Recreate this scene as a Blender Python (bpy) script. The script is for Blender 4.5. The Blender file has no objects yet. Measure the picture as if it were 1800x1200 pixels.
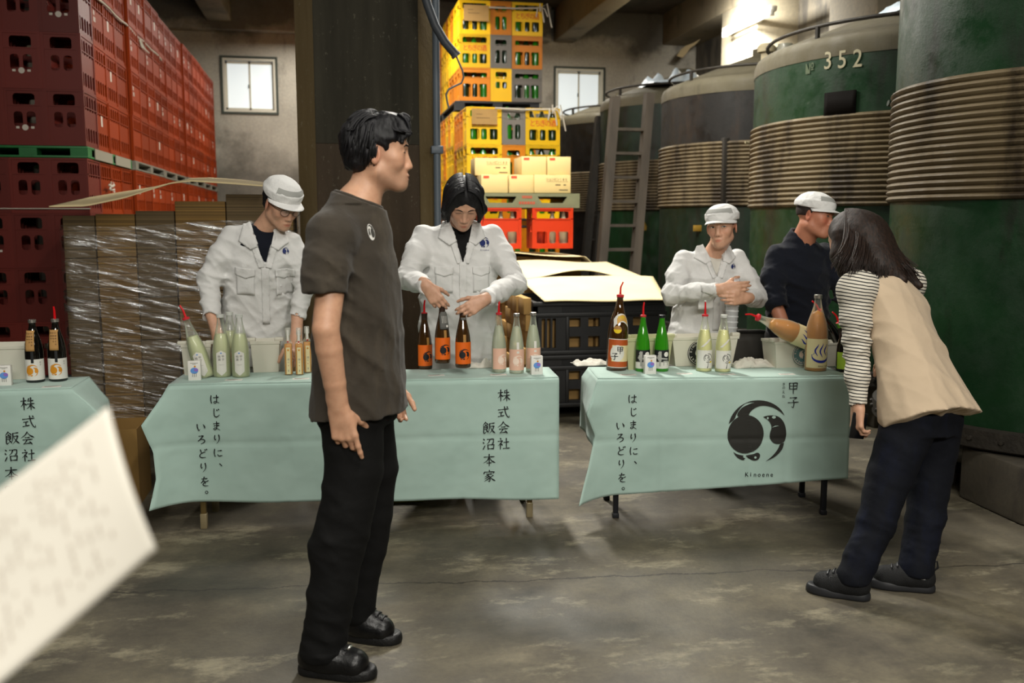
import bpy, bmesh, math, random
import numpy as np
from mathutils import Vector, Matrix, Quaternion
from mathutils.geometry import tessellate_polygon
random.seed(7); np.random.seed(7)
SC = bpy.context.scene
COL = SC.collection
PI = math.pi

# ------------------------------------------------------------------ camera
F_PX, CAM_H = 1650.0, 1.45
PITCH = math.atan(210 / F_PX); YAW = math.atan(320 / math.hypot(F_PX, 210))
cam_data = bpy.data.cameras.new('camera'); cam = bpy.data.objects.new('camera', cam_data); COL.objects.link(cam)
cam.location = (0, 0, CAM_H); cam.rotation_euler = (PI / 2 - PITCH, 0, -YAW)
cam_data.sensor_width = 36; cam_data.lens = 36 * F_PX / 1800
cam_data.clip_start = 0.05; cam_data.clip_end = 100
cam_data.dof.use_dof = True; cam_data.dof.focus_distance = 4.05; cam_data.dof.aperture_fstop = 2.8
SC.camera = cam
_cp, _sp, _cy, _sy = math.cos(PITCH), math.sin(PITCH), math.cos(YAW), math.sin(YAW)
C_R = np.array([_cy, -_sy, 0]); C_F = np.array([_sy * _cp, _cy * _cp, -_sp]); C_U = np.array([_sy * _sp, _cy * _sp, _cp])
C_0 = np.array([0, 0, CAM_H])
def _ray(px, py): return C_F * F_PX + C_R * (px - 900) + C_U * (600 - py)
def atz(px, py, z=0.0): r = _ray(px, py); return C_0 + r * ((z - CAM_H) / r[2])      # the place at height z seen at a photo pixel
def aty(px, py, y): r = _ray(px, py); return C_0 + r * (y / r[1])                    # the place in the upright plane Y = y

# ------------------------------------------------------------------ world, lamps, exposure
w = bpy.data.worlds.new('world'); SC.world = w; w.use_nodes = True
w.node_tree.nodes['Background'].inputs[0].default_value = (0.80, 0.90, 1.0, 1)
w.node_tree.nodes['Background'].inputs[1].default_value = 1.0
SC.view_settings.view_transform = 'Standard'; SC.view_settings.look = 'None'
SC.view_settings.gamma = 1.0; SC.view_settings.use_curve_mapping = False
SC.view_settings.exposure = 0.12
try:
    SC.cycles.use_denoising = True; SC.cycles.max_bounces = 8; SC.cycles.transmission_bounces = 8
    SC.cycles.sample_clamp_indirect = 6.0; SC.cycles.caustics_reflective = False; SC.cycles.caustics_refractive = False
except Exception: pass
LAMP_WARM = (1.0, 0.96, 0.875)
def area(name, loc, size, power, rot=(0, 0, 0), color=LAMP_WARM):
    l = bpy.data.lights.new(name, 'AREA'); l.shape = 'RECTANGLE'; l.size, l.size_y = size; l.energy = power; l.color = color
    o = bpy.data.objects.new(name, l); o.location = loc; o.rotation_euler = rot; COL.objects.link(o); return o
# rows of ceiling fluorescents (tubes under the slab, between the beams)
for i, (x, y, p) in enumerate([(1.3, 1.2, 95), (-2.4, 1.8, 60), (4.2, 1.6, 14), (1.15, 7.2, 250), (-2.9, 9.0, 16), (3.1, 8.0, 70), (1.0, 11.5, 120), (-0.4, 14.2, 65), (3.4, 13.6, 70)]):
    area('ceiling_lamp', (x, y, 4.3), (0.2, 1.3 if 6 < y < 8 and 0 < x < 2 else 2.4), p)
area('wall_lamp', (5.2, 12.2, 4.2), (0.12, 1.4), 220, (0, math.radians(-55), 0), (1.0, 0.97, 0.88))
area('rear_lamp', (0.6, -2.2, 3.4), (3.4, 0.6), 190, (math.radians(62), 0, 0))

# ------------------------------------------------------------------ materials
def lin(c):
    if isinstance(c, str):
        c = c.lstrip('#'); c = [int(c[i:i + 2], 16) / 255 for i in (0, 2, 4)]
        c = [x / 12.92 if x <= 0.04045 else ((x + 0.055) / 1.055) ** 2.4 for x in c]
    return (*c[:3], 1.0)
class NT:
    def __init__(s, name):
        s.m = bpy.data.materials.new(name); s.m.use_nodes = True; s.t = s.m.node_tree; s.b = s.t.nodes['Principled BSDF']
    def n(s, typ, **kw):
        nd = s.t.nodes.new(typ)
        for k, v in kw.items():
            if k in nd.inputs: nd.inputs[k].default_value = v
            else: setattr(nd, k, v)
        return nd
    def l(s, a, b): s.t.links.new(a, b)
    def set(s, **kw):
        for k, v in kw.items(): s.b.inputs[k.replace('_', ' ')].default_value = v
        return s
    def coord(s, scale=(1, 1, 1), kind='Object'):
        tc = s.n('ShaderNodeTexCoord'); mp = s.n('ShaderNodeMapping'); mp.inputs['Scale'].default_value = scale
        s.l(tc.outputs[kind], mp.inputs[0]); return mp.outputs[0]
    def noise(s, vec, scale, detail=4, rough=0.55):
        nz = s.n('ShaderNodeTexNoise'); nz.inputs['Scale'].default_value = scale; nz.inputs['Detail'].default_value = detail
        nz.inputs['Roughness'].default_value = rough; s.l(vec, nz.inputs['Vector']); return nz.outputs['Fac']
    def ramp(s, fac, stops):
        r = s.n('ShaderNodeValToRGB'); e = r.color_ramp.elements
        while len(e) < len(stops): e.new(0.5)
        for k, (p, c) in enumerate(stops): e[k].position = p; e[k].color = lin(c)
        s.l(fac, r.inputs[0]); return r.outputs[0]
    def mix(s, fac, a, b, mode='MIX'):
        m = s.n('ShaderNodeMix', data_type='RGBA', blend_type=mode)
        for v, k in ((fac, 0), (a, 6), (b, 7)):
            if isinstance(v, (int, float)): m.inputs[k].default_value = v
            elif isinstance(v, (str, tuple, list)): m.inputs[k].default_value = lin(v)
            else: s.l(v, m.inputs[k])
        return m.outputs[2]
    def bump(s, h, strength=0.3, dist=0.01):
        b = s.n('ShaderNodeBump'); b.inputs['Strength'].default_value = strength; b.inputs['Distance'].default_value = dist
        s.l(h, b.inputs['Height']); s.l(b.outputs[0], s.b.inputs['Normal'])
MATS = {}
def mat(name, col, rough=0.5, metal=0.0, var=0.0, vscale=8, bump=0.0, bscale=60, trans=0.0, ior=1.45, alpha=1.0, emit=0.0, sheen=0.0, stretch=(1, 1, 1), coat=0.0, spec=0.5):
    if name in MATS: return MATS[name]
    t = NT(name); t.set(Roughness=rough, Metallic=metal, IOR=ior); t.b.inputs['Base Color'].default_value = lin(col)
    t.b.inputs['Specular IOR Level'].default_value = spec
    if trans: t.b.inputs['Transmission Weight'].default_value = trans
    if alpha < 1: t.b.inputs['Alpha'].default_value = alpha
    if sheen: t.b.inputs['Sheen Weight'].default_value = sheen
    if coat: t.b.inputs['Coat Weight'].default_value = coat
    if emit: t.b.inputs['Emission Color'].default_value = lin(col); t.b.inputs['Emission Strength'].default_value = emit
    if var or bump: v = t.coord(stretch)
    if var:
        c = lin(col)
        dk = tuple(x * (1 - var) for x in c[:3]); lt = tuple(min(1, x * (1 + var * .7)) for x in c[:3])
        t.l(t.ramp(t.noise(v, vscale), [(0.3, dk), (0.7, lt)]), t.b.inputs['Base Color'])
    if bump: t.bump(t.noise(v, bscale, 3), bump)
    MATS[name] = t.m; return t.m

# ------------------------------------------------------------------ mesh helpers
class MB:
    """collects shapes, links them as ONE mesh object"""
    def __init__(s): s.v = []; s.f = []; s.mi = []
    def add(s, vs, fs, mi=0):
        o = len(s.v); s.v += [tuple(map(float, p)) for p in vs]; s.f += [tuple(i + o for i in f) for f in fs]; s.mi += [mi] * len(fs); return s
    def box(s, a, b, mi=0, taper=0.0):
        x0, y0, z0 = a; x1, y1, z1 = b; t = taper
        vs = [(x0 + t, y0 + t, z0), (x1 - t, y0 + t, z0), (x1 - t, y1 - t, z0), (x0 + t, y1 - t, z0), (x0, y0, z1), (x1, y0, z1), (x1, y1, z1), (x0, y1, z1)]
        return s.add(vs, [(0, 3, 2, 1), (4, 5, 6, 7), (0, 1, 5, 4), (1, 2, 6, 5), (2, 3, 7, 6), (3, 0, 4, 7)], mi)
    def bbox(s, a, b, r=0.006, mi=0):
        """box with chamfered edges"""
        bm = bmesh.new(); bmesh.ops.create_cube(bm, size=1)
        a = np.array(a, float); b = np.array(b, float)
        for v in bm.verts: v.co = Vector((a + b) / 2 + np.array(v.co) * (b - a))
        bmesh.ops.bevel(bm, geom=bm.edges[:], offset=r, segments=2, profile=.5, affect='EDGES')
        return s.bm(bm, mi)
    def bm(s, bm, mi=0):
        bm.verts.index_update()
        s.add([v.co[:] for v in bm.verts], [[v.index for v in f.verts] for f in bm.faces], mi); bm.free(); return s
    def tube(s, path, r, n=8, mi=0, caps=True, flat=None):
        P = [np.array(p, float) for p in path]; k = len(P); rs = r if hasattr(r, '__len__') else [r] * k
        vs = []; up = np.array([0, 0, 1.0])
        T0 = P[1] - P[0]
        if abs(T0[2]) > .9 * np.linalg.norm(T0): up = np.array([0, 1.0, 0])
        for i in range(k):
            T = P[min(i + 1, k - 1)] - P[max(i - 1, 0)]; T = T / (np.linalg.norm(T) + 1e-9)
            A = np.cross(T, up); A /= np.linalg.norm(A) + 1e-9; B = np.cross(A, T); up = B
            for j in range(n):
                a = 2 * PI * j / n; q = (A * math.cos(a) + B * math.sin(a) * (flat or 1)) * rs[i]; vs.append(P[i] + q)
        fs = [(i * n + j, i * n + (j + 1) % n, (i + 1) * n + (j + 1) % n, (i + 1) * n + j) for i in range(k - 1) for j in range(n)]
        if caps: fs += [tuple(range(n - 1, -1, -1)), tuple((k - 1) * n + j for j in range(n))]
        return s.add(vs, fs, mi)
    def lathe(s, prof, n=24, c=(0, 0, 0), mi=0, a0=0.0, a1=2 * PI, cap=True):
        full = abs(a1 - a0 - 2 * PI) < 1e-6; m = n if full else n + 1; vs = []
        for r, z in prof:
            for j in range(m):
                a = a0 + (a1 - a0) * j / n; vs.append((c[0] + r * math.cos(a), c[1] + r * math.sin(a), c[2] + z))
        k = len(prof)
        fs = [(i * m + j, i * m + (j + 1) % m, (i + 1) * m + (j + 1) % m, (i + 1) * m + j) for i in range(k - 1) for j in range(n)]
        if cap and full: fs += [tuple(range(m - 1, -1, -1)), tuple((k - 1) * m + j for j in range(m))]
        return s.add(vs, fs, mi)
    def grid(s, fn, nu, nv, mi=0, thick=None):
        vs = [fn(i / nu, j / nv) for j in range(nv + 1) for i in range(nu + 1)]; m = nu + 1
        return s.add(vs, [(j * m + i, j * m + i + 1, (j + 1) * m + i + 1, (j + 1) * m + i) for j in range(nv) for i in range(nu)], mi)
    def poly(s, pts, fn=lambda u, v: (u, v, 0), mi=0):
        tr = tessellate_polygon([[Vector((p[0], p[1], 0)) for p in pts]])
        out = []
        for t in tr:
            a, b, c = (pts[i] for i in t)
            out.append(t if (b[0] - a[0]) * (c[1] - a[1]) - (b[1] - a[1]) * (c[0] - a[0]) > 0 else t[::-1])
        return s.add([fn(*p) for p in pts], out, mi)
    def prism(s, pts, fn0, fn1, mi=0):
        """extrude a polygon: fn0/fn1 give its two faces"""
        n = len(pts); o = len(s.v)
        area2 = sum(pts[i][0] * pts[(i + 1) % n][1] - pts[(i + 1) % n][0] * pts[i][1] for i in range(n))
        if area2 < 0: pts = pts[::-1]
        s.poly(pts, fn1, mi); k = len(s.f); s.poly(pts, fn0, mi); s.f[k:] = [f[::-1] for f in s.f[k:]]
        s.f += [(o + n + i, o + n + (i + 1) % n, o + (i + 1) % n, o + i) for i in range(n)]; s.mi += [mi] * n; return s
    def mesh(s, name, mats, smooth=None):
        me = bpy.data.meshes.new(name); me.from_pydata(s.v, [], s.f)
        mats = mats if isinstance(mats, (list, tuple)) else [mats]
        for m in mats: me.materials.append(m)
        if len(mats) > 1: me.polygons.foreach_set('material_index', s.mi)
        if smooth is not None: smooth_mesh(me, smooth)
        me.update(); return me
    def build(s, name, mats, parent=None, loc=None, rot=None, smooth=40, weld=False):
        return obj(name, s.mesh(name, mats, smooth), parent, loc, rot)
def smooth_mesh(me, ang=40):
    me.polygons.foreach_set('use_smooth', [True] * len(me.polygons))
    if ang < 170: me.set_sharp_from_angle(angle=math.radians(ang))
def obj(name, data, parent=None, loc=None, rot=None):
    o = bpy.data.objects.new(name, data); COL.objects.link(o)
    if loc is not None: o.location = [float(x) for x in loc]
    if rot is not None: o.rotation_euler = rot
    if parent is not None: o.parent = parent
    return o
def tag(o, label, cat, group=None, kind=None):
    o['label'] = label; o['category'] = cat
    if group: o['group'] = group
    if kind: o['kind'] = kind
    return o
def struct(o, label=None):
    o['kind'] = 'structure'
    if label: o['label'] = label
    return o
def empty(name, loc=(0, 0, 0), rot=None):
    return obj(name, None, None, loc, rot)
def dup(o, loc=None, rot=None, label=None):
    c = o.copy(); COL.objects.link(c)
    if loc is not None: c.location = loc
    if rot is not None: c.rotation_euler = rot
    if label: c['label'] = label
    for ch in o.children:
        d = ch.copy(); COL.objects.link(d); d.parent = c
        for g in ch.children: e = g.copy(); COL.objects.link(e); e.parent = d
    return c
def solidify(o, t, off=-1):
    m = o.modifiers.new('solid', 'SOLIDIFY'); m.thickness = t; m.offset = off; return o

# ------------------------------------------------------------------ print: lettering and emblems as flat geometry
_glyph = {}
def glyph(ch):
    """flat outline of a character (or word) as vertices, triangles; height about 1"""
    if ch in _glyph: return _glyph[ch]
    cu = bpy.data.curves.new('g', 'FONT'); cu.body = ch; cu.size = 1; cu.align_x = 'CENTER'; cu.align_y = 'CENTER'; cu.resolution_u = 3; cu.offset = 0.006
    o = bpy.data.objects.new('g', cu); COL.objects.link(o)
    dg = bpy.context.evaluated_depsgraph_get(); dg.update(); me = bpy.data.meshes.new_from_object(o.evaluated_get(dg))
    vs = np.array([v.co[:2] for v in me.vertices]).reshape(-1, 2); fs = [tuple(p.vertices) for p in me.polygons]
    bpy.data.objects.remove(o); bpy.data.meshes.remove(me); bpy.data.curves.remove(cu)
    _glyph[ch] = (vs, fs); return _glyph[ch]
def split_long(vs, fs, L):
    bm = bmesh.new(); bv = [bm.verts.new((v[0], v[1], 0)) for v in vs]
    for f in fs:
        try: bm.faces.new([bv[i] for i in f])
        except ValueError: pass
    for _ in range(4):
        e = [e for e in bm.edges if e.calc_length() > L]
        if not e: break
        bmesh.ops.subdivide_edges(bm, edges=e, cuts=1); bmesh.ops.triangulate(bm, faces=[f for f in bm.faces if len(f.verts) > 3])
    bm.verts.index_update(); out = (np.array([v.co[:2] for v in bm.verts]).reshape(-1, 2), [tuple(v.index for v in f.verts) for f in bm.faces]); bm.free(); return out
def put_text(mb, ch, fn, cx, cy, size, L=None, sx=1.0, mi=0, skew=0.0, rise=0.0):
    """add a character centred at (cx, cy) of surface fn(u, v)"""
    vs, fs = glyph(ch); vs = vs * size
    vs = np.stack([vs[:, 0] * sx + skew * vs[:, 1], vs[:, 1] + rise * vs[:, 0]], 1) + np.array([cx, cy])
    if L: vs, fs = split_long(vs, fs, L)
    mb.add([fn(u, v) for u, v in vs], fs, mi)
def put_poly(mb, pts, fn, L=None, mi=0):
    tr = tessellate_polygon([[Vector((p[0], p[1], 0)) for p in pts]]); fs = []
    for t in tr:
        a, b, c = (pts[i] for i in t)
        fs.append(tuple(t) if (b[0] - a[0]) * (c[1] - a[1]) - (b[1] - a[1]) * (c[0] - a[0]) > 0 else tuple(t[::-1]))
    vs = np.array(pts)
    if L: vs, fs = split_long(vs, fs, L)
    mb.add([fn(u, v) for u, v in vs], fs, mi)
def ell(cx, cy, rx, ry=None, n=28, a0=0, a1=2 * PI):
    ry = ry or rx; full = a1 - a0 > 6.28
    return [(cx + rx * math.cos(a0 + (a1 - a0) * i / (n if full else n - 1)), cy + ry * math.sin(a0 + (a1 - a0) * i / (n if full else n - 1))) for i in range(n)]
def stroke2d(pts, ws):
    """brush stroke polygon through pts with half-widths ws"""
    P = np.array(pts, float); T = np.gradient(P, axis=0); T /= np.linalg.norm(T, axis=1)[:, None] + 1e-9; N = np.stack([-T[:, 1], T[:, 0]], 1); W = np.array(ws)[:, None]
    return [tuple(p) for p in np.concatenate([P - N * W, (P + N * W)[::-1]])]
# round animal emblem of the cloths and labels, in a unit circle
def _n(pts): return [((x - 420) / 250, -(y - 540) / 250) for x, y in pts]
EMBLEM = [_n(ell(322, 567, 152, 162, 40)),
    _n([(178, 478), (190, 430), (225, 370), (280, 320), (350, 288), (430, 279), (510, 293), (575, 325), (620, 365), (650, 414), (600, 370), (545, 340), (480, 326), (430, 330), (385, 352), (350, 390), (345, 415), (300, 415), (262, 425), (244, 402), (262, 368), (300, 330), (395, 298), (330, 300), (285, 328), (240, 395), (228, 440)]),
    _n([(465, 422), (500, 411), (545, 408), (585, 414), (625, 440), (655, 490), (669, 550), (668, 610), (650, 640), (598, 655), (550, 640), (525, 595), (528, 550), (543, 512), (528, 470), (500, 440)]),
    _n([(650, 643), (640, 690), (610, 730), (565, 768), (495, 798), (545, 760), (585, 715), (605, 680), (615, 650)]),
    _n([(220, 714), (250, 735), (310, 747), (300, 758), (325, 772), (312, 776), (318, 784), (295, 785), (260, 768), (236, 742)]),
    _n([(325, 747), (395, 735), (415, 722), (440, 726), (450, 752), (432, 785), (395, 792), (355, 775)])]
EMBLEM_DOTS = [_n(ell(505, 432, 8, 10, 10)), _n(ell(557, 425, 17, 12, 12)), _n(ell(407, 763, 10, 10, 10)), _n([(540, 512), (570, 497), (603, 497), (572, 504)])]
def _smooth(P):
    out = []; n = len(P)
    if n > 24 and max(math.dist(P[i], P[i - 1]) for i in range(n)) < .12: return P
    for i in range(n):
        a, b, c = (np.array(P[j % n]) for j in (i - 1, i, i + 1)); u, v = a - b, c - b; cs = float(u @ v) / (np.linalg.norm(u) * np.linalg.norm(v) + 1e-9)
        if cs > -.35: out.append(tuple(b))
        else: out += [tuple(b + u * .25), tuple(b + v * .25)]
    return out
EMBLEM = [_smooth(_smooth(p)) for p in EMBLEM]
def put_emblem(mb, fn, cx, cy, r, L=None, mi=0, dots=None):
    for p in EMBLEM: put_poly(mb, [(cx + x * r, cy + y * r) for x, y in p], fn, L, mi)
    if dots is not None:
        for p in EMBLEM_DOTS: put_poly(mb, [(cx + x * r, cy + y * r) for x, y in p], dots, None, 1)
# ================================================================== SETTING
def m_floor():
    t = NT('floor_concrete'); v = t.coord()
    big = t.noise(v, 0.55, 5, .6); mid = t.noise(v, 1.9, 7, .65); fine = t.noise(v, 45, 4, .7)
    c = t.ramp(mid, [(0.30, '#37332a'), (0.45, '#565044'), (0.58, '#6c6554'), (0.72, '#8b836d')])
    c = t.mix(t.ramp(big, [(0.40, (0, 0, 0)), (0.62, (0.75, .75, .75))]), c, '#4f493d', 'MIX')
    pale = t.ramp(t.noise(t.coord((1, 1.9, 1)), 1.6, 10, .74), [(0.54, (0, 0, 0)), (0.63, (0.62, .62, .62))])
    c = t.mix(pale, c, '#a19a82')
    dk = t.ramp(t.noise(t.coord((1.2, 2.0, 1)), .9, 6, .6), [(0.52, (0, 0, 0)), (0.66, (.75, .75, .75))])
    c = t.mix(dk, c, '#37352b')
    c = t.mix(0.22, c, t.ramp(fine, [(0.35, '#2a2620'), (0.7, '#bdb49c')]), 'OVERLAY')
    # the long joint crack that crosses the floor
    tc = t.n('ShaderNodeTexCoord'); sx = t.n('ShaderNodeSeparateXYZ'); t.l(tc.outputs['Object'], sx.inputs[0])
    def M(op, a, b): 
        m = t.n('ShaderNodeMath', operation=op)
        for k, q in enumerate((a, b)):
            if isinstance(q, (int, float)): m.inputs[k].default_value = q
            else: t.l(q, m.inputs[k])
        return m.outputs[0]
    line = M('ADD', M('MULTIPLY', sx.outputs[0], 0.105), sx.outputs[1])
    line = M('ADD', line, M('MULTIPLY', t.noise(v, 2.4, 6, .7), 0.16))
    cr = M('LESS_THAN', M('ABSOLUTE', M('SUBTRACT', line, 3.765), 0), 0.006)
    c = t.mix(M('MULTIPLY', cr, .8), c, '#2a251e')
    t.l(c, t.b.inputs['Base Color'])
    wet = t.ramp(t.noise(v, 1.3, 4, .5), [(0.42, (0.78,) * 3), (0.66, (0.42,) * 3)])
    t.l(wet, t.b.inputs['Roughness']); t.bump(fine, 0.25, 0.006); return t.m
def m_wall(name, base, dark, dstops, zband=True, light=None):
    t = NT(name); v = t.coord((1, 1, 1)); vs = t.coord((1.5, 1.5, .45))
    n1 = t.noise(v, .9, 6, .62); n2 = t.noise(vs, 2.2, 6, .65); n3 = t.noise(v, 26, 4, .6)
    c = t.ramp(n1, [(0.28, dark), (0.46, base), (0.72, light or base)])
    c = t.mix(t.ramp(n2, [(dstops[0], (0, 0, 0)), (dstops[1], (.8, .8, .8))]), c, dark)
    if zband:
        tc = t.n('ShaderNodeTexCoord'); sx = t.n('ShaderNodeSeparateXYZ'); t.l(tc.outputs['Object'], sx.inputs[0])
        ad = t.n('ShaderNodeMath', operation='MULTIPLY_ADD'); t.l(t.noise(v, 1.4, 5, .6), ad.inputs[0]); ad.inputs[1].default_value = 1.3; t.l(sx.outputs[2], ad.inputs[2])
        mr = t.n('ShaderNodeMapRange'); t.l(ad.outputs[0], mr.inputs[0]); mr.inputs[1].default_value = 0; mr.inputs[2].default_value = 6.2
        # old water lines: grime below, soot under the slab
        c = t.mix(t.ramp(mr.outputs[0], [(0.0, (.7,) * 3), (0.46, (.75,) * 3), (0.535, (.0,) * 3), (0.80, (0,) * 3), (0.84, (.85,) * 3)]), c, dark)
    c = t.mix(.2, c, t.ramp(n3, [(0.35, '#2a2620'), (0.7, '#b8b09c')]), 'OVERLAY')
    t.l(c, t.b.inputs['Base Color']); t.set(Roughness=.85); t.bump(n3, .3, .01); return t.m
M_FLOOR = m_floor()
M_WALL = m_wall('wall_concrete', '#aaa498', '#56524a', (.58, .74), True, '#bdb7aa')
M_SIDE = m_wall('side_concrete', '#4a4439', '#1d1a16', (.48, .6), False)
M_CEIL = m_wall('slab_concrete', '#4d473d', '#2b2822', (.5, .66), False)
M_BEAM = m_wall('beam_concrete', '#8a806c', '#4d463a', (.6, .75), False)
M_PILLAR = m_wall('pale_pillar', '#9b927f', '#6a6253', (.62, .8), False)

struct(MB().box((-6, -4, -.2), (7, 16.3, 0)).build('floor', M_FLOOR))
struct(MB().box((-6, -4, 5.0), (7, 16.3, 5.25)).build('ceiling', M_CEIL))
WZ0, WZ1 = 3.20, 4.05; WINS = [(-1.63, -0.80), (3.83, 4.68)]
b = MB(); xs = [-6, WINS[0][0], WINS[0][1], WINS[1][0], WINS[1][1], 7]
for i in range(5):
    if i in (1, 3): b.box((xs[i], 16, 0), (xs[i + 1], 16.25, WZ0)); b.box((xs[i], 16, WZ1), (xs[i + 1], 16.25, 5))
    else: b.box((xs[i], 16, 0), (xs[i + 1], 16.25, 5))
struct(b.build('wall_back', M_WALL))
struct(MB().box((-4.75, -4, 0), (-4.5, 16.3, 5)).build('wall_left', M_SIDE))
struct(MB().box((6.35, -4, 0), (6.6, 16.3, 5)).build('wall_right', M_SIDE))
struct(MB().box((-4.75, -3.9, 0), (6.6, -3.65, 5)).build('wall_front', M_BEAM))
bx = lambda a, c, r=.02: MB().bbox(a, c, r)
struct(bx((-1.81, -3.6, 4.56), (-1.44, 16, 5.05)).build('trim_1', M_BEAM))
struct(bx((3.79, -3.6, 4.47), (4.14, 16, 5.05)).build('trim_2', M_BEAM))
struct(bx((5.73, -3.6, 4.49), (6.4, 16, 5.05)).build('trim_3', M_BEAM))
struct(bx((-4.6, 15.75, 4.44), (3.7, 16.05, 5.05)).build('trim_4', M_WALL))
for i, (y0, y1, m) in enumerate([(12.3, 13.5, M_PILLAR), (9.4, 10.4, M_BEAM), (6.2, 7.0, M_BEAM)]):
    struct(bx((5.75, y0, -.05), (6.4, y1, 4.55)).build('pillar', m))
# windows: sliding sashes with frosted panes, daylight behind
m_pane = NT('frosted_pane'); m_pane.set(Roughness=.5); m_pane.b.inputs['Base Color'].default_value = lin('#dfe6e6')
m_pane.b.inputs['Emission Color'].default_value = lin('#e2ecf0'); m_pane.b.inputs['Emission Strength'].default_value = .5
m_al = mat('aluminium_sash', '#c9c4b4', .5, .2); m_gasket = mat('dark_window_edge', '#3a4038', .7)
for i, (x0, x1) in enumerate(WINS):
    w_ = struct(empty(f'window_{i + 1}', ((x0 + x1) / 2, 16, WZ0)))
    W = x1 - x0; Hh = WZ1 - WZ0; h = W / 2
    def ring(a, t, y0, y1):
        q = MB(); z0, z1 = a, Hh - a; xx0, xx1 = -h + a, h - a
        q.box((xx0, y0, z0), (xx1, y1, z0 + t)); q.box((xx0, y0, z1 - t), (xx1, y1, z1)); q.box((xx0, y0, z0 + t), (xx0 + t, y1, z1 - t)); q.box((xx1 - t, y0, z0 + t), (xx1, y1, z1 - t)); return q
    ring(-.03, .035, -.02, .06).build('window_surround', m_gasket, w_)
    ring(.005, .035, -.01, .12).build('window_frame', m_al, w_)
    for s, yy in ((-1, .05), (1, .075)):
        x_0, x_1 = (-h + .04, .015) if s < 0 else (-.015, h - .04)
        q = MB(); z0, z1 = .045, Hh - .045; t = .03
        q.box((x_0, yy, z0), (x_1, yy + .02, z0 + t)); q.box((x_0, yy, z1 - t * 1.3), (x_1, yy + .02, z1)); q.box((x_0, yy, z0), (x_0 + t, yy + .02, z1)); q.box((x_1 - t, yy, z0), (x_1, yy + .02, z1))
        sash = q.build('sash', m_al, w_)
        MB().box((x_0 + .02, yy + .008, z0 + .02), (x_1 - .02, yy + .014, z1 - .02)).build('pane', m_pane.m, sash)
    MB().bbox((-.025, .035, Hh / 2 - .04), (-.008, .052, Hh / 2 + .02), .004).build('latch', m_gasket, w_)

# the big square column with chamfered corners, dark paint over the upper part
def m_column(name, a, b_, rough):
    t = NT(name); v = t.coord(); vs = t.coord((6, 6, .5))
    c = t.ramp(t.noise(vs, 1.2, 6, .6), [(.3, a), (.7, b_)])
    sp = t.ramp(t.noise(t.coord((1, 1, .6)), 30, 7, .8), [(.60, (0, 0, 0)), (.70, (.6,) * 3)])
    c = t.mix(sp, c, '#8b8674'); t.l(c, t.b.inputs['Base Color']); t.set(Roughness=rough); t.b.inputs['Specular IOR Level'].default_value = .15; t.bump(t.noise(v, 30, 4), .25, .01); return t.m
M_COLU = m_column('column_dark_paint', '#2a2820', '#3f3c32', .75); M_COLL = m_column('column_brown', '#33291c', '#46392a', .6); M_CHAM = m_column('column_edge', '#57492f', '#6d5f45', .6)
cx0, cx1, cy0, cy1, ch = -.178, .69, 6.3, 7.15, .1
colm = struct(empty('pillar', ((cx0 + cx1) / 2, (cy0 + cy1) / 2, 0)))
ox, oy = (cx0 + cx1) / 2, (cy0 + cy1) / 2
def colprof(e=0, c_=ch): 
    a, b_, c, d = cx0 - ox - e, cx1 - ox + e, cy0 - oy - e, cy1 - oy + e
    return [(a + c_, c), (b_ - c_, c), (b_, c + c_), (b_, d - c_), (b_ - c_, d), (a + c_, d), (a, d - c_), (a, c + c_)]
p = colprof()
MB().prism(p, lambda u, v: (u, v, 0), lambda u, v: (u, v, 1.96)).build('column_base', M_COLL, colm, smooth=20)
MB().prism(colprof(.006), lambda u, v: (u, v, 1.955), lambda u, v: (u, v, 5.02)).build('painted_shaft', M_COLU, colm, smooth=20)
q = MB()
for sx in (-1, 1):
    xa = cx0 - ox if sx < 0 else cx1 - ox; xb = xa - sx * ch; n = .016
    q.add([(xa + sx * n, cy0 - oy + ch, .0), (xb, cy0 - oy - n, 0), (xb, cy0 - oy - n, 5), (xa + sx * n, cy0 - oy + ch, 5)], [(0, 1, 2, 3) if sx < 0 else (1, 0, 3, 2)])
q.build('chamfer_edge', M_CHAM, colm)
m_conduit = mat('grey_conduit', '#5c6670', .45)
o = MB().tube([(cx1 + .02, cy0 + .03, .02), (cx1 + .02, cy0 + .03, 4.98)], .024, 12).build('conduit_pipe', m_conduit)
MB().bbox((cx1 - .02, cy0 - .005, 1.9), (cx1 + .06, cy0 + .06, 1.95), .006).build('clamp', m_conduit, o)
tag(o, 'blue grey conduit pipe running up the right corner of the dark column', 'pipe')
# hose and thin cable hanging beside the column
Y = 6.05; pts = [aty(*q_, Y) for q_ in [(738, -40), (752, 10), (765, 45), (782, 74), (800, 95)]]
o = MB().tube(pts, .028, 12).build('hanging_hose', mat('dark_grey_hose', '#3d4248', .5)); tag(o, 'thick dark grey hose hanging from the ceiling beside the column', 'hose')
MB().tube([pts[-1], aty(803, 99, Y)], .033, 12).build('sleeve', mat('hose_sleeve', '#50565c', .45), o)
pts = [aty(*q_, Y + .03) for q_ in [(801, 96), (806, 108), (813, 124), (815, 136), (811, 146), (800, 151), (789, 157), (784, 166), (786, 178), (789, 190)]]
o = MB().tube(pts, .006, 6).build('thin_cable', mat('cable_grey', '#585c5e', .5)); tag(o, 'thin grey cable dangling from the end of the hanging hose', 'cable')
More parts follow.
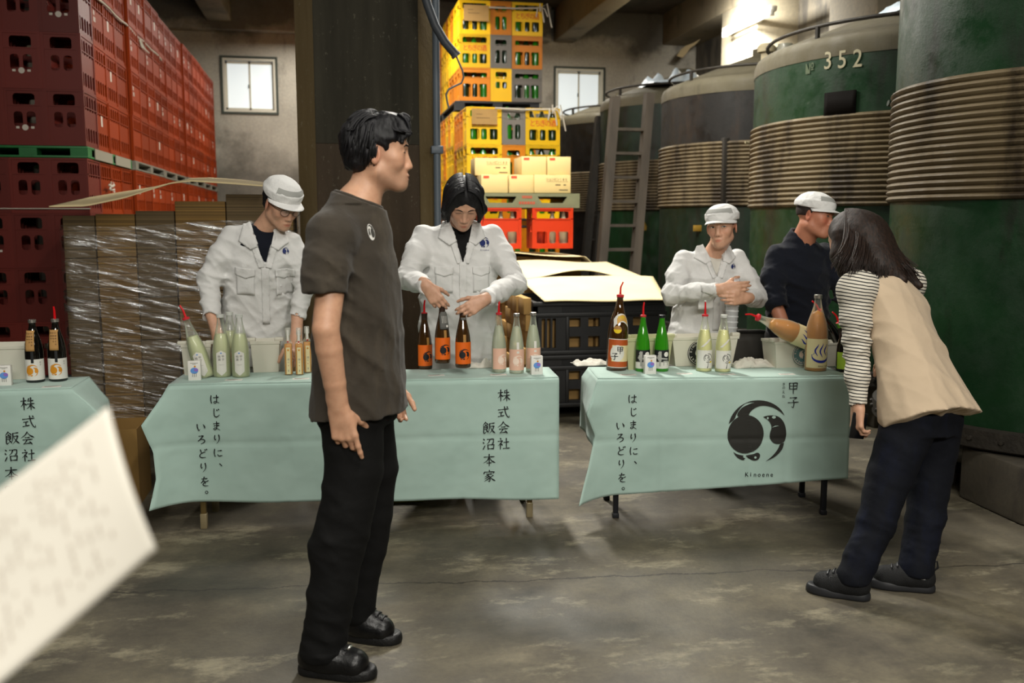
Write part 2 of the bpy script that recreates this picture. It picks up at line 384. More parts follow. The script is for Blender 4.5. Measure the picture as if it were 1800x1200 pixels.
# fluorescent batten on the right pillar
fl = empty('fluorescent_lamp', (5.62, 12.3, 4.12)); tag(fl, 'bright fluorescent tube lamp high on the pale right wall pillar', 'lamp')
MB().bbox((-.05, -.75, .0), (.05, .75, .07), .01).build('housing', mat('lamp_white', '#dcdad0', .4), fl)
MB().tube([(-.03, -.7, -.03), (-.03, .7, -.03)], .02, 10).build('tube', mat('lamp_tube', '#fff8ea', .4, emit=14), fl)
q = MB()
for s in (-.72, .72): q.bbox((-.055, s - .02, -.055), (.02, s + .02, .01), .005)
q.build('end_socket', mat('lamp_white', '#dcdad0', .4), fl)
MB().bbox((.045, -.1, .0), (.16, .1, .06), .01).build('bracket', mat('lamp_white', '#dcdad0', .4), fl)
# peeling strip of paper under the beam
pp = [aty(*q_, 15.2) for q_ in [(1190, 98), (1200, 101), (1208, 93), (1216, 83), (1224, 78), (1236, 66), (1222, 74), (1208, 79), (1199, 86)]]
o = MB().prism([(a[0], a[2]) for a in pp], lambda u, v: (u, 15.2 + .3 * (v - 4.1), v), lambda u, v: (u, 15.19 + .3 * (v - 4.1), v)).build('peeling_strip', mat('peeling_paper', '#9d8a67', .8)); tag(o, 'tan strip of peeling paper hanging in the dark corner under the beam', 'paper strip')
# ================================================================== TANKS
def m_tank(name, a, b_, rust, amt, rough=.38, low=None):
    t = NT(name); v = t.coord(); vs = t.coord((1.6, 1.6, .35))
    c = t.ramp(t.noise(v, 1.3, 6, .6), [(.3, a), (.7, b_)])
    c = t.mix(t.ramp(t.noise(vs, 2.6, 7, .66), [(amt, (0, 0, 0)), (amt + .16, (.85,) * 3)]), c, rust)
    c = t.mix(t.ramp(t.noise(t.coord((1, 1, .6)), 14, 6, .7), [(.70, (0, 0, 0)), (.78, (.5,) * 3)]), c, '#7d7f72')
    t.l(c, t.b.inputs['Base Color'])
    t.l(t.ramp(t.noise(v, 6, 5, .7), [(.35, (rough - .1,) * 3), (.7, (rough + .25,) * 3)]), t.b.inputs['Roughness'])
    t.b.inputs['Specular IOR Level'].default_value = .35; t.bump(t.noise(v, 55, 4, .7), .22, .006); return t.m
MT_GREEN = m_tank('tank_green_paint', '#0c2313', '#14361b', '#14150e', .53)
MT_DARKG = m_tank('tank_worn_green', '#0d1a11', '#132818', '#17120c', .48, .45)
MT_BLACK = m_tank('tank_black_rust', '#0c0b09', '#15120e', '#2b1d10', .55, .5)
MT_BAND = m_tank('rusty_jacket', '#52452f', '#74664c', '#251b11', .47, .6)
MT_LID = m_tank('dusty_lid', '#4b4637', '#5b5543', '#353024', .60, .7)
M_IRON = mat('old_iron', '#2c2822', .6, .3, .3, 20, .3)
def tank(nm, label, cx, cy, R, ztop, zb0, zb1, m_up, m_lo, band=(0, 2 * PI), rail=True, ridges=17):
    t = empty('storage_tank', (cx, cy, 0)); tag(t, label, 'tank', 'large cylindrical tanks along the right wall')
    N = 72
    MB().lathe([(R, zb1 - .02), (R, ztop - .02)], N, cap=False).build('upper_shell', m_up, t, smooth=30)
    MB().lathe([(R, .32), (R, zb1)], N, cap=False).build('lower_shell', m_lo, t, smooth=30)
    prof = [(R + .004, ztop - .1), (R + .004, ztop - .02), (R - .015, ztop + .025), (R - .06, ztop + .055), (R * .5, ztop + .055 + R * .17), (.16, ztop + .055 + R * .30), (.16, ztop + .12 + R * .3), (.0, ztop + .12 + R * .3)]
    MB().lathe(prof, N, cap=False).build('lid', MT_LID, t, smooth=35)
    n = ridges; h = (zb1 - zb0) / n; pr_ = []
    for i in range(n):
        z = zb0 + i * h
        for k, d in ((0, .006), (.2, .019), (.5, .026), (.8, .019)): pr_.append((R + d, z + k * h))
    pr_ = [(R - .01, zb0)] + pr_ + [(R + .006, zb1), (R - .01, zb1 + .004)]
    q = MB().lathe(pr_, N, a0=band[0], a1=band[1], cap=False)
    q.build('cooling_jacket', MT_BAND, t, smooth=60)
    MB().lathe([(R + .03, .30), (R + .045, .31), (R + .045, .40), (R + .006, .41)], N, cap=False).build('base_ring', M_IRON, t)
    q = MB()
    for k in range(40):
        a = 2 * PI * k / 40; c = np.array([math.cos(a), math.sin(a), 0]); q.tube([c * (R + .04) + [0, 0, .355], c * (R + .06) + [0, 0, .355]], [.016, .011], 7)
    o = q.build('rivet', M_IRON, t); o['kind'] = 'stuff'
    MB().lathe([(R, .3), (0, .3)], N, cap=False).build('bottom_plate', M_IRON, t)
    if rail:
        rr = R * .93; rz = ztop + .15
        MB().tube([(rr * math.cos(a), rr * math.sin(a), rz) for a in np.linspace(0, 2 * PI, 49)], .014, 8, caps=False).build('top_rail', M_IRON, t)
        for k in range(6):
            a = 2 * PI * (k + .3) / 6; MB().tube([(rr * math.cos(a), rr * math.sin(a), ztop + .04), (rr * math.cos(a), rr * math.sin(a), rz)], .02, 6).build('rail_post', M_IRON, t)
    for k in range(5):
        a = PI * (.75 + k * .25) if k < 4 else 0; c = np.array([math.cos(a), math.sin(a)]) * (R - .16)
        MB().bbox((c[0] - .1, c[1] - .1, -.002), (c[0] + .1, c[1] + .1, .30), .02).build('support_block', M_SIDE, t)
    return t
T_F = tank('f', 'nearest green tank with brown ribbed jacket at the right edge', 4.06, 4.62, .93, 2.86, 1.56, 2.19, MT_GREEN, MT_GREEN)
T_3 = tank('3', 'green tank numbered 352 with brown ribbed jacket around it', 4.69, 6.86, 1.35, 2.70, 1.56, 2.20, MT_GREEN, MT_GREEN)
T_D = tank('d', 'blackened rusty tank behind the young man in the white cap', 4.58, 9.51, 1.1, 2.80, 1.60, 2.23, MT_BLACK, MT_DARKG, (PI * .8, PI * 1.42))
T_L = tank('l', 'dark green tank behind the wooden ladder with crumpled plastic on top', 4.67, 12.18, 1.1, 3.0, 1.59, 2.22, MT_DARKG, MT_GREEN)
T_E = tank('e', 'brown rusted tank farthest back below the right window', 4.62, 14.55, 1.05, 3.02, 1.6, 2.2, MT_BLACK, MT_BLACK, (PI * 1.05, PI * 1.5))
m_num = mat('stencil_cream', '#a8a184', .6, var=.2)
def on_tank(t, R, e=.006):
    return lambda u, v: (-(R + e) * math.cos(u), -(R + e) * math.sin(u), v)     # u = angle from the -X side towards the camera side
def tank_print(t, R, name, m, items, e=.006):
    q = MB(); f = on_tank(t, R, e)
    for ch_, px, py, size, sx in items:
        # meet the view ray with the tank's wall
        r = _ray(px, py); cx, cy = t.location[0], t.location[1]; A = r[0] ** 2 + r[1] ** 2; B = -2 * (r[0] * cx + r[1] * cy); Cc = cx * cx + cy * cy - R * R
        k = (-B - math.sqrt(B * B - 4 * A * Cc)) / 2 / A; P = C_0 + r * k; u0 = math.atan2(cy - P[1], cx - P[0])
        put_text(q, ch_, lambda u, v: f(u0 + u / R, P[2] + v), 0, 0, size, .04, sx)
    return q.build(name, m, t)
tank_print(T_3, 1.35, 'number', m_num, [('3', 1456, 108, .17, .85), ('5', 1481, 106, .17, .85), ('2', 1508, 104, .17, .85)])
tank_print(T_3, 1.35, 'number', mat('faded_stencil', '#4c5a40', .6), [('№', 1424, 122, .10, .8)])
tank_print(T_3, 1.35, 'number', mat('stencil_cream', '#a8a184', .6), [('1', 1441, 219, .10, .9), ('2', 1452, 219, .10, .9), ('5', 1466, 218, .10, .9), ('2', 1484, 216, .10, .9)], .004)
q = MB(); r = _ray(1477, 182); 
def hit(t, R, px, py):
    r = _ray(px, py); cx, cy = t.location[0], t.location[1]; A = r[0] ** 2 + r[1] ** 2; B = -2 * (r[0] * cx + r[1] * cy); Cc = cx * cx + cy * cy - R * R
    return C_0 + r * ((-B - math.sqrt(B * B - 4 * A * Cc)) / 2 / A)
P = hit(T_3, 1.35, 1477, 182); u0 = math.atan2(6.86 - P[1], 4.69 - P[0]); f = on_tank(T_3, 1.35)
q.grid(lambda a, c: f(u0 + (a - .5) * .24 / 1.35, P[2] + (c - .5) * .165), 8, 1); o = solidify(q.build('number_plate', mat('black_plate', '#0f0c0a', .85, spec=.1), T_3), .008, 1)
# hose lying against tank 352, spigot on the dark tank
def rel(t, pts): return [np.array(p) - np.array(t.location) for p in pts]
P1 = hit(T_3, 1.42, 1660, 203); P0 = hit(T_3, 1.47, 1625, 196); Pm = hit(T_3, 1.50, 1590, 187); P2 = hit(T_3, 1.56, 1561, 181)
MB().tube(rel(T_3, [P2, Pm, P0, P1]), [.02, .024, .026, .028], 10).build('outlet_hose', mat('green_hose', '#262e22', .6), T_3)
P2 = hit(T_D, 1.25, 1310, 250); P1 = hit(T_D, 1.1, 1345, 257)
MB().tube(rel(T_D, [P2, P1]), .012, 8).build('spigot', mat('pale_pipe', '#8d8468', .6), T_D)
# metal frame at the jacket of the dark tank
P = hit(T_D, 1.1, 1268, 310); T = rel(T_D, [P])[0]
q = MB().bbox((T[0] - .01, T[1] - .06, 1.58), (T[0] + .05, T[1] + .02, 2.26), .008); q.build('jacket_flange', M_IRON, T_D)
q = MB().bbox((T[0] + .07, T[1] - .05, 1.75), (T[0] + .095, T[1] - .01, 2.08), .006).tube([(T[0] + .08, T[1] - .03, 1.7), (T[0] + .02, T[1] - .09, 1.62)], .012, 6); q.build('valve_pipe', M_IRON, T_D)
for zz, in ((2.02,), (1.72,)):
    MB().lathe([(1.105, zz), (1.125, zz + .004), (1.125, zz + .03), (1.105, zz + .034)], 40, a0=PI * 1.44, a1=PI * 1.95, cap=False).build('hoop', M_IRON, T_D)
for k, z_ in (('tag_plate', 1.36),):
    P = hit(T_D, 1.105, 1227, 402); T = rel(T_D, [P])[0]; MB().bbox((T[0] - .055, T[1] - .03, T[2] - .025), (T[0] + .05, T[1] + .0, T[2] + .035), .004).build(k, mat('ochre_tag', '#8a6a1c', .6), T_D)
P = hit(T_L, 1.105, 1130, 398); T = rel(T_L, [P])[0]
MB().prism([(-.07, -.05), (.07, -.05), (0, .08)], lambda u, v: (T[0] + u, T[1] - .02, T[2] + v), lambda u, v: (T[0] + u, T[1] - .03, T[2] + v)).build('warning_sign', mat('ochre_tag', '#8a6a1c', .6), T_L)
# crumpled plastic sheets on the tank tops
def crumple(name, c, sx, sy, h, label, m, seed, cat='sheet'):
    rs = np.random.RandomState(seed); n = 18; z = rs.rand(n + 1, n + 1)
    for _ in range(4): z = (z + np.roll(z, 1, 0) + np.roll(z, 1, 1) + np.roll(z, -1, 0)) / 4
    z = (z - z.min()) / (z.max() - z.min())
    q = MB().grid(lambda u, v: ((u - .5) * sx, (v - .5) * sy, h * z[round(v * n), round(u * n)] * (1 - (2 * u - 1) ** 4) * (1 - (2 * v - 1) ** 4) + .004), n, n)
    o = q.build(name, m, None, c, smooth=180); solidify(o, .003); tag(o, label, cat); return o
m_plas = mat('plastic_sheet', '#c9d6e0', .35, spec=.6, var=.1)
crumple('plastic_sheet', (4.35, 11.75, 3.16), .75, .8, .24, 'crumpled bluish plastic sheet lying on top of the ladder tank', m_plas, 3)
crumple('plastic_sheet', (4.28, 6.35, 2.93), .6, .6, .22, 'crumpled white plastic sheet lying on top of tank 352', m_plas, 5)
# valve head with glass on top of the dark tank
P = aty(1347, 92, 8.9); v = empty('valve_head', P); tag(v, 'small white tank valve head with a glass dome on the dark tank', 'valve')
MB().lathe([(.05, -.24), (.05, 0), (.085, .0), (.09, .05), (.06, .08), (0, .085)], 16).build('valve_body', mat('valve_cream', '#a79c80', .6), v)
MB().lathe([(.02, -.3), (.025, -.2), (.07, -.12), (.09, -.02), (.07, .05)], 16, c=(.16, -.08, .02)).build('glass_dome', mat('dull_glass', '#b8b8a8', .2, trans=.6), v)
MB().tube([(.0, 0, .02), (.16, -.08, -.05)], .015, 8).build('pipe', M_IRON, v); MB().tube([(.16, -.08, -.28), (.14, -.08, -.44)], .016, 8).build('stub', M_IRON, v)
# concrete block under the near tank, at the right edge
q = MB(); A = atz(1683, 873); B_ = atz(1797, 926); d = (B_ - A) / np.linalg.norm(B_ - A); nrm = np.array([-d[1], d[0], 0]); 
if nrm[0] < 0: nrm = -nrm
L_ = float(np.linalg.norm(B_ - A))
bb = MB().bbox((0, 0, 0), (L_, .42, .285), .022); ang = math.atan2(d[1], d[0])
o = bb.build('concrete_block', m_wall('block_concrete', '#4a4438', '#2b261f', (.55, .7), False), None, A, (0, 0, ang)); tag(o, 'grey brown concrete block on the floor in front of the nearest tank', 'block')
# ladders
m_wood = mat('weathered_wood', '#4a4238', .75, var=.35, vscale=6, bump=.3, bscale=40, stretch=(1, 1, .15))
def ladder(label, y, L0, L1, R0, R1, n, tz, lean, m, name='ladder', tw=.055):
    a0, a1, b0, b1 = (aty(*p_, y) for p_ in (L0, L1, R0, R1))
    def ext(p0, p1, z): return p0 + (p1 - p0) * ((z - p0[2]) / (p1[2] - p0[2]))
    a_, b_ = ext(a0, a1, 0), ext(b0, b1, 0); H_ = a1[2]
    def P(s, z):
        p_ = (ext(a0, a1, z) if s < 0 else ext(b0, b1, z)).copy(); p_[1] = y - .35 + lean * z / H_; return p_
    root = empty(name, P(-1, 0)); o0 = P(-1, 0); tag(root, label, 'ladder')
    for s in (-1, 1):
        q = MB(); 
        zt = H_ if s < 0 else b1[2]; p0, p1 = P(s, 0) - o0, P(s, zt) - o0; w_ = .048; dp = .06
        vs = [p + np.array([i * w_, j * dp, 0]) for p in (p0, p1) for i, j in ((-1, -1), (1, -1), (1, 1), (-1, 1))]
        q.add(vs, [(0, 3, 2, 1), (4, 5, 6, 7), (0, 1, 5, 4), (1, 2, 6, 5), (2, 3, 7, 6), (3, 0, 4, 7)]); q.build('rail', m, root, smooth=None)
    for k in range(n):
        z = .06 + (k + .5 * (tz > .3)) * tz; pa, pb = P(-1, z) - o0, P(1, z) - o0
        q = MB().box((pa[0], pa[1] - tw, z - .016), (pb[0], pb[1] + tw, z + .016)); q.build('rung', m, root, smooth=None)
    return root
ladder('brown wooden ladder leaning against the dark green tank', 10.4, (1048, 470), (1086, 168), (1107, 465), (1147, 162), 10, .27, .45, m_wood)
ladder('thin black ladder in the shade behind the brown wooden ladder', 12.6, (1020, 460), (1052, 205), (1040, 460), (1064, 205), 9, .33, .3, M_IRON, tw=.02)
# ================================================================== CRATES, PALLETS
def plate(mb, fn, us, vs, solid, t, fil=0.0):
    """a wall with openings: grid lines us x vs, solid[i][j]; fn(u, v, d) places it, d = depth 0..t"""
    nu, nv = len(us) - 1, len(vs) - 1; S = lambda i, j: 0 <= i < nu and 0 <= j < nv and solid(i, j)
    for i in range(nu):
        for j in range(nv):
            if not S(i, j): continue
            a, b_, c, d = us[i], us[i + 1], vs[j], vs[j + 1]
            mb.add([fn(a, c, 0), fn(b_, c, 0), fn(b_, d, 0), fn(a, d, 0)], [(0, 1, 2, 3)]); mb.add([fn(a, c, t), fn(b_, c, t), fn(b_, d, t), fn(a, d, t)], [(3, 2, 1, 0)])
            for (di, dj, p, q_) in ((-1, 0, (a, d), (a, c)), (1, 0, (b_, c), (b_, d)), (0, -1, (a, c), (b_, c)), (0, 1, (b_, d), (a, d))):
                if not S(i + di, j + dj): mb.add([fn(*q_, 0), fn(*p, 0), fn(*p, t), fn(*q_, t)], [(0, 1, 2, 3)])
    if fil:
        for i in range(nu):
            for j in range(nv):
                if S(i, j): continue
                for si, sj in ((-1, -1), (1, -1), (1, 1), (-1, 1)):
                    if S(i + si, j) and S(i, j + sj):
                        x = us[i] if si < 0 else us[i + 1]; y = vs[j] if sj < 0 else vs[j + 1]; r = min(fil, (us[i + 1] - us[i]) * .45, (vs[j + 1] - vs[j]) * .45)
                        arc = [(x - si * r * (1 - math.sin(k * PI / 6)), y - sj * r * (1 - math.cos(k * PI / 6))) for k in range(4)]
                        pts = [(x, y)] + arc
                        n = len(pts); ar = sum(pts[k][0] * pts[(k + 1) % n][1] - pts[(k + 1) % n][0] * pts[k][1] for k in range(n))
                        if ar < 0: pts = pts[::-1]
                        mb.add([fn(u, v, 0) for u, v in pts] + [fn(u, v, t) for u, v in pts], [tuple(range(n)), tuple(range(2 * n - 1, n - 1, -1))] + [(k + n, (k + 1) % n + n, (k + 1) % n, k) for k in range(n)])
def crate_mesh(name, L, W, H, style, m):
    """bottle crate; long axis X, origin at the base centre. narrow faces look along X"""
    q = MB(); t = .012; hx, hy = L / 2, W / 2
    long_f = {'sake': ([-1, -.8, -.62, -.28, -.17, .17, .28, .62, .8, 1], [0, .13, .42, .74, .92, 1]),
              'tall': ([-1, -.8, -.62, -.28, -.17, .17, .28, .62, .8, 1], [0, .12, .52, .70, .86, 1]),
              'beer': ([-1, -.90, -.64, -.53, -.25, -.14, .14, .25, .53, .64, .90, 1], [0, .09, .34, .66, .92, 1])}[style]
    def sl(i, j):
        n = len(long_f[0]) - 1
        if j in (0, 2, 4): return True
        if j == 1:
            return not ((i % 2 == 1 and style == 'beer') or (style != 'beer' and i in (1, 2, 4, 6, 7)) ) if style == 'beer' else i not in (1, 2, 4, 6, 7)
        if style == 'beer': return i in (0, 2, 4, 6, 8, 10)
        return not (0 < i < n - 1)
    us, vs = [u * hx for u in long_f[0]], [v * H for v in long_f[1]]
    for sy in (-1, 1): plate(q, (lambda u, v, d: (u * -sy, sy * (hy - d), v)), us, vs, sl, t, .018)
    nf = {'sake': [0, .40, .60, .70, .90, 1], 'tall': [0, .15, .55, .68, .86, 1], 'beer': [0, .33, .60, .70, .92, 1]}[style]
    us2 = [u * hy for u in (-1, -.56, -.10, .10, .56, 1)]
    sn = lambda i, j: j in (0, 2, 4) or (j == 1 and i in (0, 2, 4)) or (j == 3 and i in (0, 4))
    for sx in (-1, 1): plate(q, (lambda u, v, d: (sx * (hx - d), u * sx, v)), us2, [v * H for v in nf], sn, t, .022)
    for z0, z1, e in ((.965, 1, .006), (.70 if style != 'sake' else .72, .72 if style != 'sake' else .745, .005), (.0, .03, .004)):
        for s in (-1, 1):
            q.box((-hx - e, s * hy - (e if s < 0 else 0), z0 * H), (hx + e, s * hy + (e if s > 0 else 0), z1 * H)); q.box((s * hx - (e if s < 0 else 0), -hy, z0 * H), (s * hx + (e if s > 0 else 0), hy, z1 * H))
    for sx in (-1, 1):
        for sy in (-1, 1):
            q.box((sx * hx - (.02 if sx > 0 else .005), sy * hy - (.02 if sy > 0 else .005), .03 * H), (sx * hx + (.005 if sx > 0 else .02), sy * hy + (.005 if sy > 0 else .02), .965 * H))
    q.box((-hx + t, -hy + t, .01), (hx - t, hy - t, .022))
    for k in (-1, 1): q.box((k * hx / 3 - .004, -hy + t, .022), (k * hx / 3 + .004, hy - t, .42 * H))
    q.box((-hx + t, -.004, .022), (hx - t, .004, .42 * H))
    return q.mesh(name, m)
def m_plastic(name, a, rough=.38, spec=.28):
    t = NT(name); oi = t.n('ShaderNodeObjectInfo'); c = lin(a)
    t.l(t.ramp(oi.outputs['Random'], [(0, tuple(x * .78 for x in c[:3])), (1, tuple(min(1, x * 1.14) for x in c[:3]))]), t.b.inputs['Base Color'])
    t.set(Roughness=rough); t.b.inputs['Specular IOR Level'].default_value = spec; return t.m
CL, CW, CH = .385, .2615, .397
M_RED_SHADED = m_plastic('shaded_red_plastic', '#66221a', .45, .3); M_ORG = m_plastic('red_orange_plastic', '#87300a', .55, .10)  # darker copy of the crate red, with the front's shade in its colour
M_YEL = m_plastic('yellow_plastic', '#e3b409'); M_AMB = m_plastic('amber_plastic', '#c9780c'); M_GRY = m_plastic('grey_plastic', '#6d675f'); M_SCA = m_plastic('scarlet_plastic', '#b5300f')
ME_RED_SHADED = crate_mesh('crate_shaded_red', CL, CW, CH, 'beer', M_RED_SHADED); ME_ORG = crate_mesh('crate_orange_red', CL, CW, CH, 'beer', M_ORG)
ME_YEL = crate_mesh('crate_yellow', CL, CW, .405, 'sake', M_YEL); ME_AMB = crate_mesh('crate_amber', CL, CW, .405, 'tall', M_AMB); ME_GRY = crate_mesh('crate_grey', CL, CW, .405, 'tall', M_GRY); ME_SCA = crate_mesh('crate_scarlet', CL, CW, .38, 'sake', M_SCA)
# printed marks of the crates (shared meshes)
def marks(kind):
    q = MB(); hx, hy = CL / 2 + .0015, CW / 2 + .0015
    if kind == 'circle':      # little round crest with two dashes on the narrow face (-X side)
        f = lambda u, v: (-hx, -u, v); z = .125
        put_poly(q, ell(0, z, .021), f); q2 = q
        for s in (-1, 1): put_poly(q, [(s * .05 - .011, z - .008), (s * .05 + .011, z - .008), (s * .05 + .011, z + .008), (s * .05 - .011, z + .008)], f)
    if kind == 'grid':        # white rows of little signs on the long face (-Y side)
        f = lambda u, v: (u, -hy, v)
        for r in range(2):
            for c in range(2 + r): put_poly(q, [(-.13 + c * .022, .225 - r * .05), (-.13 + c * .022 + .014, .225 - r * .05), (-.13 + c * .022 + .014, .26 - r * .05), (-.13 + c * .022, .26 - r * .05)], f)
    if kind == 'plate': put_poly(q, [(-.05, .19), (0.0, .19), (0.0, .27), (-.05, .27)], lambda u, v: (u, -hy, v))
    return q
m_wmark = mat('white_print', '#c9c0b4', .6); m_rprint = mat('red_print', '#c2280e', .5)
MK = {k: marks(k).mesh('marks_' + k, m_wmark) for k in ('circle', 'grid', 'plate')}
q = MB(); f = lambda u, v: (u, -CW / 2 - .0015, v)
for i, ch_ in enumerate('とちぎの酒'): put_text(q, ch_, f, -.118 + i * .059, .235, .082, None, .9)
MK['tochigi'] = q.mesh('lettering_sake', m_rprint)
def crate(me, loc, rz, label, group, mark=None, name='bottle_crate'):
    o = obj(name, me, None, loc, (0, 0, rz)); tag(o, label, 'crate', group)
    if mark: m_ = obj('printed_mark' if mark != 'tochigi' else 'lettering', MK[mark], o)
    return o
def pallet(x0, x1, y0, y1, z, m, label, h=.14, name='pallet', n=3, text=None):
    o = empty(name, ((x0 + x1) / 2, (y0 + y1) / 2, z)); tag(o, label, 'pallet'); a, b_ = (x1 - x0) / 2, (y1 - y0) / 2
    dt = min(.03, h * .22); MB().bbox((-a, -b_, h - dt), (a, b_, h), .004).build('top_deck', m, o)
    MB().bbox((-a, -b_, 0), (a, b_, min(.022, h * .2)), .004).build('bottom_deck', m, o)
    for i in range(n):
        for j in range(n):
            cx = -a + .06 + i * (2 * a - .12) / (n - 1); cy = -b_ + .06 + j * (2 * b_ - .12) / (n - 1)
            MB().box((cx - .06, cy - .06, min(.02, h * .18)), (cx + .06, cy + .06, h - dt * .9)).build('block', m, o)
    return o
nth = ['first', 'second', 'third', 'fourth', 'fifth', 'sixth', 'seventh', 'eighth', 'ninth', 'tenth', 'eleventh', 'twelfth']
ordn = ['lowest', 'second', 'third', 'fourth', 'fifth', 'sixth']
M_PGRN = mat('green_pallet', '#1f6a35', .5, var=.2); M_PGRY = mat('grey_pallet', '#6f6c60', .6, var=.25); M_PDRK = mat('dark_pallet', '#17181a', .5, var=.2)
rs = random.Random(11)
# ---- red crates: five pallet loads in a row along the left, two tiers high
XR = -1.735; stacks = [(7.43, 4), (9.06, 4), (10.66, 4), (12.27, 4), (13.9, 4)]; where = ['nearest', 'second', 'third', 'fourth', 'farthest']
GR = 'red bottle crates stacked along the left'
for si, (y0, n) in enumerate(stacks):
    jx = rs.uniform(-.02, .03) if si else 0; jz = 0
    y1 = y0 + n * .39
    for tier in (0, 1):
        zb = (.32, 2.0 + jz)[tier]; rows = 4
        for r in range(rows):
            z = zb + r * (CH + .001)
            if si == 0:
                for c in range(3):
                    x = XR - CW / 2 - c * (CW + .006) + rs.uniform(-.003, .003)
                    mk = 'circle' if rs.random() < .45 else None
                    o = crate(ME_RED_SHADED, (x, y0 + CL / 2 + rs.uniform(-.004, .004), z), PI / 2, f'red crate in painted shade, nearest stack front, {("lower", "upper")[tier]} load, {ordn[r]} row, {("corner", "second", "outer")[c]} column', GR, mk)
            for k in range(0 if si else 1, n):
                if tier == 0 and r < 2: continue
                x = XR - CW / 2 + jx + rs.uniform(-.004, .004)
                mk = rs.choice(['grid', 'plate', None, None])
                if si == 0 or True:
                    o = crate(ME_ORG if (si or k) else ME_RED_SHADED, (x, y0 + CL / 2 + k * .39, z), PI / 2, f'{"orange red" if (si or k) else "shade painted red corner"} crate, side of the {where[si]} {("lower", "upper")[tier]} load, {ordn[r]} row, {nth[k]} from the front', GR, mk)
    if si == 0:
        for x_ in (0, 1):
            for k in (0,): pass
    M_ = M_PGRN if si == 0 else M_PGRY
    pallet(XR - .80, XR + .012 + jx, y0, y1, 1.913, M_, f'{("green" if si == 0 else "grey")} plastic pallet between the loads of the {where[si]} red crate stack', .085)
    if si < 2:
        pallet(XR - .80, XR + .01, y0, y1, .0, M_PDRK, f'lowest black pallet under the {where[si]} red crate stack', .155)
        pallet(XR - .80, XR + .01, y0, y1, .16, M_PDRK, f'upper of the two black pallets under the {where[si]} red crate stack', .155)
    else:
        pallet(XR - .80, XR + .01, y0, y1, 0, M_PDRK, f'black floor pallet under the {where[si]} red crate stack', .155)
        q = MB().bbox((-.4, -(y1 - y0) / 2 + .02, .16), (.395, (y1 - y0) / 2 - .02, 1.11), .01); o = q.build('bottle_crate_load', M_ORG, None, (XR - .4, (y0 + y1) / 2, 0)); tag(o, f'hidden lower load of red crates in the {where[si]} stack', 'crates')
# grey front panel pieces on the green pallet and the ropes round the loads
o = MB().box((XR + .014, 7.62, 1.916), (XR + .02, 8.2, 1.994)).box((XR + .014, 8.32, 1.916), (XR + .02, 8.9, 1.994)).build('pallet_sheet', mat('grey_sheet', '#8b8676', .7)); tag(o, 'grey sheet pieces on the side of the green pallet', 'sheet')
m_rope = mat('white_twine', '#b9b1a2', .8)
zr = 3.59 - CH - .03; pts = [(XR + .018, 7.4, zr)] + [(XR + .018 + .003 * math.sin(k), 7.4 + k * .2, zr + .008 * math.sin(k * 1.7)) for k in range(1, 18)]
o = MB().tube(pts, .009, 6).build('twine', m_rope); tag(o, 'white twine tied round the upper red crates', 'twine')
q = MB(); c0 = np.array(pts[11])
for k in range(6): q.tube([c0, c0 + [.02, .03 * math.sin(k) + .02, -.03 - .01 * k], c0 + [.02 + .012 * k, .05 * math.sin(k * 2) + .05, -.07 - .012 * k]], .006, 5)
q.build('knot', m_rope, o)
c0 = aty(198, 325, 7.6); c0[0] = XR + .03; o = MB().tube([(XR - .7, 7.42, c0[2] - .18), (XR + .012, 7.415, c0[2] - .18)], .004, 5).build('twine', m_rope); tag(o, 'thin string across the front of the lower red crates', 'twine')
o = MB()
c0 = aty(198, 328, 8.0); c0[0] = XR + .035
for k in range(6): o.tube([c0, c0 + [.0, .05 * math.cos(k * 1.3), .03 * math.sin(k * 1.3)], c0 + [.01, .1 * math.cos(k * 1.3 + .4), .035 * math.sin(k * 1.3 + .4)]], .007, 5)
o = o.build('twine_knot', m_rope); tag(o, 'knotted white twine ends on the side of the lower red crates', 'twine')

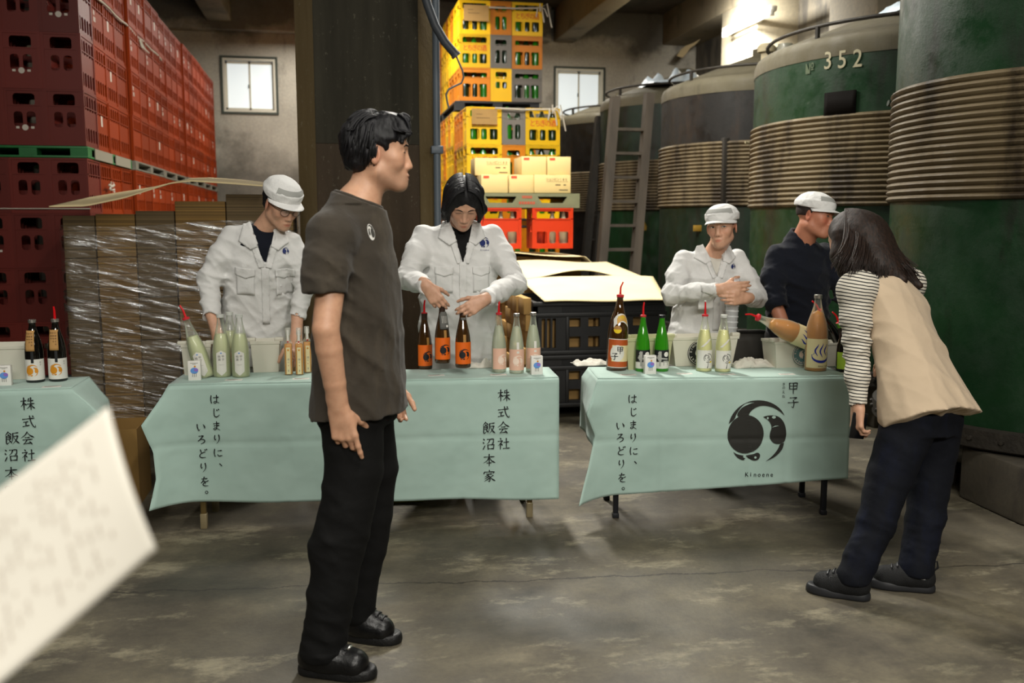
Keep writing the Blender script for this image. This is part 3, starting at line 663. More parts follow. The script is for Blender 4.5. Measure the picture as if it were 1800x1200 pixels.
# ---- yellow crates behind the column
M_GBOT = mat('green_bottle_glass', '#1f6a14', .12, spec=.8); M_DGB = mat('dark_bottle_glass', '#10240f', .12, spec=.8)
def bot_mesh(m):
    return MB().lathe([(.0, 0), (.05, 0), (.052, .02), (.052, .24), (.045, .28), (.02, .345), (.0155, .385), (.0175, .387), (.0175, .398), (0, .399)], 10, cap=False).mesh('crate_bottle', m, 60)
ME_BG = [bot_mesh(M_GBOT), bot_mesh(M_DGB)]
GY = 'yellow and amber bottle crates behind the column'; YH = .408
def yel(x0, y0, z0, rows, front, deep, nm):
    """front: per row (bottom up) the three front crates; then the left side going back"""
    for r in range(rows):
        z = z0 + r * YH; fr = front[r]
        xs_ = [(x0 + CL / 2, 0), (x0 + CL + .012 + CW / 2, 1), (x0 + CL + CW + .024 + CL / 2, 2)]
        for (x, k), s in zip(xs_, fr):
            me = {'y': ME_YEL, 'a': ME_AMB, 'g': ME_GRY}[s]; col = {'y': 'yellow', 'a': 'amber', 'g': 'grey'}[s]; pos = ('first', 'middle', 'last')[k]
            yy = y0 + (CW / 2 if k != 1 else CL / 2) + rs.uniform(-.008, .008)
            o = crate(me, (x + rs.uniform(-.004, .004), yy, z), 0 if k != 1 else PI / 2, f'{col} crate, front of the {nm} yellow load, {ordn[r]} row, {pos} of three', GY, 'tochigi' if (s == 'y' and k != 1) else None)
            for j in (range(3) if k != 1 else range(2)):
                d = (j - 1) * .122 if k != 1 else (j - .5) * .122
                bo = obj('crate_bottle', rs.choice(ME_BG), None, (x + d, (yy - .058) if k != 1 else (y0 + .065), z + .024)); tag(bo, f'{(("left", "middle", "right") if k != 1 else ("left", "right"))[j]} bottle in the {col} crate, {nm} yellow load, {ordn[r]} row, {pos} crate', 'bottle', f'bottles in {nm} load {ordn[r]} row {pos} crate')
        for k in range(1, deep):
            s = rs.choice('yyaay'); me = {'y': ME_YEL, 'a': ME_AMB, 'g': ME_GRY}[s]; col = {'y': 'yellow', 'a': 'amber'}[s]
            o = crate(me, (x0 + CL / 2 + rs.uniform(-.005, .005), y0 + CW / 2 + k * (CW + .006), z), 0, f'{col} crate, left side of the {nm} yellow load, {ordn[r]} row, {nth[k]} from the front', GY)
X1, Y1 = 1.51, 10.5; X2, Y2 = 1.64, 12.0
yel(X1, Y1, 1.49, 3, ['yay', 'yay', 'ygy'], 4, 'lower front')
yel(X1, Y1, .16, 3, ['aaa', 'aga', 'aaa'], 1, 'floor front')
yel(X1 + .05, 12.0, 1.6, 3, ['yay', 'yya', 'yay'], 8, 'lower rear')
yel(X2, Y2, 2.965, 3, ['ayg', 'yga', 'yay'], 10, 'top')
for x, y, z, l_, yb in ((X1, Y1, 0, 'black floor pallet under the front yellow crates', 1.1), (X1, Y1, 1.385, 'black pallet in the middle of the front yellow crates', 1.1), (X1 + .05, 12.0, 1.49, 'black pallet under the rear yellow crates', 2.3), (X2 - .05, Y2 - .02, 2.84, 'black pallet under the topmost yellow crates', 2.8)):
    pallet(x - .01, x + 1.07, y, y + yb, z, M_PDRK, l_, .105 if z > 1 and z < 2 else .12 if z else .155)
q = MB().bbox((X1 + .06, 12.02, .02), (X1 + 1.0, 14.3, 1.48), .02); o = q.build('crate_load', M_AMB); tag(o, 'amber lower crate load behind the front yellow crates', 'crates')
# cardboard notices hung on the yellow crates, twine
M_CARD = mat('cardboard', '#a9854f', .8, var=.12, vscale=5); M_CARDL = mat('pale_cardboard', '#e2cfa0', .8, var=.08, vscale=3)
for (p0, p1, y, l_) in (((815, 8), (859, 38), 11.96, 'brown cardboard notice hung on the top yellow crates'), ((829, 191), (874, 219), 10.46, 'brown cardboard notice hung on the lower yellow crates')):
    a, c = aty(*p0, y), aty(*p1, y); o = MB().box((a[0], y - .008, c[2]), (c[0], y, a[2])).build('cardboard_notice', M_CARD, rot=None); tag(o, l_, 'notice')
    MB().box((a[0] + .05, y - .0095, a[2] - .06), (a[0] + .12, y - .0085, a[2] - .055)).box((a[0] + .05, y - .0095, a[2] - .1), (a[0] + .20, y - .0085, a[2] - .095)).build('handwriting', mat('pencil', '#5a4630', .8), o)
for (y, p0, p1, e, l_) in ((10.45, (870, 190), (972, 192), (972, 192), 'white twine across the lower yellow crates'), (11.95, (860, 13), (950, 14), (950, 14), 'white twine across the top yellow crates')):
    a, c = aty(*p0, y), aty(*p1, y); q = MB().tube([a, (a + c) / 2 + [0, 0, -.01], c, c + [.02, .1, 0]], .011, 6)
    o = q.build('twine', m_rope); tag(o, l_, 'twine'); q = MB()
    for k in range(5): q.tube([c, c + [.03 * k - .04, -.02, .05 * math.sin(k * 2)], c + [.05 * k - .06, -.03, -.12 - .03 * k + .1 * (k % 2)]], .008, 5)
    q.build('loose_end', m_rope, o)
# ------------------------------------------------------------------ brush lettering of the cloths: strokes in a 100 x 100 square, y down
BRUSH = {
'は': 't 18,15 14,45 18,85 26,74|h 38,35 86,30|l 66,12 66,50 64,76 50,86 40,78 50,69 68,74 88,86',
'じ': 'c 35,10 33,50 38,80 58,86 82,68|d 56,18 63,30|d 71,12 78,24',
'ま': 'h 24,28 78,24|h 28,48 76,44|l 52,8 52,50 50,74 36,84 24,76 36,67 54,72 80,88',
'り': 't 32,14 28,40 34,58 43,44|p 66,10 71,42 63,70 42,94',
'に': 't 20,14 15,48 20,84 28,72|h 48,32 84,28|c 46,66 54,80 88,76',
'い': 't 20,22 22,55 34,82 45,66|d 72,24 84,45 87,64',
'ろ': 'h 30,18 70,15|p 70,15 46,42 22,64|c 22,64 50,47 78,55 76,76 44,93',
'ど': 'v 34,12 43,42|c 76,32 40,48 26,70 42,86 80,84|d 72,8 79,20|d 86,4 93,16',
'を': 'h 24,26 76,21|p 48,6 37,38 18,62|c 18,62 40,46 54,52 52,74|c 84,42 50,58 34,78 50,90 82,90',
'株': 'h 6,30 44,26|v 26,6 26,94|p 25,32 18,55 4,70|d 28,44 43,60|p 60,12 50,34|h 56,30 90,26|h 46,52 96,48|v 72,6 72,94|p 70,54 60,72 42,86|n 74,54 84,72 99,84',
'式': 'h 10,33 90,26|k 58,8 65,50 79,82 94,91 94,74|d 74,8 85,17|h 16,54 48,50|v 32,54 32,80|h 10,85 56,76',
'会': 'p 50,5 34,28 5,49|n 50,8 68,30 97,46|h 34,46 66,44|h 18,62 84,58|p 46,62 38,76 24,90|h 22,91 74,84|d 62,72 81,95',
'社': 'd 24,7 33,19|h 8,32 42,28|p 42,28 28,50 8,66|v 26,46 26,94|d 30,50 43,63|h 52,40 92,36|v 72,10 72,86|h 46,88 98,84',
'飯': 'p 26,5 4,33|n 26,8 47,27|d 24,22 29,31|h 12,36 40,34|v 40,34 40,60|h 12,47 40,46|h 12,60 40,58|k 12,36 12,90 32,79|d 28,64 45,83|h 54,17 94,12|p 56,16 54,55 43,93|h 62,38 89,35|p 89,35 76,66 51,95|n 62,44 76,70 99,92',
'沼': 'd 7,10 18,22|d 4,36 14,47|k 6,92 22,60|h 36,15 86,12|k 86,12 82,45 71,41|p 58,16 50,36 33,53|v 42,58 44,94|h 42,58 88,55|v 88,55 84,92|h 44,88 86,86',
'本': 'h 10,28 90,24|v 50,5 50,97|p 48,30 34,56 5,75|n 52,30 68,56 97,72|h 32,74 68,72',
'家': 'd 50,3 53,15|d 14,18 9,36|h 14,20 88,17|p 88,17 78,33|h 28,36 72,34|p 46,36 34,48 13,59|k 40,46 56,62 52,92 38,86|p 46,56 13,75|p 52,68 11,93|p 80,45 60,58|n 58,54 72,74 97,88',
'甲': 'v 18,10 20,62|h 18,11 82,9|v 82,9 78,62|h 20,34 80,33|h 20,58 78,57|v 50,11 50,99',
'子': 'h 22,14 78,11|p 78,11 52,34|k 50,32 56,60 50,93 35,84|h 8,54 94,48'}
BW = {'h': [.85, .55, .62, 1.15, .55], 'v': [1.15, .85, .85, .9, .6], 'p': [1.15, .95, .75, .5, .15], 'n': [.35, .6, .95, 1.35, .15], 'd': [.3, .8, 1.25, 1.15, .4], 't': [.9, .95, .9, .7, .15], 'c': [.8, .75, .85, .85, .4], 'l': [.9, .85, .7, .6, .5], 'k': [1.0, .85, .95, .9, .2]}
def put_brush(mb, ch, fn, cx, cy, size, w=.042):
    if ch not in BRUSH: return False
    for st in BRUSH[ch].split('|'):
        ty, rest = st.split(' ', 1); P = np.array([[float(v) for v in p.split(',')] for p in rest.split()]); n = len(P)
        Q = np.concatenate([[2 * P[0] - P[1]], P, [2 * P[-1] - P[-2]]]); pts = []
        for i in range(n - 1):
            for t in np.linspace(0, 1, 6, endpoint=(i == n - 2)):
                a, b, c, d = Q[i:i + 4]; pts.append(.5 * (2 * b + (c - a) * t + (2 * a - 5 * b + 4 * c - d) * t * t + (3 * b - a - 3 * c + d) * t ** 3))
        pts = np.array(pts) if n > 2 else np.array([P[0] + (P[1] - P[0]) * t for t in np.linspace(0, 1, 8)])
        pts = np.stack([pts[:, 0] / 100 - .5, .5 - pts[:, 1] / 100], 1) * size; s = np.concatenate([[0], np.cumsum(np.linalg.norm(np.diff(pts, axis=0), axis=1))]); s /= s[-1]
        T = np.gradient(pts, axis=0); T /= np.linalg.norm(T, axis=1)[:, None] + 1e-9; N = np.stack([-T[:, 1], T[:, 0]], 1); W = np.interp(s, np.linspace(0, 1, 5), BW[ty]) * w * size
        L_, R_ = pts + N * W[:, None], pts - N * W[:, None]; m = len(pts); k0, k1 = pts[0] - T[0] * W[0] * .7, pts[-1] + T[-1] * W[-1] * .6
        vs = [fn(cx + u, cy + v) for u, v in np.concatenate([L_, R_, [k0, k1]])]
        mb.add(vs, [(m + i, m + i + 1, i + 1, i) for i in range(m - 1)] + [(2 * m, m, 0), (m - 1, 2 * m - 1, 2 * m + 1)])
    return True
# ================================================================== CARDBOARD, CONTAINERS BEHIND THE TABLES
def m_corr(name, a, b_, scale=70):
    t = NT(name); v = t.coord(); tc = t.n('ShaderNodeTexCoord'); sx = t.n('ShaderNodeSeparateXYZ'); t.l(tc.outputs['Object'], sx.inputs[0])
    nz = t.n('ShaderNodeTexNoise', noise_dimensions='1D'); nz.inputs['Scale'].default_value = scale; nz.inputs['Detail'].default_value = 3; t.l(sx.outputs[2], nz.inputs['W'])
    c = t.ramp(nz.outputs['Fac'], [(.36, b_), (.62, a)])
    c = t.mix(t.ramp(t.noise(v, 2.2, 4), [(.3, (0, 0, 0)), (.7, (.45,) * 3)]), c, b_); t.l(c, t.b.inputs['Base Color']); t.set(Roughness=.85)
    t.bump(nz.outputs['Fac'], .5, .004); return t.m
M_CORR = m_corr('corrugated_edges', '#8a6a34', '#55401d', 95); M_CORRG = m_corr('corrugated_edges_grey', '#6b583a', '#453820', 95)
wp = empty('cardboard_pallet_load', (-.955, 6.2, 0)); tag(wp, 'pallet load of flat brown cardboard wrapped in shiny stretch film', 'cardboard load')
edges = [-.66, -.47, -.235, .0, .31, .56, .725]
for i in range(6):
    top = (1.49, 1.5, 1.52, 1.58, 1.625, 1.615)[i]; zs = np.linspace(.17, top, 6)
    for k in range(5):
        j = .006 * math.sin(i * 3 + k * 5)
        MB().bbox((edges[i] + .003, .02 + j + (.012 if i % 2 else 0), zs[k] + .0015), (edges[i + 1] - .003, 1.0, zs[k + 1] - .0015), .004).build('cardboard_bundle', M_CORRG if i in (0, 2, 4) else M_CORR, wp, smooth=None)
t = NT('stretch_film'); v = t.coord((2.2, 2.2, 14)); out = t.t.nodes['Material Output']
rotm = t.n('ShaderNodeMapping'); rotm.inputs['Rotation'].default_value = (0, math.radians(-13), 0); tc = t.n('ShaderNodeTexCoord'); t.l(tc.outputs['Object'], rotm.inputs[0])
m2 = t.n('ShaderNodeMapping'); m2.inputs['Scale'].default_value = (1.6, 1.6, 15); t.l(rotm.outputs[0], m2.inputs[0])
h = t.noise(m2.outputs[0], 2.4, 5, .62)
bm_ = t.n('ShaderNodeBump'); bm_.inputs['Strength'].default_value = 1.0; bm_.inputs['Distance'].default_value = .016; t.l(h, bm_.inputs['Height'])
gl = t.n('ShaderNodeBsdfGlossy'); gl.inputs['Roughness'].default_value = .2; t.l(bm_.outputs[0], gl.inputs['Normal'])
df = t.n('ShaderNodeBsdfDiffuse'); df.inputs['Color'].default_value = lin('#a8a294'); t.l(bm_.outputs[0], df.inputs['Normal'])
tr = t.n('ShaderNodeBsdfTransparent'); mx = t.n('ShaderNodeMixShader'); mx2 = t.n('ShaderNodeMixShader')
t.l(tr.outputs[0], mx.inputs[1]); t.l(gl.outputs[0], mx.inputs[2])
m3 = t.n('ShaderNodeMapping'); m3.inputs['Scale'].default_value = (1.0, 1.0, 11); t.l(rotm.outputs[0], m3.inputs[0])
st = t.ramp(t.noise(m3.outputs[0], 3.2, 7, .7), [(.47, (.03,) * 3), (.56, (.16,) * 3), (.63, (.95,) * 3)]); t.l(st, mx.inputs[0])
t.l(mx.outputs[0], mx2.inputs[1]); t.l(df.outputs[0], mx2.inputs[2]); mx2.inputs[0].default_value = .015
t.l(mx2.outputs[0], out.inputs[0]); M_FILM = t.m
def film(u, v):
    # wraps left side, front and right side
    per = [(-.68, 1.0), (-.68, .03), (-.665, .0), (.725, .0), (.74, .03), (.74, 1.0)]; L = np.cumsum([0] + [math.dist(per[i], per[i + 1]) for i in range(5)]); s = u * L[-1]
    x = np.interp(s, L, [p[0] for p in per]); y = np.interp(s, L, [p[1] for p in per]); z = .14 + v * 1.30
    return (x, y - .006 + .006 * math.sin(x * 31 + z * 9) * math.sin(z * 23 + x * 5), z + .02 * math.sin(x * 4))
MB().grid(film, 90, 40).build('stretch_film', M_FILM, wp, smooth=180)
q = MB().bbox((-.72, .05, .0), (.72, 1.02, .03), .006).bbox((-.72, .05, .125), (.72, 1.02, .165), .006)
for x in (-.66, 0, .66): q.box((x - .05, .06, .03), (x + .05, 1.0, .125))
q.build('pallet', M_PDRK, wp)
def sheet_z(pts, y):
    p = [aty(*q_, y) for q_ in pts]; return [a[0] for a in p], [a[2] for a in p]
fx, fz = sheet_z([(86, 362), (150, 361), (217, 347), (299, 321), (335, 317), (400, 321), (466, 326)], 6.05)
bx_, bz = sheet_z([(86, 346), (160, 337), (234, 328), (320, 312), (345, 311), (400, 315), (466, 321)], 6.95)
o = MB().grid(lambda u, v: (np.interp(u, np.linspace(0, 1, 41), np.linspace(fx[0], fx[-1], 41)), 6.05 + v * .95, float((1 - v) * np.interp(fx[0] + u * (fx[-1] - fx[0]), fx, fz) + v * np.interp(fx[0] + u * (fx[-1] - fx[0]), fx, bz))), 40, 8).build('cardboard_sheet', M_CARDL, smooth=180)
solidify(o, .007); tag(o, 'curved cream cardboard sheet lying on top of the film wrapped load', 'cardboard sheet')

# ---- black folding container with lids of cardboard
m_blk = mat('black_container_plastic', '#1d1d1e', .5, var=.25, vscale=4); m_blk2 = mat('black_container_inner', '#131314', .6)
bc = empty('pallet_container', (1.93, 6.6, 0)); tag(bc, 'black ribbed plastic pallet container behind the two tables', 'container')
hw = .50; dp = .95
for k, z0 in enumerate((.10, .49)):
    zt = z0 + .385
    us = [-hw, -.44, -.415, -.40, -.375, -.36, -.335, -.29, -.24, -.15, -.09, -.005, .05, .10, .13, .19, .25, .33, .40, .46, hw]; vs_ = [z0, z0 + .05, z0 + .13, z0 + .155, z0 + .20, z0 + .265, z0 + .30, zt]
    holes = {(1, 1), (3, 1), (5, 1), (1, 2), (3, 2), (5, 2), (1, 3), (3, 3), (5, 3), (1, 4), (3, 4), (5, 4), (8, 1), (10, 1), (8, 4), (10, 4), (14, 1), (16, 1), (14, 4), (16, 4)}
    q = MB(); plate(q, lambda u, v, d: (u, d, v), us, vs_, lambda i, j: (i, j) not in holes, .03); q.build('front_panel', m_blk, bc, smooth=None)
    q = MB(); plate(q, lambda u, v, d: (-hw + d, -u * dp / (2 * hw) + dp / 2, v), us[::2] + [hw] if False else [-hw, -.4, -.2, 0, .2, .4, hw], [z0, z0 + .1, z0 + .28, zt], lambda i, j: not (j == 1 and i in (1, 3, 4)), .03); q.build('side_panel', m_blk, bc, smooth=None)
    q = MB()
    for zz, e in ((z0, .02), (z0 + .275, .014), (zt - .03, .02)): q.bbox((-hw - .01, -e, zz), (hw + .01, .01, zz + .032), .006)
    for x in (-hw, -.26, .075, hw - .03): q.bbox((x, -.012, z0 + .03), (x + .025, .01, zt - .1), .005)
    q.build('rib', m_blk, bc)['kind'] = 'stuff'
    q = MB()
    for n in range(5):
        for x0, x1 in ((-.29, .0), (.32, .48)): q.box((x0, -.006, zt - .085 + n * .012), (x1, .002, zt - .08 + n * .012))
    q.build('vent_slat', m_blk2, bc)['kind'] = 'stuff'
MB().box((hw - .03, .03, .1), (hw, dp, .87)).box((-hw + .03, dp - .03, .1), (hw - .03, dp, .87)).box((-hw + .03, .03, .09), (hw - .03, dp - .03, .11)).build('inner_panel', m_blk2, bc)
for sx in (-.42, .0, .42): MB().bbox((sx - .07, .02, 0), (sx + .07, dp - .02, .095), .01).build('skid', m_blk2, bc)
for i in range(4):
    for j in range(2):
        o = MB().bbox((1.50 + i * .21, 6.68, .12 + j * .36), (1.69 + i * .21, 7.1, .47 + j * .36 - .01), .006).build('carton', M_CARD); tag(o, f'carton inside the black container, {ordn[j]} layer, {nth[i]} of four', 'carton', 'cartons inside the black container')
def sheet(name, pts, h, label, m=M_CARDL, th=.006):
    """four corners, bulge h(u, v)"""
    a, b_, c, d = (np.array(p) for p in pts)
    o = MB().grid(lambda u, v: (a * (1 - u) + b_ * u) * (1 - v) + (d * (1 - u) + c * u) * v + np.array([0, 0, h(u, v)]), 24, 14).build(name, m, smooth=180); solidify(o, th); tag(o, label, 'cardboard sheet'); return o
sheet('cardboard_sheet', [aty(957, 529, 6.5), aty(1172, 527, 6.5), aty(1148, 486, 7.45), aty(914, 491, 7.4)], lambda u, v: .02 * math.sin(PI * u) * v + .004 * math.sin(u * 9), 'cream cardboard sheet lying on the black container, the front one of two')
sheet('cardboard_sheet', [aty(922, 490, 7.5), aty(1147, 492, 7.5), aty(1066, 459, 8.35), aty(903, 458, 8.35)], lambda u, v: (.075 * math.sin(PI * min(1, u * 1.05)) ** 2 * (1 - v) ** 2) + .01 * math.sin(u * 6), 'buckled cream cardboard sheet behind the front sheet on the container')
# side of a pile of small cartons left of the container
k = 0
for r in range(7):
    y = 6.64; c = 0
    while y < 8.2:
        L_ = rs.uniform(.13, .23); x = 1.385 + rs.uniform(-.045, .02); z = .05 + r * .122
        o = MB().bbox((x, y, z + .001), (1.42, y + L_ - .006, z + .12), .004).build('small_carton', M_CARDB if False else mat('tan_carton', '#b08a50', .8, var=.14, vscale=6))
        tag(o, f'small tan carton in the carton pile, {ordn[r] if r < 6 else "top"} layer, {nth[c]} from the front', 'carton', 'small cartons piled left of the container'); y += L_; c += 1
o = MB().bbox((1.30, 6.62, 0), (1.43, 8.25, .045), .006).build('board', M_PDRK); tag(o, 'black board under the pile of small cartons', 'board')
o = MB().bbox((1.45, 7.62, 0), (2.35, 8.3, .93), .01).build('carton_stack', M_CARD); tag(o, 'large brown carton behind the black container', 'carton')
# ---- brown box pile, scarlet crates, pallet with cartons
o = MB().bbox((1.36, 8.6, 0), (2.32, 9.7, 1.135), .01).build('corrugated_load', M_CORR); tag(o, 'brown corrugated load carrying the scarlet crates', 'cardboard load')
o = MB().grid(lambda u, v: (1.30 + u * 1.18, 8.45 + v * 1.2, 1.165 + .03 * math.cos(u * 4.2) - .16 * max(0, u - .86) / .14 * (1 if u > .86 else 0)), 30, 6).build('cardboard_sheet', M_CARDL, smooth=180); solidify(o, .006); tag(o, 'curling cardboard sheet under the two scarlet crates', 'cardboard sheet')
for i, (x, l_) in enumerate(((1.57, 'scarlet bottle crate half hidden behind the long haired worker'), (2.07, 'scarlet bottle crate under the right end of the green grey pallet'))):
    o = obj('bottle_crate', ME_SCA, None, (x, 8.85, 1.20)); tag(o, l_, 'crate')
    for j in range(2):
        bo = MB().lathe([(0, 0), (.045, 0), (.045, .2), (.02, .28), (.016, .33), (0, .33)], 12, cap=False).build('crate_bottle', mat('pale_bottle', '#c9c0a0', .4), None, (x + .02 + j * .11, 8.83, 1.225), smooth=60); tag(bo, f'pale bottle {"beside" if j else "before"} another in the {"right" if i else "left"} scarlet crate', 'bottle')
m_olive = mat('olive_pallet', '#6d6f54', .6, var=.12)
pl = empty('pallet', (1.85, 8.75, 1.583)); tag(pl, 'olive grey pallet with two trapezoid openings carrying cartons', 'pallet')
q = MB(); W_ = .49; Hp = .135
us = [-W_, -.42, -.12, .08, .37, W_]; plate(q, lambda u, v, d: (u, d, v), us, [0, .045, .105, Hp], lambda i, j: not (j == 1 and i in (1, 3)), .03)
for x0, x1 in ((-.42, -.12), (.08, .37)):
    for s, xx in ((1, x0), (-1, x1)): q.add([(xx, 0, .045), (xx + s * .04, 0, .045), (xx, 0, .105), (xx, .03, .045), (xx + s * .04, .03, .045), (xx, .03, .105)], [(0, 1, 2) if s > 0 else (0, 2, 1), (1, 4, 5, 2), (4, 3, 5)])
q.build('front_panel', m_olive, pl, smooth=None); MB().box((-W_, .03, Hp - .03), (W_, 1.0, Hp)).box((-W_, .03, 0), (W_, 1.0, .03)).build('deck', m_olive, pl)
for x in (-.46, -.02, .43): MB().box((x, .06, .03), (x + .05, .98, Hp - .03)).build('block', m_olive, pl)
q = MB(); f = lambda u, v: (u, -.002, v)
for w_, z in ((.10, .10), (.16, .045)):
    for i in range(6): put_poly(q, [(-.02 - w_ / 2 + i * w_ / 6, z - .012), (-.02 - w_ / 2 + (i + .75) * w_ / 6, z - .012), (-.02 - w_ / 2 + (i + .75) * w_ / 6, z + .012), (-.02 - w_ / 2 + i * w_ / 6, z + .012)], f)
q.build('printed_mark', mat('brick_print', '#a4432c', .7), pl)
m_ctn = mat('cream_carton', '#cfb67c', .75, var=.06, vscale=3); m_ink = mat('carton_ink', '#5d5238', .8); m_rink = mat('carton_red', '#c24a2e', .7)
def carton(px0, px1, y, z, h, d, long, label, skew=0):
    a = aty(px0, 345, y)[0]; b_ = aty(px1, 345, y)[0]
    o = MB().bbox((0, 0, 0), (b_ - a, d, h), .004).build('carton', m_ctn, None, (a, y, z)); tag(o, label, 'carton', 'cream cartons on the olive pallet')
    q = MB(); f = lambda u, v: (u, -.0015, v); w_ = b_ - a
    if long:
        for i, ch_ in enumerate('シュンビン180'): put_text(q, ch_, f, w_ * .36 + i * .026, h * .74, .032, None, .9)
        put_poly(q, [(w_ * .34, h * .62), (w_ * .92, h * .62), (w_ * .92, h * .635), (w_ * .34, h * .635)], f)
        for x0, x1, zz in ((.58, .72, .42), (.8, .87, .42), (.68, .92, .14)): put_poly(q, [(w_ * x0, h * zz), (w_ * x1, h * zz), (w_ * x1, h * (zz + .06)), (w_ * x0, h * (zz + .06))], f)
        q.build('lettering', m_ink, o)
    else:
        put_poly(q, [(.02, h - .035), (.075, h - .035), (.075, h - .012), (.02, h - .012)], f); q.build('printed_mark', m_rink, o)
    MB().box((w_ / 2 - .025, -.0006, h - .0005), (w_ / 2 + .025, d, h + .0012)).build('tape', mat('brown_tape', '#b39a62', .35), o)
    return o
carton(846, 893, 8.82, 1.722, .17, .4, False, 'cream carton with red mark, lower row, near the worker')
carton(895, 938, 8.8, 1.722, .17, .4, False, 'cream carton with red mark, middle of the lower row')
carton(939, 1003, 8.78, 1.722, .17, .3, True, 'cream carton with lettering at the right end of the lower row')
carton(835, 897, 9.05, 1.895, .165, .28, True, 'cream carton with lettering at the start of the upper row')
carton(917, 960, 8.86, 1.895, .172, .38, False, 'cream carton with red mark, middle of the upper row')
carton(962, 1003, 8.85, 1.895, .172, .38, False, 'cream carton with red mark at the right end of the upper row')

# open brown box on the floor between the left and the middle table
A = aty(202, 780, 5.0); Bx = aty(243, 780, 5.0)
bxo = empty('cardboard_box', (Bx[0] - .5, 4.98, 0)); tag(bxo, 'open brown cardboard box on the floor between two draped tables', 'box')
m_bx = mat('box_cardboard', '#8d6c38', .8, var=.1, vscale=3); H_ = .40
for a, c, n_ in (((0, 0, 0), (.5, .008, H_), 'front_panel'), ((0, .3, 0), (.5, .308, H_ + .0), 'back_panel'), ((.492, .008, 0), (.5, .3, H_), 'side_panel'), ((0, .008, 0), (.008, .3, H_), 'side_panel'), ((.008, .008, 0), (.492, .3, .008), 'bottom_panel')):
    MB().box(a, c).build(n_, m_bx, bxo, smooth=None)

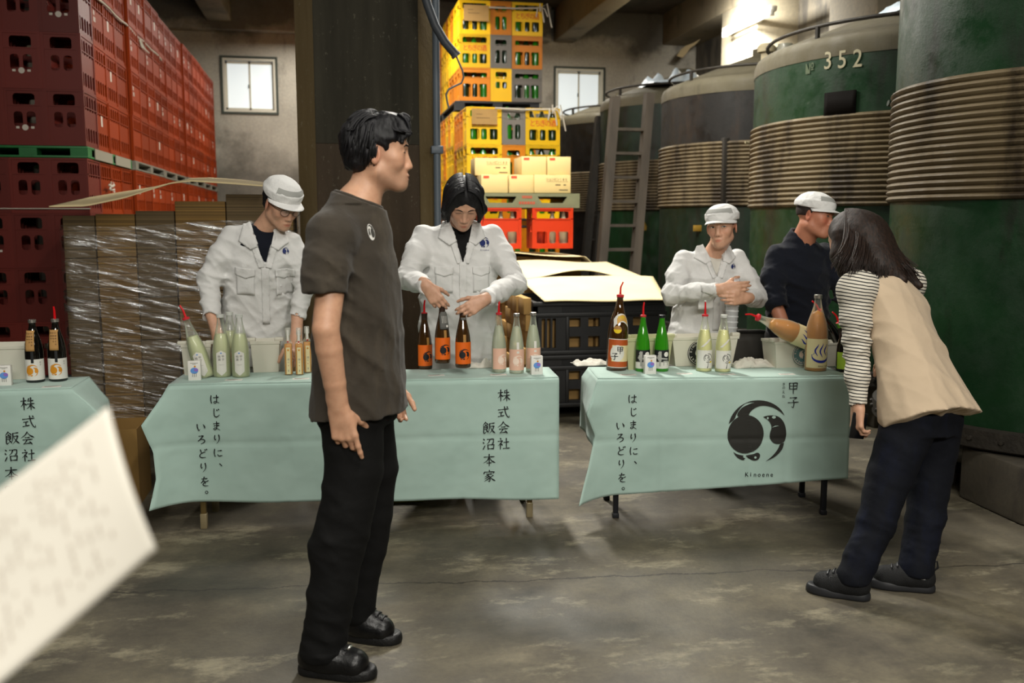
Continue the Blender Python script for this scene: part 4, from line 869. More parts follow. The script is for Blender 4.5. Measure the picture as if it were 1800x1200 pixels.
# ================================================================== TABLES, CLOTHS
def m_cloth():
    t = NT('seafoam_cloth'); v = t.coord(); c = t.ramp(t.noise(v, 3, 4), [(.3, '#a3beb4'), (.7, '#afc9bf')]); t.l(c, t.b.inputs['Base Color'])
    t.set(Roughness=.82); t.b.inputs['Sheen Weight'].default_value = .15
    w1 = t.noise(t.coord((1, 1, 1)), 4.2, 2.5, .5); t.bump(w1, .42, .05); return t.m
M_CLOTH = m_cloth(); M_CLOTHB = mat('cloth_back', '#b9c4ba', .85); M_PRINT = mat('cloth_print', '#15181a', .75)
m_leg = mat('brass_leg', '#6e5c36', .45, .4); m_legd = mat('dark_leg', '#25262a', .45, .3); m_ttop = mat('table_board', '#8f8672', .6)
TZ = .70
class Cloth:
    def __init__(s, A, B, depth, hemL, hemR, lp, rp, seed, flare=.02, creases=()):
        s.A = np.array([*A, 0.]); s.B = np.array([*B, 0.]); s.W = float(np.linalg.norm(s.B - s.A)); s.d = (s.B - s.A) / s.W; s.n = np.array([s.d[1], -s.d[0], 0]); s.depth = depth
        s.hl, s.hr, s.lp, s.rp, s.flare, s.cr = hemL, hemR, lp, rp, flare, creases; r = np.random.RandomState(seed); s.ph = r.rand(12) * 6.28; s.fr = r.uniform(4, 14, 12)
    def hem(s, k): return s.hl + (s.hr - s.hl) * min(1, max(0, k / s.W))
    def P(s, x, z, e=0.0):
        """front of the cloth at x along the edge, height z"""
        h = TZ - z; R = .012
        if h < R: a = math.acos(1 - h / R) if h > 0 else 0; out = -R + R * math.sin(a)
        else: out = 0
        g = min(1, max(0, h / .6)); o = s.flare * g
        o += g * sum(.0035 * math.sin(s.fr[i] * x + s.ph[i] + 3.0 * h * math.sin(s.ph[i])) for i in range(6))
        for kind, c in s.cr:
            t = abs((x if kind == 'v' else z) - c); o -= .005 * math.exp(-(t / .012) ** 2) * g ** .3
        if x < .12 and s.lp: o += (1 - x / .12) ** 2 * np.interp(h, [0, .12, .3, .6], [0, *s.lp[1]])
        if x > s.W - .12 and s.rp: o += (1 - (s.W - x) / .12) ** 2 * np.interp(h, [0, .12, .3, .6], [0, *s.rp[1]])
        return s.A + s.d * x + s.n * (o + out + e) + np.array([0, 0, z])
    def build(s, label, wob=0):
        q = MB(); nu, nv = 90, 46
        def front(u, v):
            z = TZ - (TZ - s.hem(u * s.W)) * v
            h = TZ - z
            xl = -np.interp(h, *s.lp[0]) if s.lp else 0; xr = s.W + (np.interp(h, *s.rp[0]) if s.rp else 0)
            return s.P(xl + (xr - xl) * u, z)
        q.grid(front, nu, nv)
        q.grid(lambda u, v: s.A + s.d * (u * s.W) + s.n * (-.012 - v * (s.depth - .012)) + np.array([0, 0, TZ + .0006 * math.sin(u * 40) * math.sin(v * 9)]), 40, 10)
        q.grid(lambda u, v: s.A + s.d * (u * s.W) + s.n * (-s.depth) + np.array([0, 0, TZ - v * .12]), 30, 3)
        for side, pr_ in ((0, s.lp), (1, s.rp)):
            if not pr_: continue
            def flap(u, v, side=side, pr_=pr_):   # u front to back, v down
                L = pr_[2]; h = v * L * (1 if u > .1 else 1); base = s.A + s.d * (s.W * side) + s.n * (-.006 - u * (s.depth - .006)); sg = 1 if side else -1
                k = np.interp(h, *pr_[0]); k2 = .035 * min(1, h / .05) + .03 * math.sin(u * 7) * h
                kk = k * (1 - u) ** 1.5 + max(k2, .6 * k) * (1 - (1 - u) ** 1.5)
                g_ = base + s.d * sg * kk + np.array([0, 0, TZ - h]) + s.n * (.03 * (1 - u) * h); ed_ = s.P(s.W + k if side else -k, TZ - h); w_ = max(0, 1 - u * 3) ** 2
                return ed_ * w_ + g_ * (1 - w_)
            q.grid(flap if side else (lambda u, v, f=flap: f(1 - u, v)), 14, 20)
        o = q.build('tablecloth', M_CLOTH, smooth=180); solidify(o, .0015, 1); tag(o, label, 'tablecloth'); s.o = o
        return o
    def at(s, px, py):
        """(x, z) on the front sheet for a photo pixel"""
        r = _ray(px, py); k = ((s.A - C_0) @ s.n + .012) / (r @ s.n); P = C_0 + r * k; return float((P - s.A) @ s.d), float(P[2])
    def fn(s, e=.004): return lambda u, v: s.P(u, v, e)
    def table(s, label, m, xs, offd=.02):
        t = empty('folding_table', s.A + s.d * s.W / 2 - s.n * s.depth / 2); ang = math.atan2(s.d[1], s.d[0]); t.rotation_euler = (0, 0, ang); tag(t, label, 'table')
        hw = s.W / 2 - .008; hd = s.depth / 2 - .014
        MB().bbox((-hw, -hd, TZ - .032), (hw, hd, TZ - .004), .006).build('tabletop', m_ttop, t)
        for x in xs:
            for sd in (-1, 1):
                q = MB().bbox((x - s.W / 2 - .013, sd * (hd - offd) - .013, .02), (x - s.W / 2 + .013, sd * (hd - offd) + .013, TZ - .03), .004); l_ = q.build('leg', m, t)
                MB().bbox((x - s.W / 2 - .016, sd * (hd - offd) - .016, 0), (x - s.W / 2 + .016, sd * (hd - offd) + .016, .025 if m is m_legd else .075), .004).build('leg_foot', m if m is m_legd else mat('film_wrapped_foot', '#8f8264', .3, .2), l_)
            MB().tube([(x - s.W / 2, -(hd - offd), .30), (x - s.W / 2, hd - offd, .30)], .01, 8).build('stretcher', m, t)
        return t
    def write(s, name, items, e=.004, parent=True, L=.03):
        q = MB(); f = s.fn(e)
        for ch_, px, py, size in items: x, z = s.at(px, py); put_brush(q, ch_, f, x, z, size * (.96 if ord(ch_) > 0x3100 else 1.02), .042 if ord(ch_) > 0x3100 else .052) if size > .03 and ch_ in BRUSH else put_text(q, ch_, f, x, z, size, L, .96)
        return q.build(name, M_PRINT, s.o)
def top2(p, z=TZ): a = atz(*p, z); return (a[0], a[1])
CM = Cloth(top2((295, 677)), top2((983, 664)), .34, .145, .10, (([0, .04, .17, .3, .42, .62], [0, .02, .105, .06, .05, .085]), [.02, .03, .05], .5), None, 3, .015, [('v', .53), ('v', 1.36), ('h', .42)])
CM.build('seafoam green cloth on the middle table, lettering at both ends')
CM.table('folding table under the middle green cloth', m_leg, (.13, CM.W - .14))
CR_ = Cloth(top2((1051, 666)), top2((1497, 662.5)), .37, .118, .195, (([0, .05, .16, .27, .42, .6], [0, .02, .06, .015, .05, .11]), [.03, .02, .04], .32), None, 8, .02, [('v', .315), ('v', .75), ('v', .93), ('h', .40)])
CR_.build('seafoam green cloth on the right table, round black emblem in front')
CR_.table('folding table under the right green cloth', m_legd, (.10, CR_.W - .1))
lA = top2((-110, 690)); lB = top2((124, 683))
CL_ = Cloth(lA, lB, .34, .1, .1, None, (([0, .03, .12, .25, .6], [0, .03, .145, .13, .16]), [.02, .04, .06], .45), 5, .015, [('h', .42)])
CL_.build('seafoam green cloth on the left table at the picture edge')
CL_.table('folding table under the left green cloth', m_leg, (.1, CL_.W - .12))
hs, ks = .050, .066
CM.write('lettering', [('は', 377, 702, hs), ('じ', 379, 726, hs), ('ま', 380, 749, hs), ('り', 381, 772, hs), ('に', 383, 796, hs), ('、', 393, 813, hs), ('い', 352, 751, hs), ('ろ', 353, 773, hs), ('ど', 355, 798, hs), ('り', 357, 822, hs), ('を', 359, 847, hs), ('。', 368, 862, hs)])
CM.write('lettering', [('株', 886, 695, ks), ('式', 885, 724, ks), ('会', 885, 751, ks), ('社', 885, 779, ks), ('飯', 859.5, 752, ks), ('沼', 859.5, 780, ks), ('本', 860, 808, ks), ('家', 860, 836, ks)])
CR_.write('lettering', [('は', 1112.5, 701, hs), ('じ', 1113, 724, hs), ('ま', 1113, 746.6, hs), ('り', 1113, 769, hs), ('に', 1114, 792, hs), ('、', 1122, 808, hs), ('い', 1090, 748, hs), ('ろ', 1090, 769, hs), ('ど', 1091, 792, hs), ('り', 1092, 815, hs), ('を', 1093, 838.6, hs), ('。', 1100.5, 854, hs)])
CR_.write('lettering', [('甲', 1395.5, 682, .062), ('子', 1395, 707, .062), ('き', 1378.6, 675.7, .016), ('の', 1378.6, 682, .016), ('え', 1378, 689.4, .016), ('ね', 1378, 697, .016)] + [(c, 1311.5 + i * 7.3, 833, .030) for i, c in enumerate('Kinoene')])
CL_.write('lettering', [('株', 47.5, 710, ks), ('式', 49.7, 741, ks), ('会', 48, 770, ks), ('社', 49.7, 800, ks), ('飯', 20.6, 770, ks), ('沼', 19.6, 800, ks), ('本', 19.6, 832, ks), ('家', 20, 862, ks)])
q = MB(); x, z = CR_.at(1331, 757); put_emblem(q, CR_.fn(.004), x, z, .146, .03, 0, CR_.fn(.0055)); q.build('emblem', [mat('emblem_black', '#262622', .75), M_CLOTH], CR_.o)
# ================================================================== BOTTLES AND THINGS ON THE TABLES
def glass(name, col, alpha, rough=.06):
    t = NT(name); t.b.inputs['Base Color'].default_value = lin(col); t.set(Roughness=rough, Alpha=alpha); t.b.inputs['Specular IOR Level'].default_value = .8; return t.m
G_BROWN = glass('brown_glass', '#3c2408', .93); G_DARK = glass('black_glass', '#0c0b09', .98); G_GREEN = glass('green_glass', '#2f8a14', .93); G_CLEAR = glass('clear_glass', '#dde4d6', .10)
_n = G_CLEAR.node_tree; _lw = _n.nodes.new('ShaderNodeFresnel'); _lw.inputs[0].default_value = 1.5; _mr = _n.nodes.new('ShaderNodeMapRange'); _n.links.new(_lw.outputs[0], _mr.inputs[0])
for _i, _v in ((1, .04), (2, .5), (3, .12), (4, .7)): _mr.inputs[_i].default_value = _v
_n.links.new(_mr.outputs[0], _n.nodes['Principled BSDF'].inputs['Alpha'])
LQ_LIME = mat('pale_green_liquid', '#e3e9bb', .35, alpha=.72); LQ_CLOUD = mat('cloudy_yellow_liquid', '#e6e4a2', .5); LQ_AMBER = mat('amber_liquid', '#e8a11c', .25, alpha=.9); LQ_ONSEN = mat('brown_gold_liquid', '#d9922e', .35, alpha=.96); LQ_PALE = mat('clear_liquid', '#d8dfc4', .3, alpha=.5)
C_SILVER = mat('silver_cap', '#b9b7b0', .3, .85); C_RED = mat('red_pourer', '#d0121a', .3); C_REDT = mat('red_stopper', '#d4313a', .3, alpha=.85); C_WHITE = mat('white_cap', '#c9ccc6', .35); C_BLACK = mat('black_cap', '#16181c', .35); C_FOIL = mat('brown_foil', '#2f1d14', .45)
L_WHITE = mat('label_white', '#dcdad2', .6); L_ORANGE = mat('label_orange', '#e3660c', .55); L_PINK = mat('label_pink', '#e3b7a0', .6); L_CREAM = mat('label_cream', '#e6d9a8', .6); L_LIME = mat('label_lime', '#a3c63a', .55); L_BLACK = mat('label_black', '#15181a', .55); L_BRICK = mat('label_brick', '#b4521c', .55); L_TAN = mat('label_tan', '#a5793c', .6); L_GREY = mat('tag_grey', '#5c5c58', .7); L_KRAFT = mat('tag_kraft', '#b48a52', .8)
I_BLACK = mat('ink_black', '#15161a', .6); I_BLUE = mat('ink_blue', '#1c2c94', .6); I_GOLD = mat('ink_gold', '#d08a1a', .55); I_WHITE = mat('ink_white', '#e9e6de', .6); I_GREY = mat('ink_grey', '#8c8c86', .6); I_YEL = mat('ink_yellow', '#e6c814', .6); I_PALE = mat('ink_pale', '#f0d9c8', .6); I_RED = mat('ink_red', '#b3261c', .6); I_SKY = mat('ink_sky', '#5f93d6', .6); I_VIO = mat('ink_violet', '#8d6cc0', .6); I_BRN = mat('ink_brown', '#5b3c20', .6)
def cyl(R, e=.0006): return lambda u, v: ((R + e) * math.sin(u / R), -(R + e) * math.cos(u / R), v)
def bottle_prof(H, R, shape):
    # fractions of height / radius for a 720 ml sake bottle and the 1.8 litre bottle
    P = {'sake': [(0, 0), (.92, 0), (1, .02), (1, .50), (.97, .56), (.86, .64), (.66, .74), (.46, .82), (.37, .88), (.34, .95), (.38, .955), (.38, .985), (.33, .99), (0, .99)],
         'slope': [(0, 0), (.92, 0), (1, .02), (.99, .42), (.93, .52), (.80, .62), (.60, .74), (.44, .83), (.36, .90), (.34, .955), (.38, .96), (.38, .985), (.33, .99), (0, .99)],
         'big': [(0, 0), (.93, 0), (1, .015), (1, .50), (.96, .57), (.84, .65), (.62, .74), (.42, .82), (.33, .88), (.29, .955), (.33, .96), (.33, .985), (.28, .99), (0, .99)]}[shape]
    return [(r * R, z * H) for r, z in P]
def smooth_prof(p, k=4):
    out = [p[0], p[1]]; z = [q_[1] for q_ in p[2:-4]]; r = [q_[0] for q_ in p[2:-4]]
    zz = np.linspace(z[0], z[-1], 26); rr = np.interp(zz, z, r)
    for _ in range(3): rr[1:-1] = (rr[:-2] + 2 * rr[1:-1] + rr[2:]) / 4
    return out + list(zip(rr, zz)) + p[-4:]
def bottle(label, pos, H, R, shape, gm, liquid=None, fill=.8, cap=None, pourer=None, rot=0.0, tilt=None, group=None, name='sake_bottle', foil=None):
    b_ = MB().lathe(smooth_prof(bottle_prof(H, R, shape)), 32, cap=False).build(name, gm, None, pos, smooth=60); b_.rotation_euler = (0, 0, rot)
    tag(b_, label, 'bottle', group)
    if liquid:
        pr_ = [(max(0, r - .0022), min(z, H * fill)) for r, z in smooth_prof(bottle_prof(H, R, shape)) if z <= H * fill]; pr_[0] = (0, .003); pr_[1] = (pr_[1][0], .003)
        pr_ += [(0, H * fill)]; MB().lathe(pr_, 28, cap=False).build('liquid', liquid, b_, smooth=60)
    nr = {'sake': .38, 'slope': .38, 'big': .33}[shape] * R
    if cap: MB().lathe([(0, H * .955), (nr + .002, H * .955), (nr + .002, H * 1.0), (nr - .001, H * 1.006), (0, H * 1.006)], 20, cap=False).build('cap', cap, b_)
    if foil: MB().lathe([(.37 * R + .0015, H * .88), (.35 * R + .0015, H * .95), (nr + .0015, H * .957), (nr + .0015, H * .99), (0, H * .992)], 20, cap=False).build('neck_foil', foil, b_)
    if pourer:
        q = MB().lathe([(0, H * .965), (nr + .001, H * .97), (nr + .0015, H * 1.0), (nr * .5, H * 1.012), (0, H * 1.012)], 16, cap=False); q.build('stopper', C_REDT, b_)
        dx = pourer; q = MB().tube([(0, 0, H * 1.0), (0, 0, H + .035), (dx * .25, 0, H + .045), (dx, 0, H + .065)], [.0058, .0048, .0044, .004], 10); q.build('pour_spout', C_RED, b_)
        if abs(dx) < .002: MB().lathe([(0, 0), (.0055, 0), (.0055, .006), (0, .007)], 10, c=(dx, 0, H + .064), cap=False).build('spout_tip', C_WHITE, b_)
    if tilt is not None: b_.rotation_euler = tilt
    return b_
def label_band(b_, R, z0, z1, m, arc=PI * .95, name='label', e=.0005, off=0.0, top=None):
    q = MB(); n = 26
    q.grid(lambda u, v: cyl(R, e)(R * (off + (u - .5) * arc), z0 + v * ((z1 if top is None else top(u, z1)) - z0)), n, 4); return q.build(name, m, b_, smooth=180)
def cone_fn(prof, e=.0008):
    zz = [p[1] for p in prof[2:]]; rr = [p[0] for p in prof[2:]]
    def f(u, v):
        r = float(np.interp(v, zz, rr)) + e; return (r * math.sin(u / r), -r * math.cos(u / r), v)
    return f
def strip(b_, prof, u0, w, z0, z1, m, name='strip_label', slant=0.0, e=.001):
    f = cone_fn(prof, e); q = MB(); q.grid(lambda a, c: f(u0 + slant * (c - .5) + (a - .5) * w, z0 + c * (z1 - z0)), 3, 6); return q.build(name, m, b_, smooth=180)
# ---- orange labelled bottles (one stands, two are being lifted)
def orange_bottle(label, pos, rot, pour=None, held=False, tagged=0):
    H, R = .29, .0385; b_ = bottle(label, pos, H, R, 'slope', G_BROWN, None, cap=None, pourer=pour, rot=rot, foil=C_FOIL, group='orange labelled bottles')
    pf = smooth_prof(bottle_prof(H, R, 'slope')); l_ = label_band(b_, R, .02, .128, L_ORANGE)
    q = MB(); put_emblem(q, cyl(R, .0014), 0, .068, .026, .006); q.build('emblem', I_BLACK, l_)
    strip(b_, pf, .002, .014, .112, .165, L_TAN)
    if tagged:
        f = cone_fn(pf, .006); q = MB()
        if tagged == 1: q.grid(lambda a, c: f((a - .5) * .05 * (1 if c < .9 else .6), .17 + c * .085), 8, 6)
        else: q.grid(lambda a, c: f((a - .5) * .03, .236 + c * .012), 6, 3)
        tg = solidify(q.build('neck_tag', L_GREY, b_, smooth=180), .0008)
        if tagged == 1:
            g = MB()
            for i in range(4): put_poly(g, [(-.012 + i * .008, .2), (-.0105 + i * .008, .2), (-.0105 + i * .008, .235), (-.012 + i * .008, .235)], cone_fn(pf, .0085))
            put_poly(g, ell(.012, .185, .006), cone_fn(pf, .0085)); g.build('tag_print', I_WHITE, tg)
    return b_
ob_y = 4.62
orange_bottle('brown bottle with orange label and red pourer standing beside the dark shirt', atz(747, 648, TZ), .35, .004)
OB2 = orange_bottle('brown bottle with orange label and grey neck tag lifted off the table', aty(778, 637, 4.60), .25, None, True, 1)
OB3 = orange_bottle('brown bottle with orange label held in the worker\'s left hand', aty(814, 645, 4.55), .05, None, True, 2)
# ---- pink labelled clear bottles
for i, (px, py, po, rt, l_) in enumerate(((877, 654, .006, .4, 'clear bottle with pale pink label and red pourer'), (908, 656, 0, .0, 'clear bottle with pale pink label, in the middle of three'), (937, 653, 0, .1, 'clear bottle with pale pink label behind the small picture card'))):
    H, R = .30, .037; b_ = bottle(l_, atz(px, py, TZ), H, R, 'slope', G_CLEAR, LQ_PALE, .80, cap=None if po else C_SILVER, pourer=po or None, rot=rt, group='clear bottles with pink labels')
    l2 = label_band(b_, R, .02, .125, L_PINK); q = MB(); put_emblem(q, cyl(R, .0014), 0, .068, .026, .006); q.build('emblem', I_PALE, l2)
    if not po: strip(b_, smooth_prof(bottle_prof(H, R, 'slope')), .0, .013, .105, .16, L_WHITE)
# ---- pale green liqueur bottles left of the middle table
hexl = lambda w, z0, z1: [(0, z0), (w, z0 + .02), (w, z1 - .014), (0, z1), (-w, z1 - .014), (-w, z0 + .02)]
def lime_bottle(label, pos, rot, pour=None, tilt=None):
    H, R = .305, .0425; b_ = bottle(label, pos, H, R, 'slope', G_CLEAR, LQ_LIME, .70, cap=None if pour else C_WHITE, pourer=pour, rot=rot, group='pale green liqueur bottles', tilt=tilt)
    q = MB(); put_poly(q, hexl(.023, .012, .135), cyl(R, .0012), .008); l_ = q.build('label', L_WHITE, b_, smooth=180); q = MB(); f = cyl(R, .002)
    for ch_, x, z in (('甲', .008, .105), ('子', .008, .09), ('柚', -.009, .105), ('酒', -.009, .09)): put_text(q, ch_, f, x, z, .013, .008)
    put_poly(q, [(-.012, .065), (.012, .065), (.012, .066), (-.012, .066)], f, .008); q.build('lettering', I_GREY, l_)
    q = MB(); put_poly(q, ell(0, .122, .004, .003), f); q.build('emblem', I_SKY, l_); return b_
lime_bottle('pale green bottle with hexagon label, white cap, on the left of three', atz(391, 662, TZ), .05)
lime_bottle('pale green bottle with hexagon label, white cap, on the right of three', atz(424, 662, TZ), -.05)
lime_bottle('pale green bottle standing between and behind the two front ones', atz(407, 655, TZ), .8)
# ---- slim amber bottles
for px, py, rt, l_ in ((508, 659, 0, 'slim square amber bottle, leftmost of the three by the dark shirt'), (527, 659, .0, 'slim square amber bottle, middle of the three'), (541, 655, .15, 'slim square amber bottle half hidden by the standing man')):
    p_ = atz(px, py, TZ); b_ = MB().bbox((-.02, -.02, 0), (.02, .02, .165), .007).lathe([(.02, .163), (.012, .175), (.0095, .185), (.0095, .215), (0, .215)], 16, cap=False).build('liqueur_bottle', G_CLEAR, None, p_, (0, 0, rt)); tag(b_, l_, 'bottle', 'slim amber bottles')
    MB().bbox((-.018, -.018, .004), (.018, .018, .157), .006).build('liquid', LQ_AMBER, b_)
    MB().lathe([(0, .2), (.0125, .2), (.0125, .232), (.011, .235), (0, .235)], 16, cap=False).build('cap', glass('clear_cap', '#dcdcd2', .4), b_)
    MB().box((-.0095, -.0212, .008), (.0095, -.0205, .14)).build('label', L_CREAM, b_); q = MB(); f = lambda u, v: (u, -.0216, v)
    put_poly(q, ell(0, .127, .0045), f); q.build('emblem', I_GOLD, b_); q = MB(); put_text(q, '酒', f, 0, .08, .011); put_text(q, '々', f, 0, .066, .010); put_poly(q, ell(0, .025, .002, .006), f); q.build('lettering', I_GREY, b_)
    q = MB(); put_poly(q, ell(0, .05, .002), f); put_poly(q, [(-.004, .165), (.004, .165), (.004, .172), (-.004, .172)], lambda u, v: (u, -.0215, v)); q.build('seal', I_RED, b_)
    MB().box((-.005, -.0135, .165), (.005, -.013, .225)).build('neck_strip', L_WHITE, b_)
# ---- the 1.8 litre bottle with the brick label
H, R = .385, .0525; p_ = atz(1083, 650, TZ); b_ = bottle('tall brown bottle with brick red label and red pourer, left on the right table', p_, H, R, 'big', G_BROWN, None, pourer=.012, rot=.05)
b_.rotation_euler = (0, math.radians(2.5), .05)
l_ = label_band(b_, R, .018, .165, L_WHITE, PI * .9); label_band(b_, R, .022, .161, L_BRICK, PI * .86, 'label_field', .001); q = MB()
put_poly(q, [(-.045, .05), (.058, .05), (.058, .132), (-.045, .132)], cyl(R, .0016), .01); q.build('label_panel', L_CREAM, l_); q = MB(); put_poly(q, ell(-.018, .092, .036, .042), cyl(R, .0022), .012); q.build('label_disc', L_WHITE, l_)
q = MB(); f = cyl(R, .003); put_brush(q, '甲', f, -.004, .108, .040, .055); put_brush(q, '子', f, -.030, .076, .040, .055); q.build('lettering', I_BLACK, l_)
pf = smooth_prof(bottle_prof(H, R, 'big')); fc = cone_fn(pf, .001)
q = MB().grid(lambda a, c: fc((a - .5) * .085, .250 + c * .042 - .03 * (2 * a - 1) ** 2), 16, 4); q.build('neck_label', L_WHITE, b_, smooth=180)
q = MB().grid(lambda a, c: cone_fn(pf, .0018)(.006 + (a - .5) * .06, .256 + c * .03 - .02 * (2 * a - 1) ** 2), 12, 4); q.build('neck_label_field', mat('label_gold', '#cfa04c', .5), b_, smooth=180)
q = MB(); put_text(q, '特', cone_fn(pf, .0024), -.012, .272, .016); put_text(q, '撰', cone_fn(pf, .0024), .006, .272, .016); q.build('neck_lettering', I_YEL, b_)
q = MB(); put_poly(q, ell(-.022, .212, .021, .020), cone_fn(pf, .0014), .008); q.build('round_label', L_TAN, b_, smooth=180); q = MB(); put_poly(q, [(-.022 + .02 * math.cos(a), .212 + .019 * math.sin(a)) for a in np.linspace(PI, 2 * PI, 14)], cone_fn(pf, .002), .008); q.build('round_label_field', I_YEL, b_, smooth=180)
# ---- green bottles with black labels
for px, py, po, l_ in ((1129, 652, .004, 'bright green bottle with black label and red pourer'), (1162, 652, None, 'bright green bottle with black label and black cap')):
    H, R = .285, .037; b_ = bottle(l_, atz(px, py, TZ), H, R, 'slope', G_GREEN, None, cap=None if po else C_BLACK, pourer=po, group='green bottles with black labels')
    l2 = label_band(b_, R, .018, .053, L_WHITE); label_band(b_, R, .05, .112, L_BLACK, name='label_top')
    q = MB(); f = cyl(R, .0016); put_poly(q, ell(.013, .09, .0125), f, .006); q.build('moon', I_WHITE, l2)
    q = MB()
    for p in ([(-.03, .06), (-.012, .058), (-.012, .105), (-.024, .106), (-.03, .095), (-.026, .09), (-.034, .08), (-.028, .074)], [(-.036, .068), (.022, .062), (.022, .07), (-.036, .076)], [(-.024, .03), (-.014, .03), (-.014, .07), (-.024, .07)], [(-.002, .034), (.002, .034), (.002, .052), (.02, .052), (.02, .034), (.024, .034), (.024, .058), (-.002, .058)]): put_poly(q, p, f, .006)
    q.build('brush_print', mat('ink_silver', '#a9a9a2', .5), l2)
# ---- cloudy yellow bottles
for px, py, po, l_ in ((1237, 652, -.0005, 'cloudy yellow bottle with flower label and red pourer'), (1270, 653, None, 'cloudy yellow bottle with flower label and white cap')):
    H, R = .288, .040; b_ = bottle(l_, atz(px, py, TZ), H, R, 'slope', G_CLEAR, LQ_CLOUD, .74, cap=None if po else C_WHITE, pourer=po, group='cloudy yellow bottles')
    l2 = label_band(b_, R, .02, .11, L_WHITE, PI * .9, top=lambda u, z: z + .0022 * abs(math.sin(u * 25))); f = cyl(R, .0016); q = MB()
    for k in range(3):
        a = np.linspace(k * 2.1, k * 2.1 + 1.7, 12); put_poly(q, stroke2d([(.006 + .022 * math.cos(t_), .072 + .022 * math.sin(t_)) for t_ in a], [.0012] * 12), f, .006)
    for k, (cx_, cz_, r_) in enumerate(((.0, .076, .011), (.013, .074, .010), (.006, .066, .009))):
        a = np.linspace(k * 2, k * 2 + 4.2, 14); put_poly(q, stroke2d([(cx_ + r_ * math.cos(t_), cz_ + r_ * math.sin(t_)) for t_ in a], [.001] * 14), f, .006)
    put_poly(q, stroke2d([(.006, .05), (.005, .036), (.002, .022)], [.0008, .0012, .0022]), f, .006); q.build('flower_print', I_BLACK, l2)
    q = MB(); put_poly(q, [(.014, .05), (.02, .057), (.026, .056), (.028, .05), (.02, .048)], f, .006); q.build('petal_print', I_YEL, l2)
    strip(b_, smooth_prof(bottle_prof(H, R, 'slope')), -.004, .013, .128, .168, L_WHITE, 'slanted_strip', slant=.045)
# ---- hot spring mark bottles
def onsen_print(l_, f):
    q = MB()
    for k in (-1, 0, 1):
        h = .052 if k else .060; z = np.linspace(0, 1, 14); put_poly(q, stroke2d([(k * .024 + .0075 * math.sin(t_ * 5.4 + 2.4), .082 + (0 if k else -.006) + t_ * h * 1.15) for t_ in z], [.0008 + .003 * math.sin(PI * t_) for t_ in z]), f, .007)
    a = np.linspace(PI * .93, PI * 2.07, 22); put_poly(q, stroke2d([(.047 * math.cos(t_), .083 + .030 * math.sin(t_)) for t_ in a], [.0012 + .0052 * abs(math.sin(t_)) for t_ in a]), f, .007)
    for s in (-1, 1): put_poly(q, stroke2d([(s * .030, .1), (s * .037, .096), (s * .040, .088)], [.0006, .001, .0012]), f, .007)
    q.build('hot_spring_mark', I_BLUE, l_); q = MB()
    for i, ch_ in enumerate('甲子のにごり梅酒'): put_text(q, ch_, f, -.012 + i * .0072, .029, .0085)
    q.build('lettering', I_BRN, l_)
H, R = .385, .055; b_ = bottle('tall amber bottle with blue hot spring mark on a cream label', atz(1433, 651, TZ), H, R, 'big', G_CLEAR, LQ_ONSEN, .80, cap=C_SILVER)
l_ = label_band(b_, R, .02, .168, L_CREAM, PI * .93); onsen_print(l_, cyl(R, .0016))
# tilted one in the white bin
A = aty(1331, 557, 4.40); Bp = aty(1411, 592, 4.40); d = (A - Bp) / np.linalg.norm(A - Bp); base = A - d * .385
M3 = Matrix.Identity(3); zv = Vector(d).normalized(); yv = Vector((.0, 1, .0)); yv = (yv - zv * yv.dot(zv)).normalized(); xv = yv.cross(zv)
def axes(xv, yv, zv): return Matrix(((xv[0], yv[0], zv[0]), (xv[1], yv[1], zv[1]), (xv[2], yv[2], zv[2]))).to_euler()
b_ = bottle('tilted amber bottle with red pourer lying in the white bin', base, H, R, 'big', G_CLEAR, LQ_ONSEN, .80, pourer=-.012, tilt=axes(xv, yv, zv))
l_ = label_band(b_, R, .02, .168, L_CREAM, PI * .93); onsen_print(l_, cyl(R, .0016))
# ---- green label dark bottle, dark bottles in the small bin at the right end
H, R = .25, .0375; b_ = bottle('black bottle with lime green label beside the striped sleeve', atz(1482, 652, TZ), H, R, 'slope', G_DARK, None, cap=C_BLACK)
l_ = label_band(b_, R, .015, .10, L_LIME); q = MB(); f = cyl(R, .0016); put_poly(q, ell(.006, .08, .013, .011), f, .006); put_poly(q, ell(.02, .084, .005, .004), f); put_text(q, '甲', f, .006, .055, .008); put_text(q, '子', f, .006, .045, .008); q.build('cup_print', I_WHITE, l_)
def tilted(A, Bp, H): d = (A - Bp) / np.linalg.norm(A - Bp); zv = Vector(d); yv = Vector((0, 1, 0)); yv = (yv - zv * yv.dot(zv)).normalized(); return A - d * H, axes(yv.cross(zv), yv, zv)
bs, eu = tilted(aty(1440, 545, 4.6), aty(1470, 600, 4.6), .30); bottle('black bottle leaning left in the small bin behind the tall amber bottle', bs, .30, .04, 'slope', G_DARK, None, pourer=-.01, tilt=eu)
bs, eu = tilted(aty(1474, 566, 4.52), aty(1486, 600, 4.52), .24); bottle('black bottle with green neck and red pourer in the small bin', bs, .24, .036, 'slope', G_DARK, None, pourer=-.014, tilt=eu, foil=mat('green_foil', '#4c8a1e', .4))
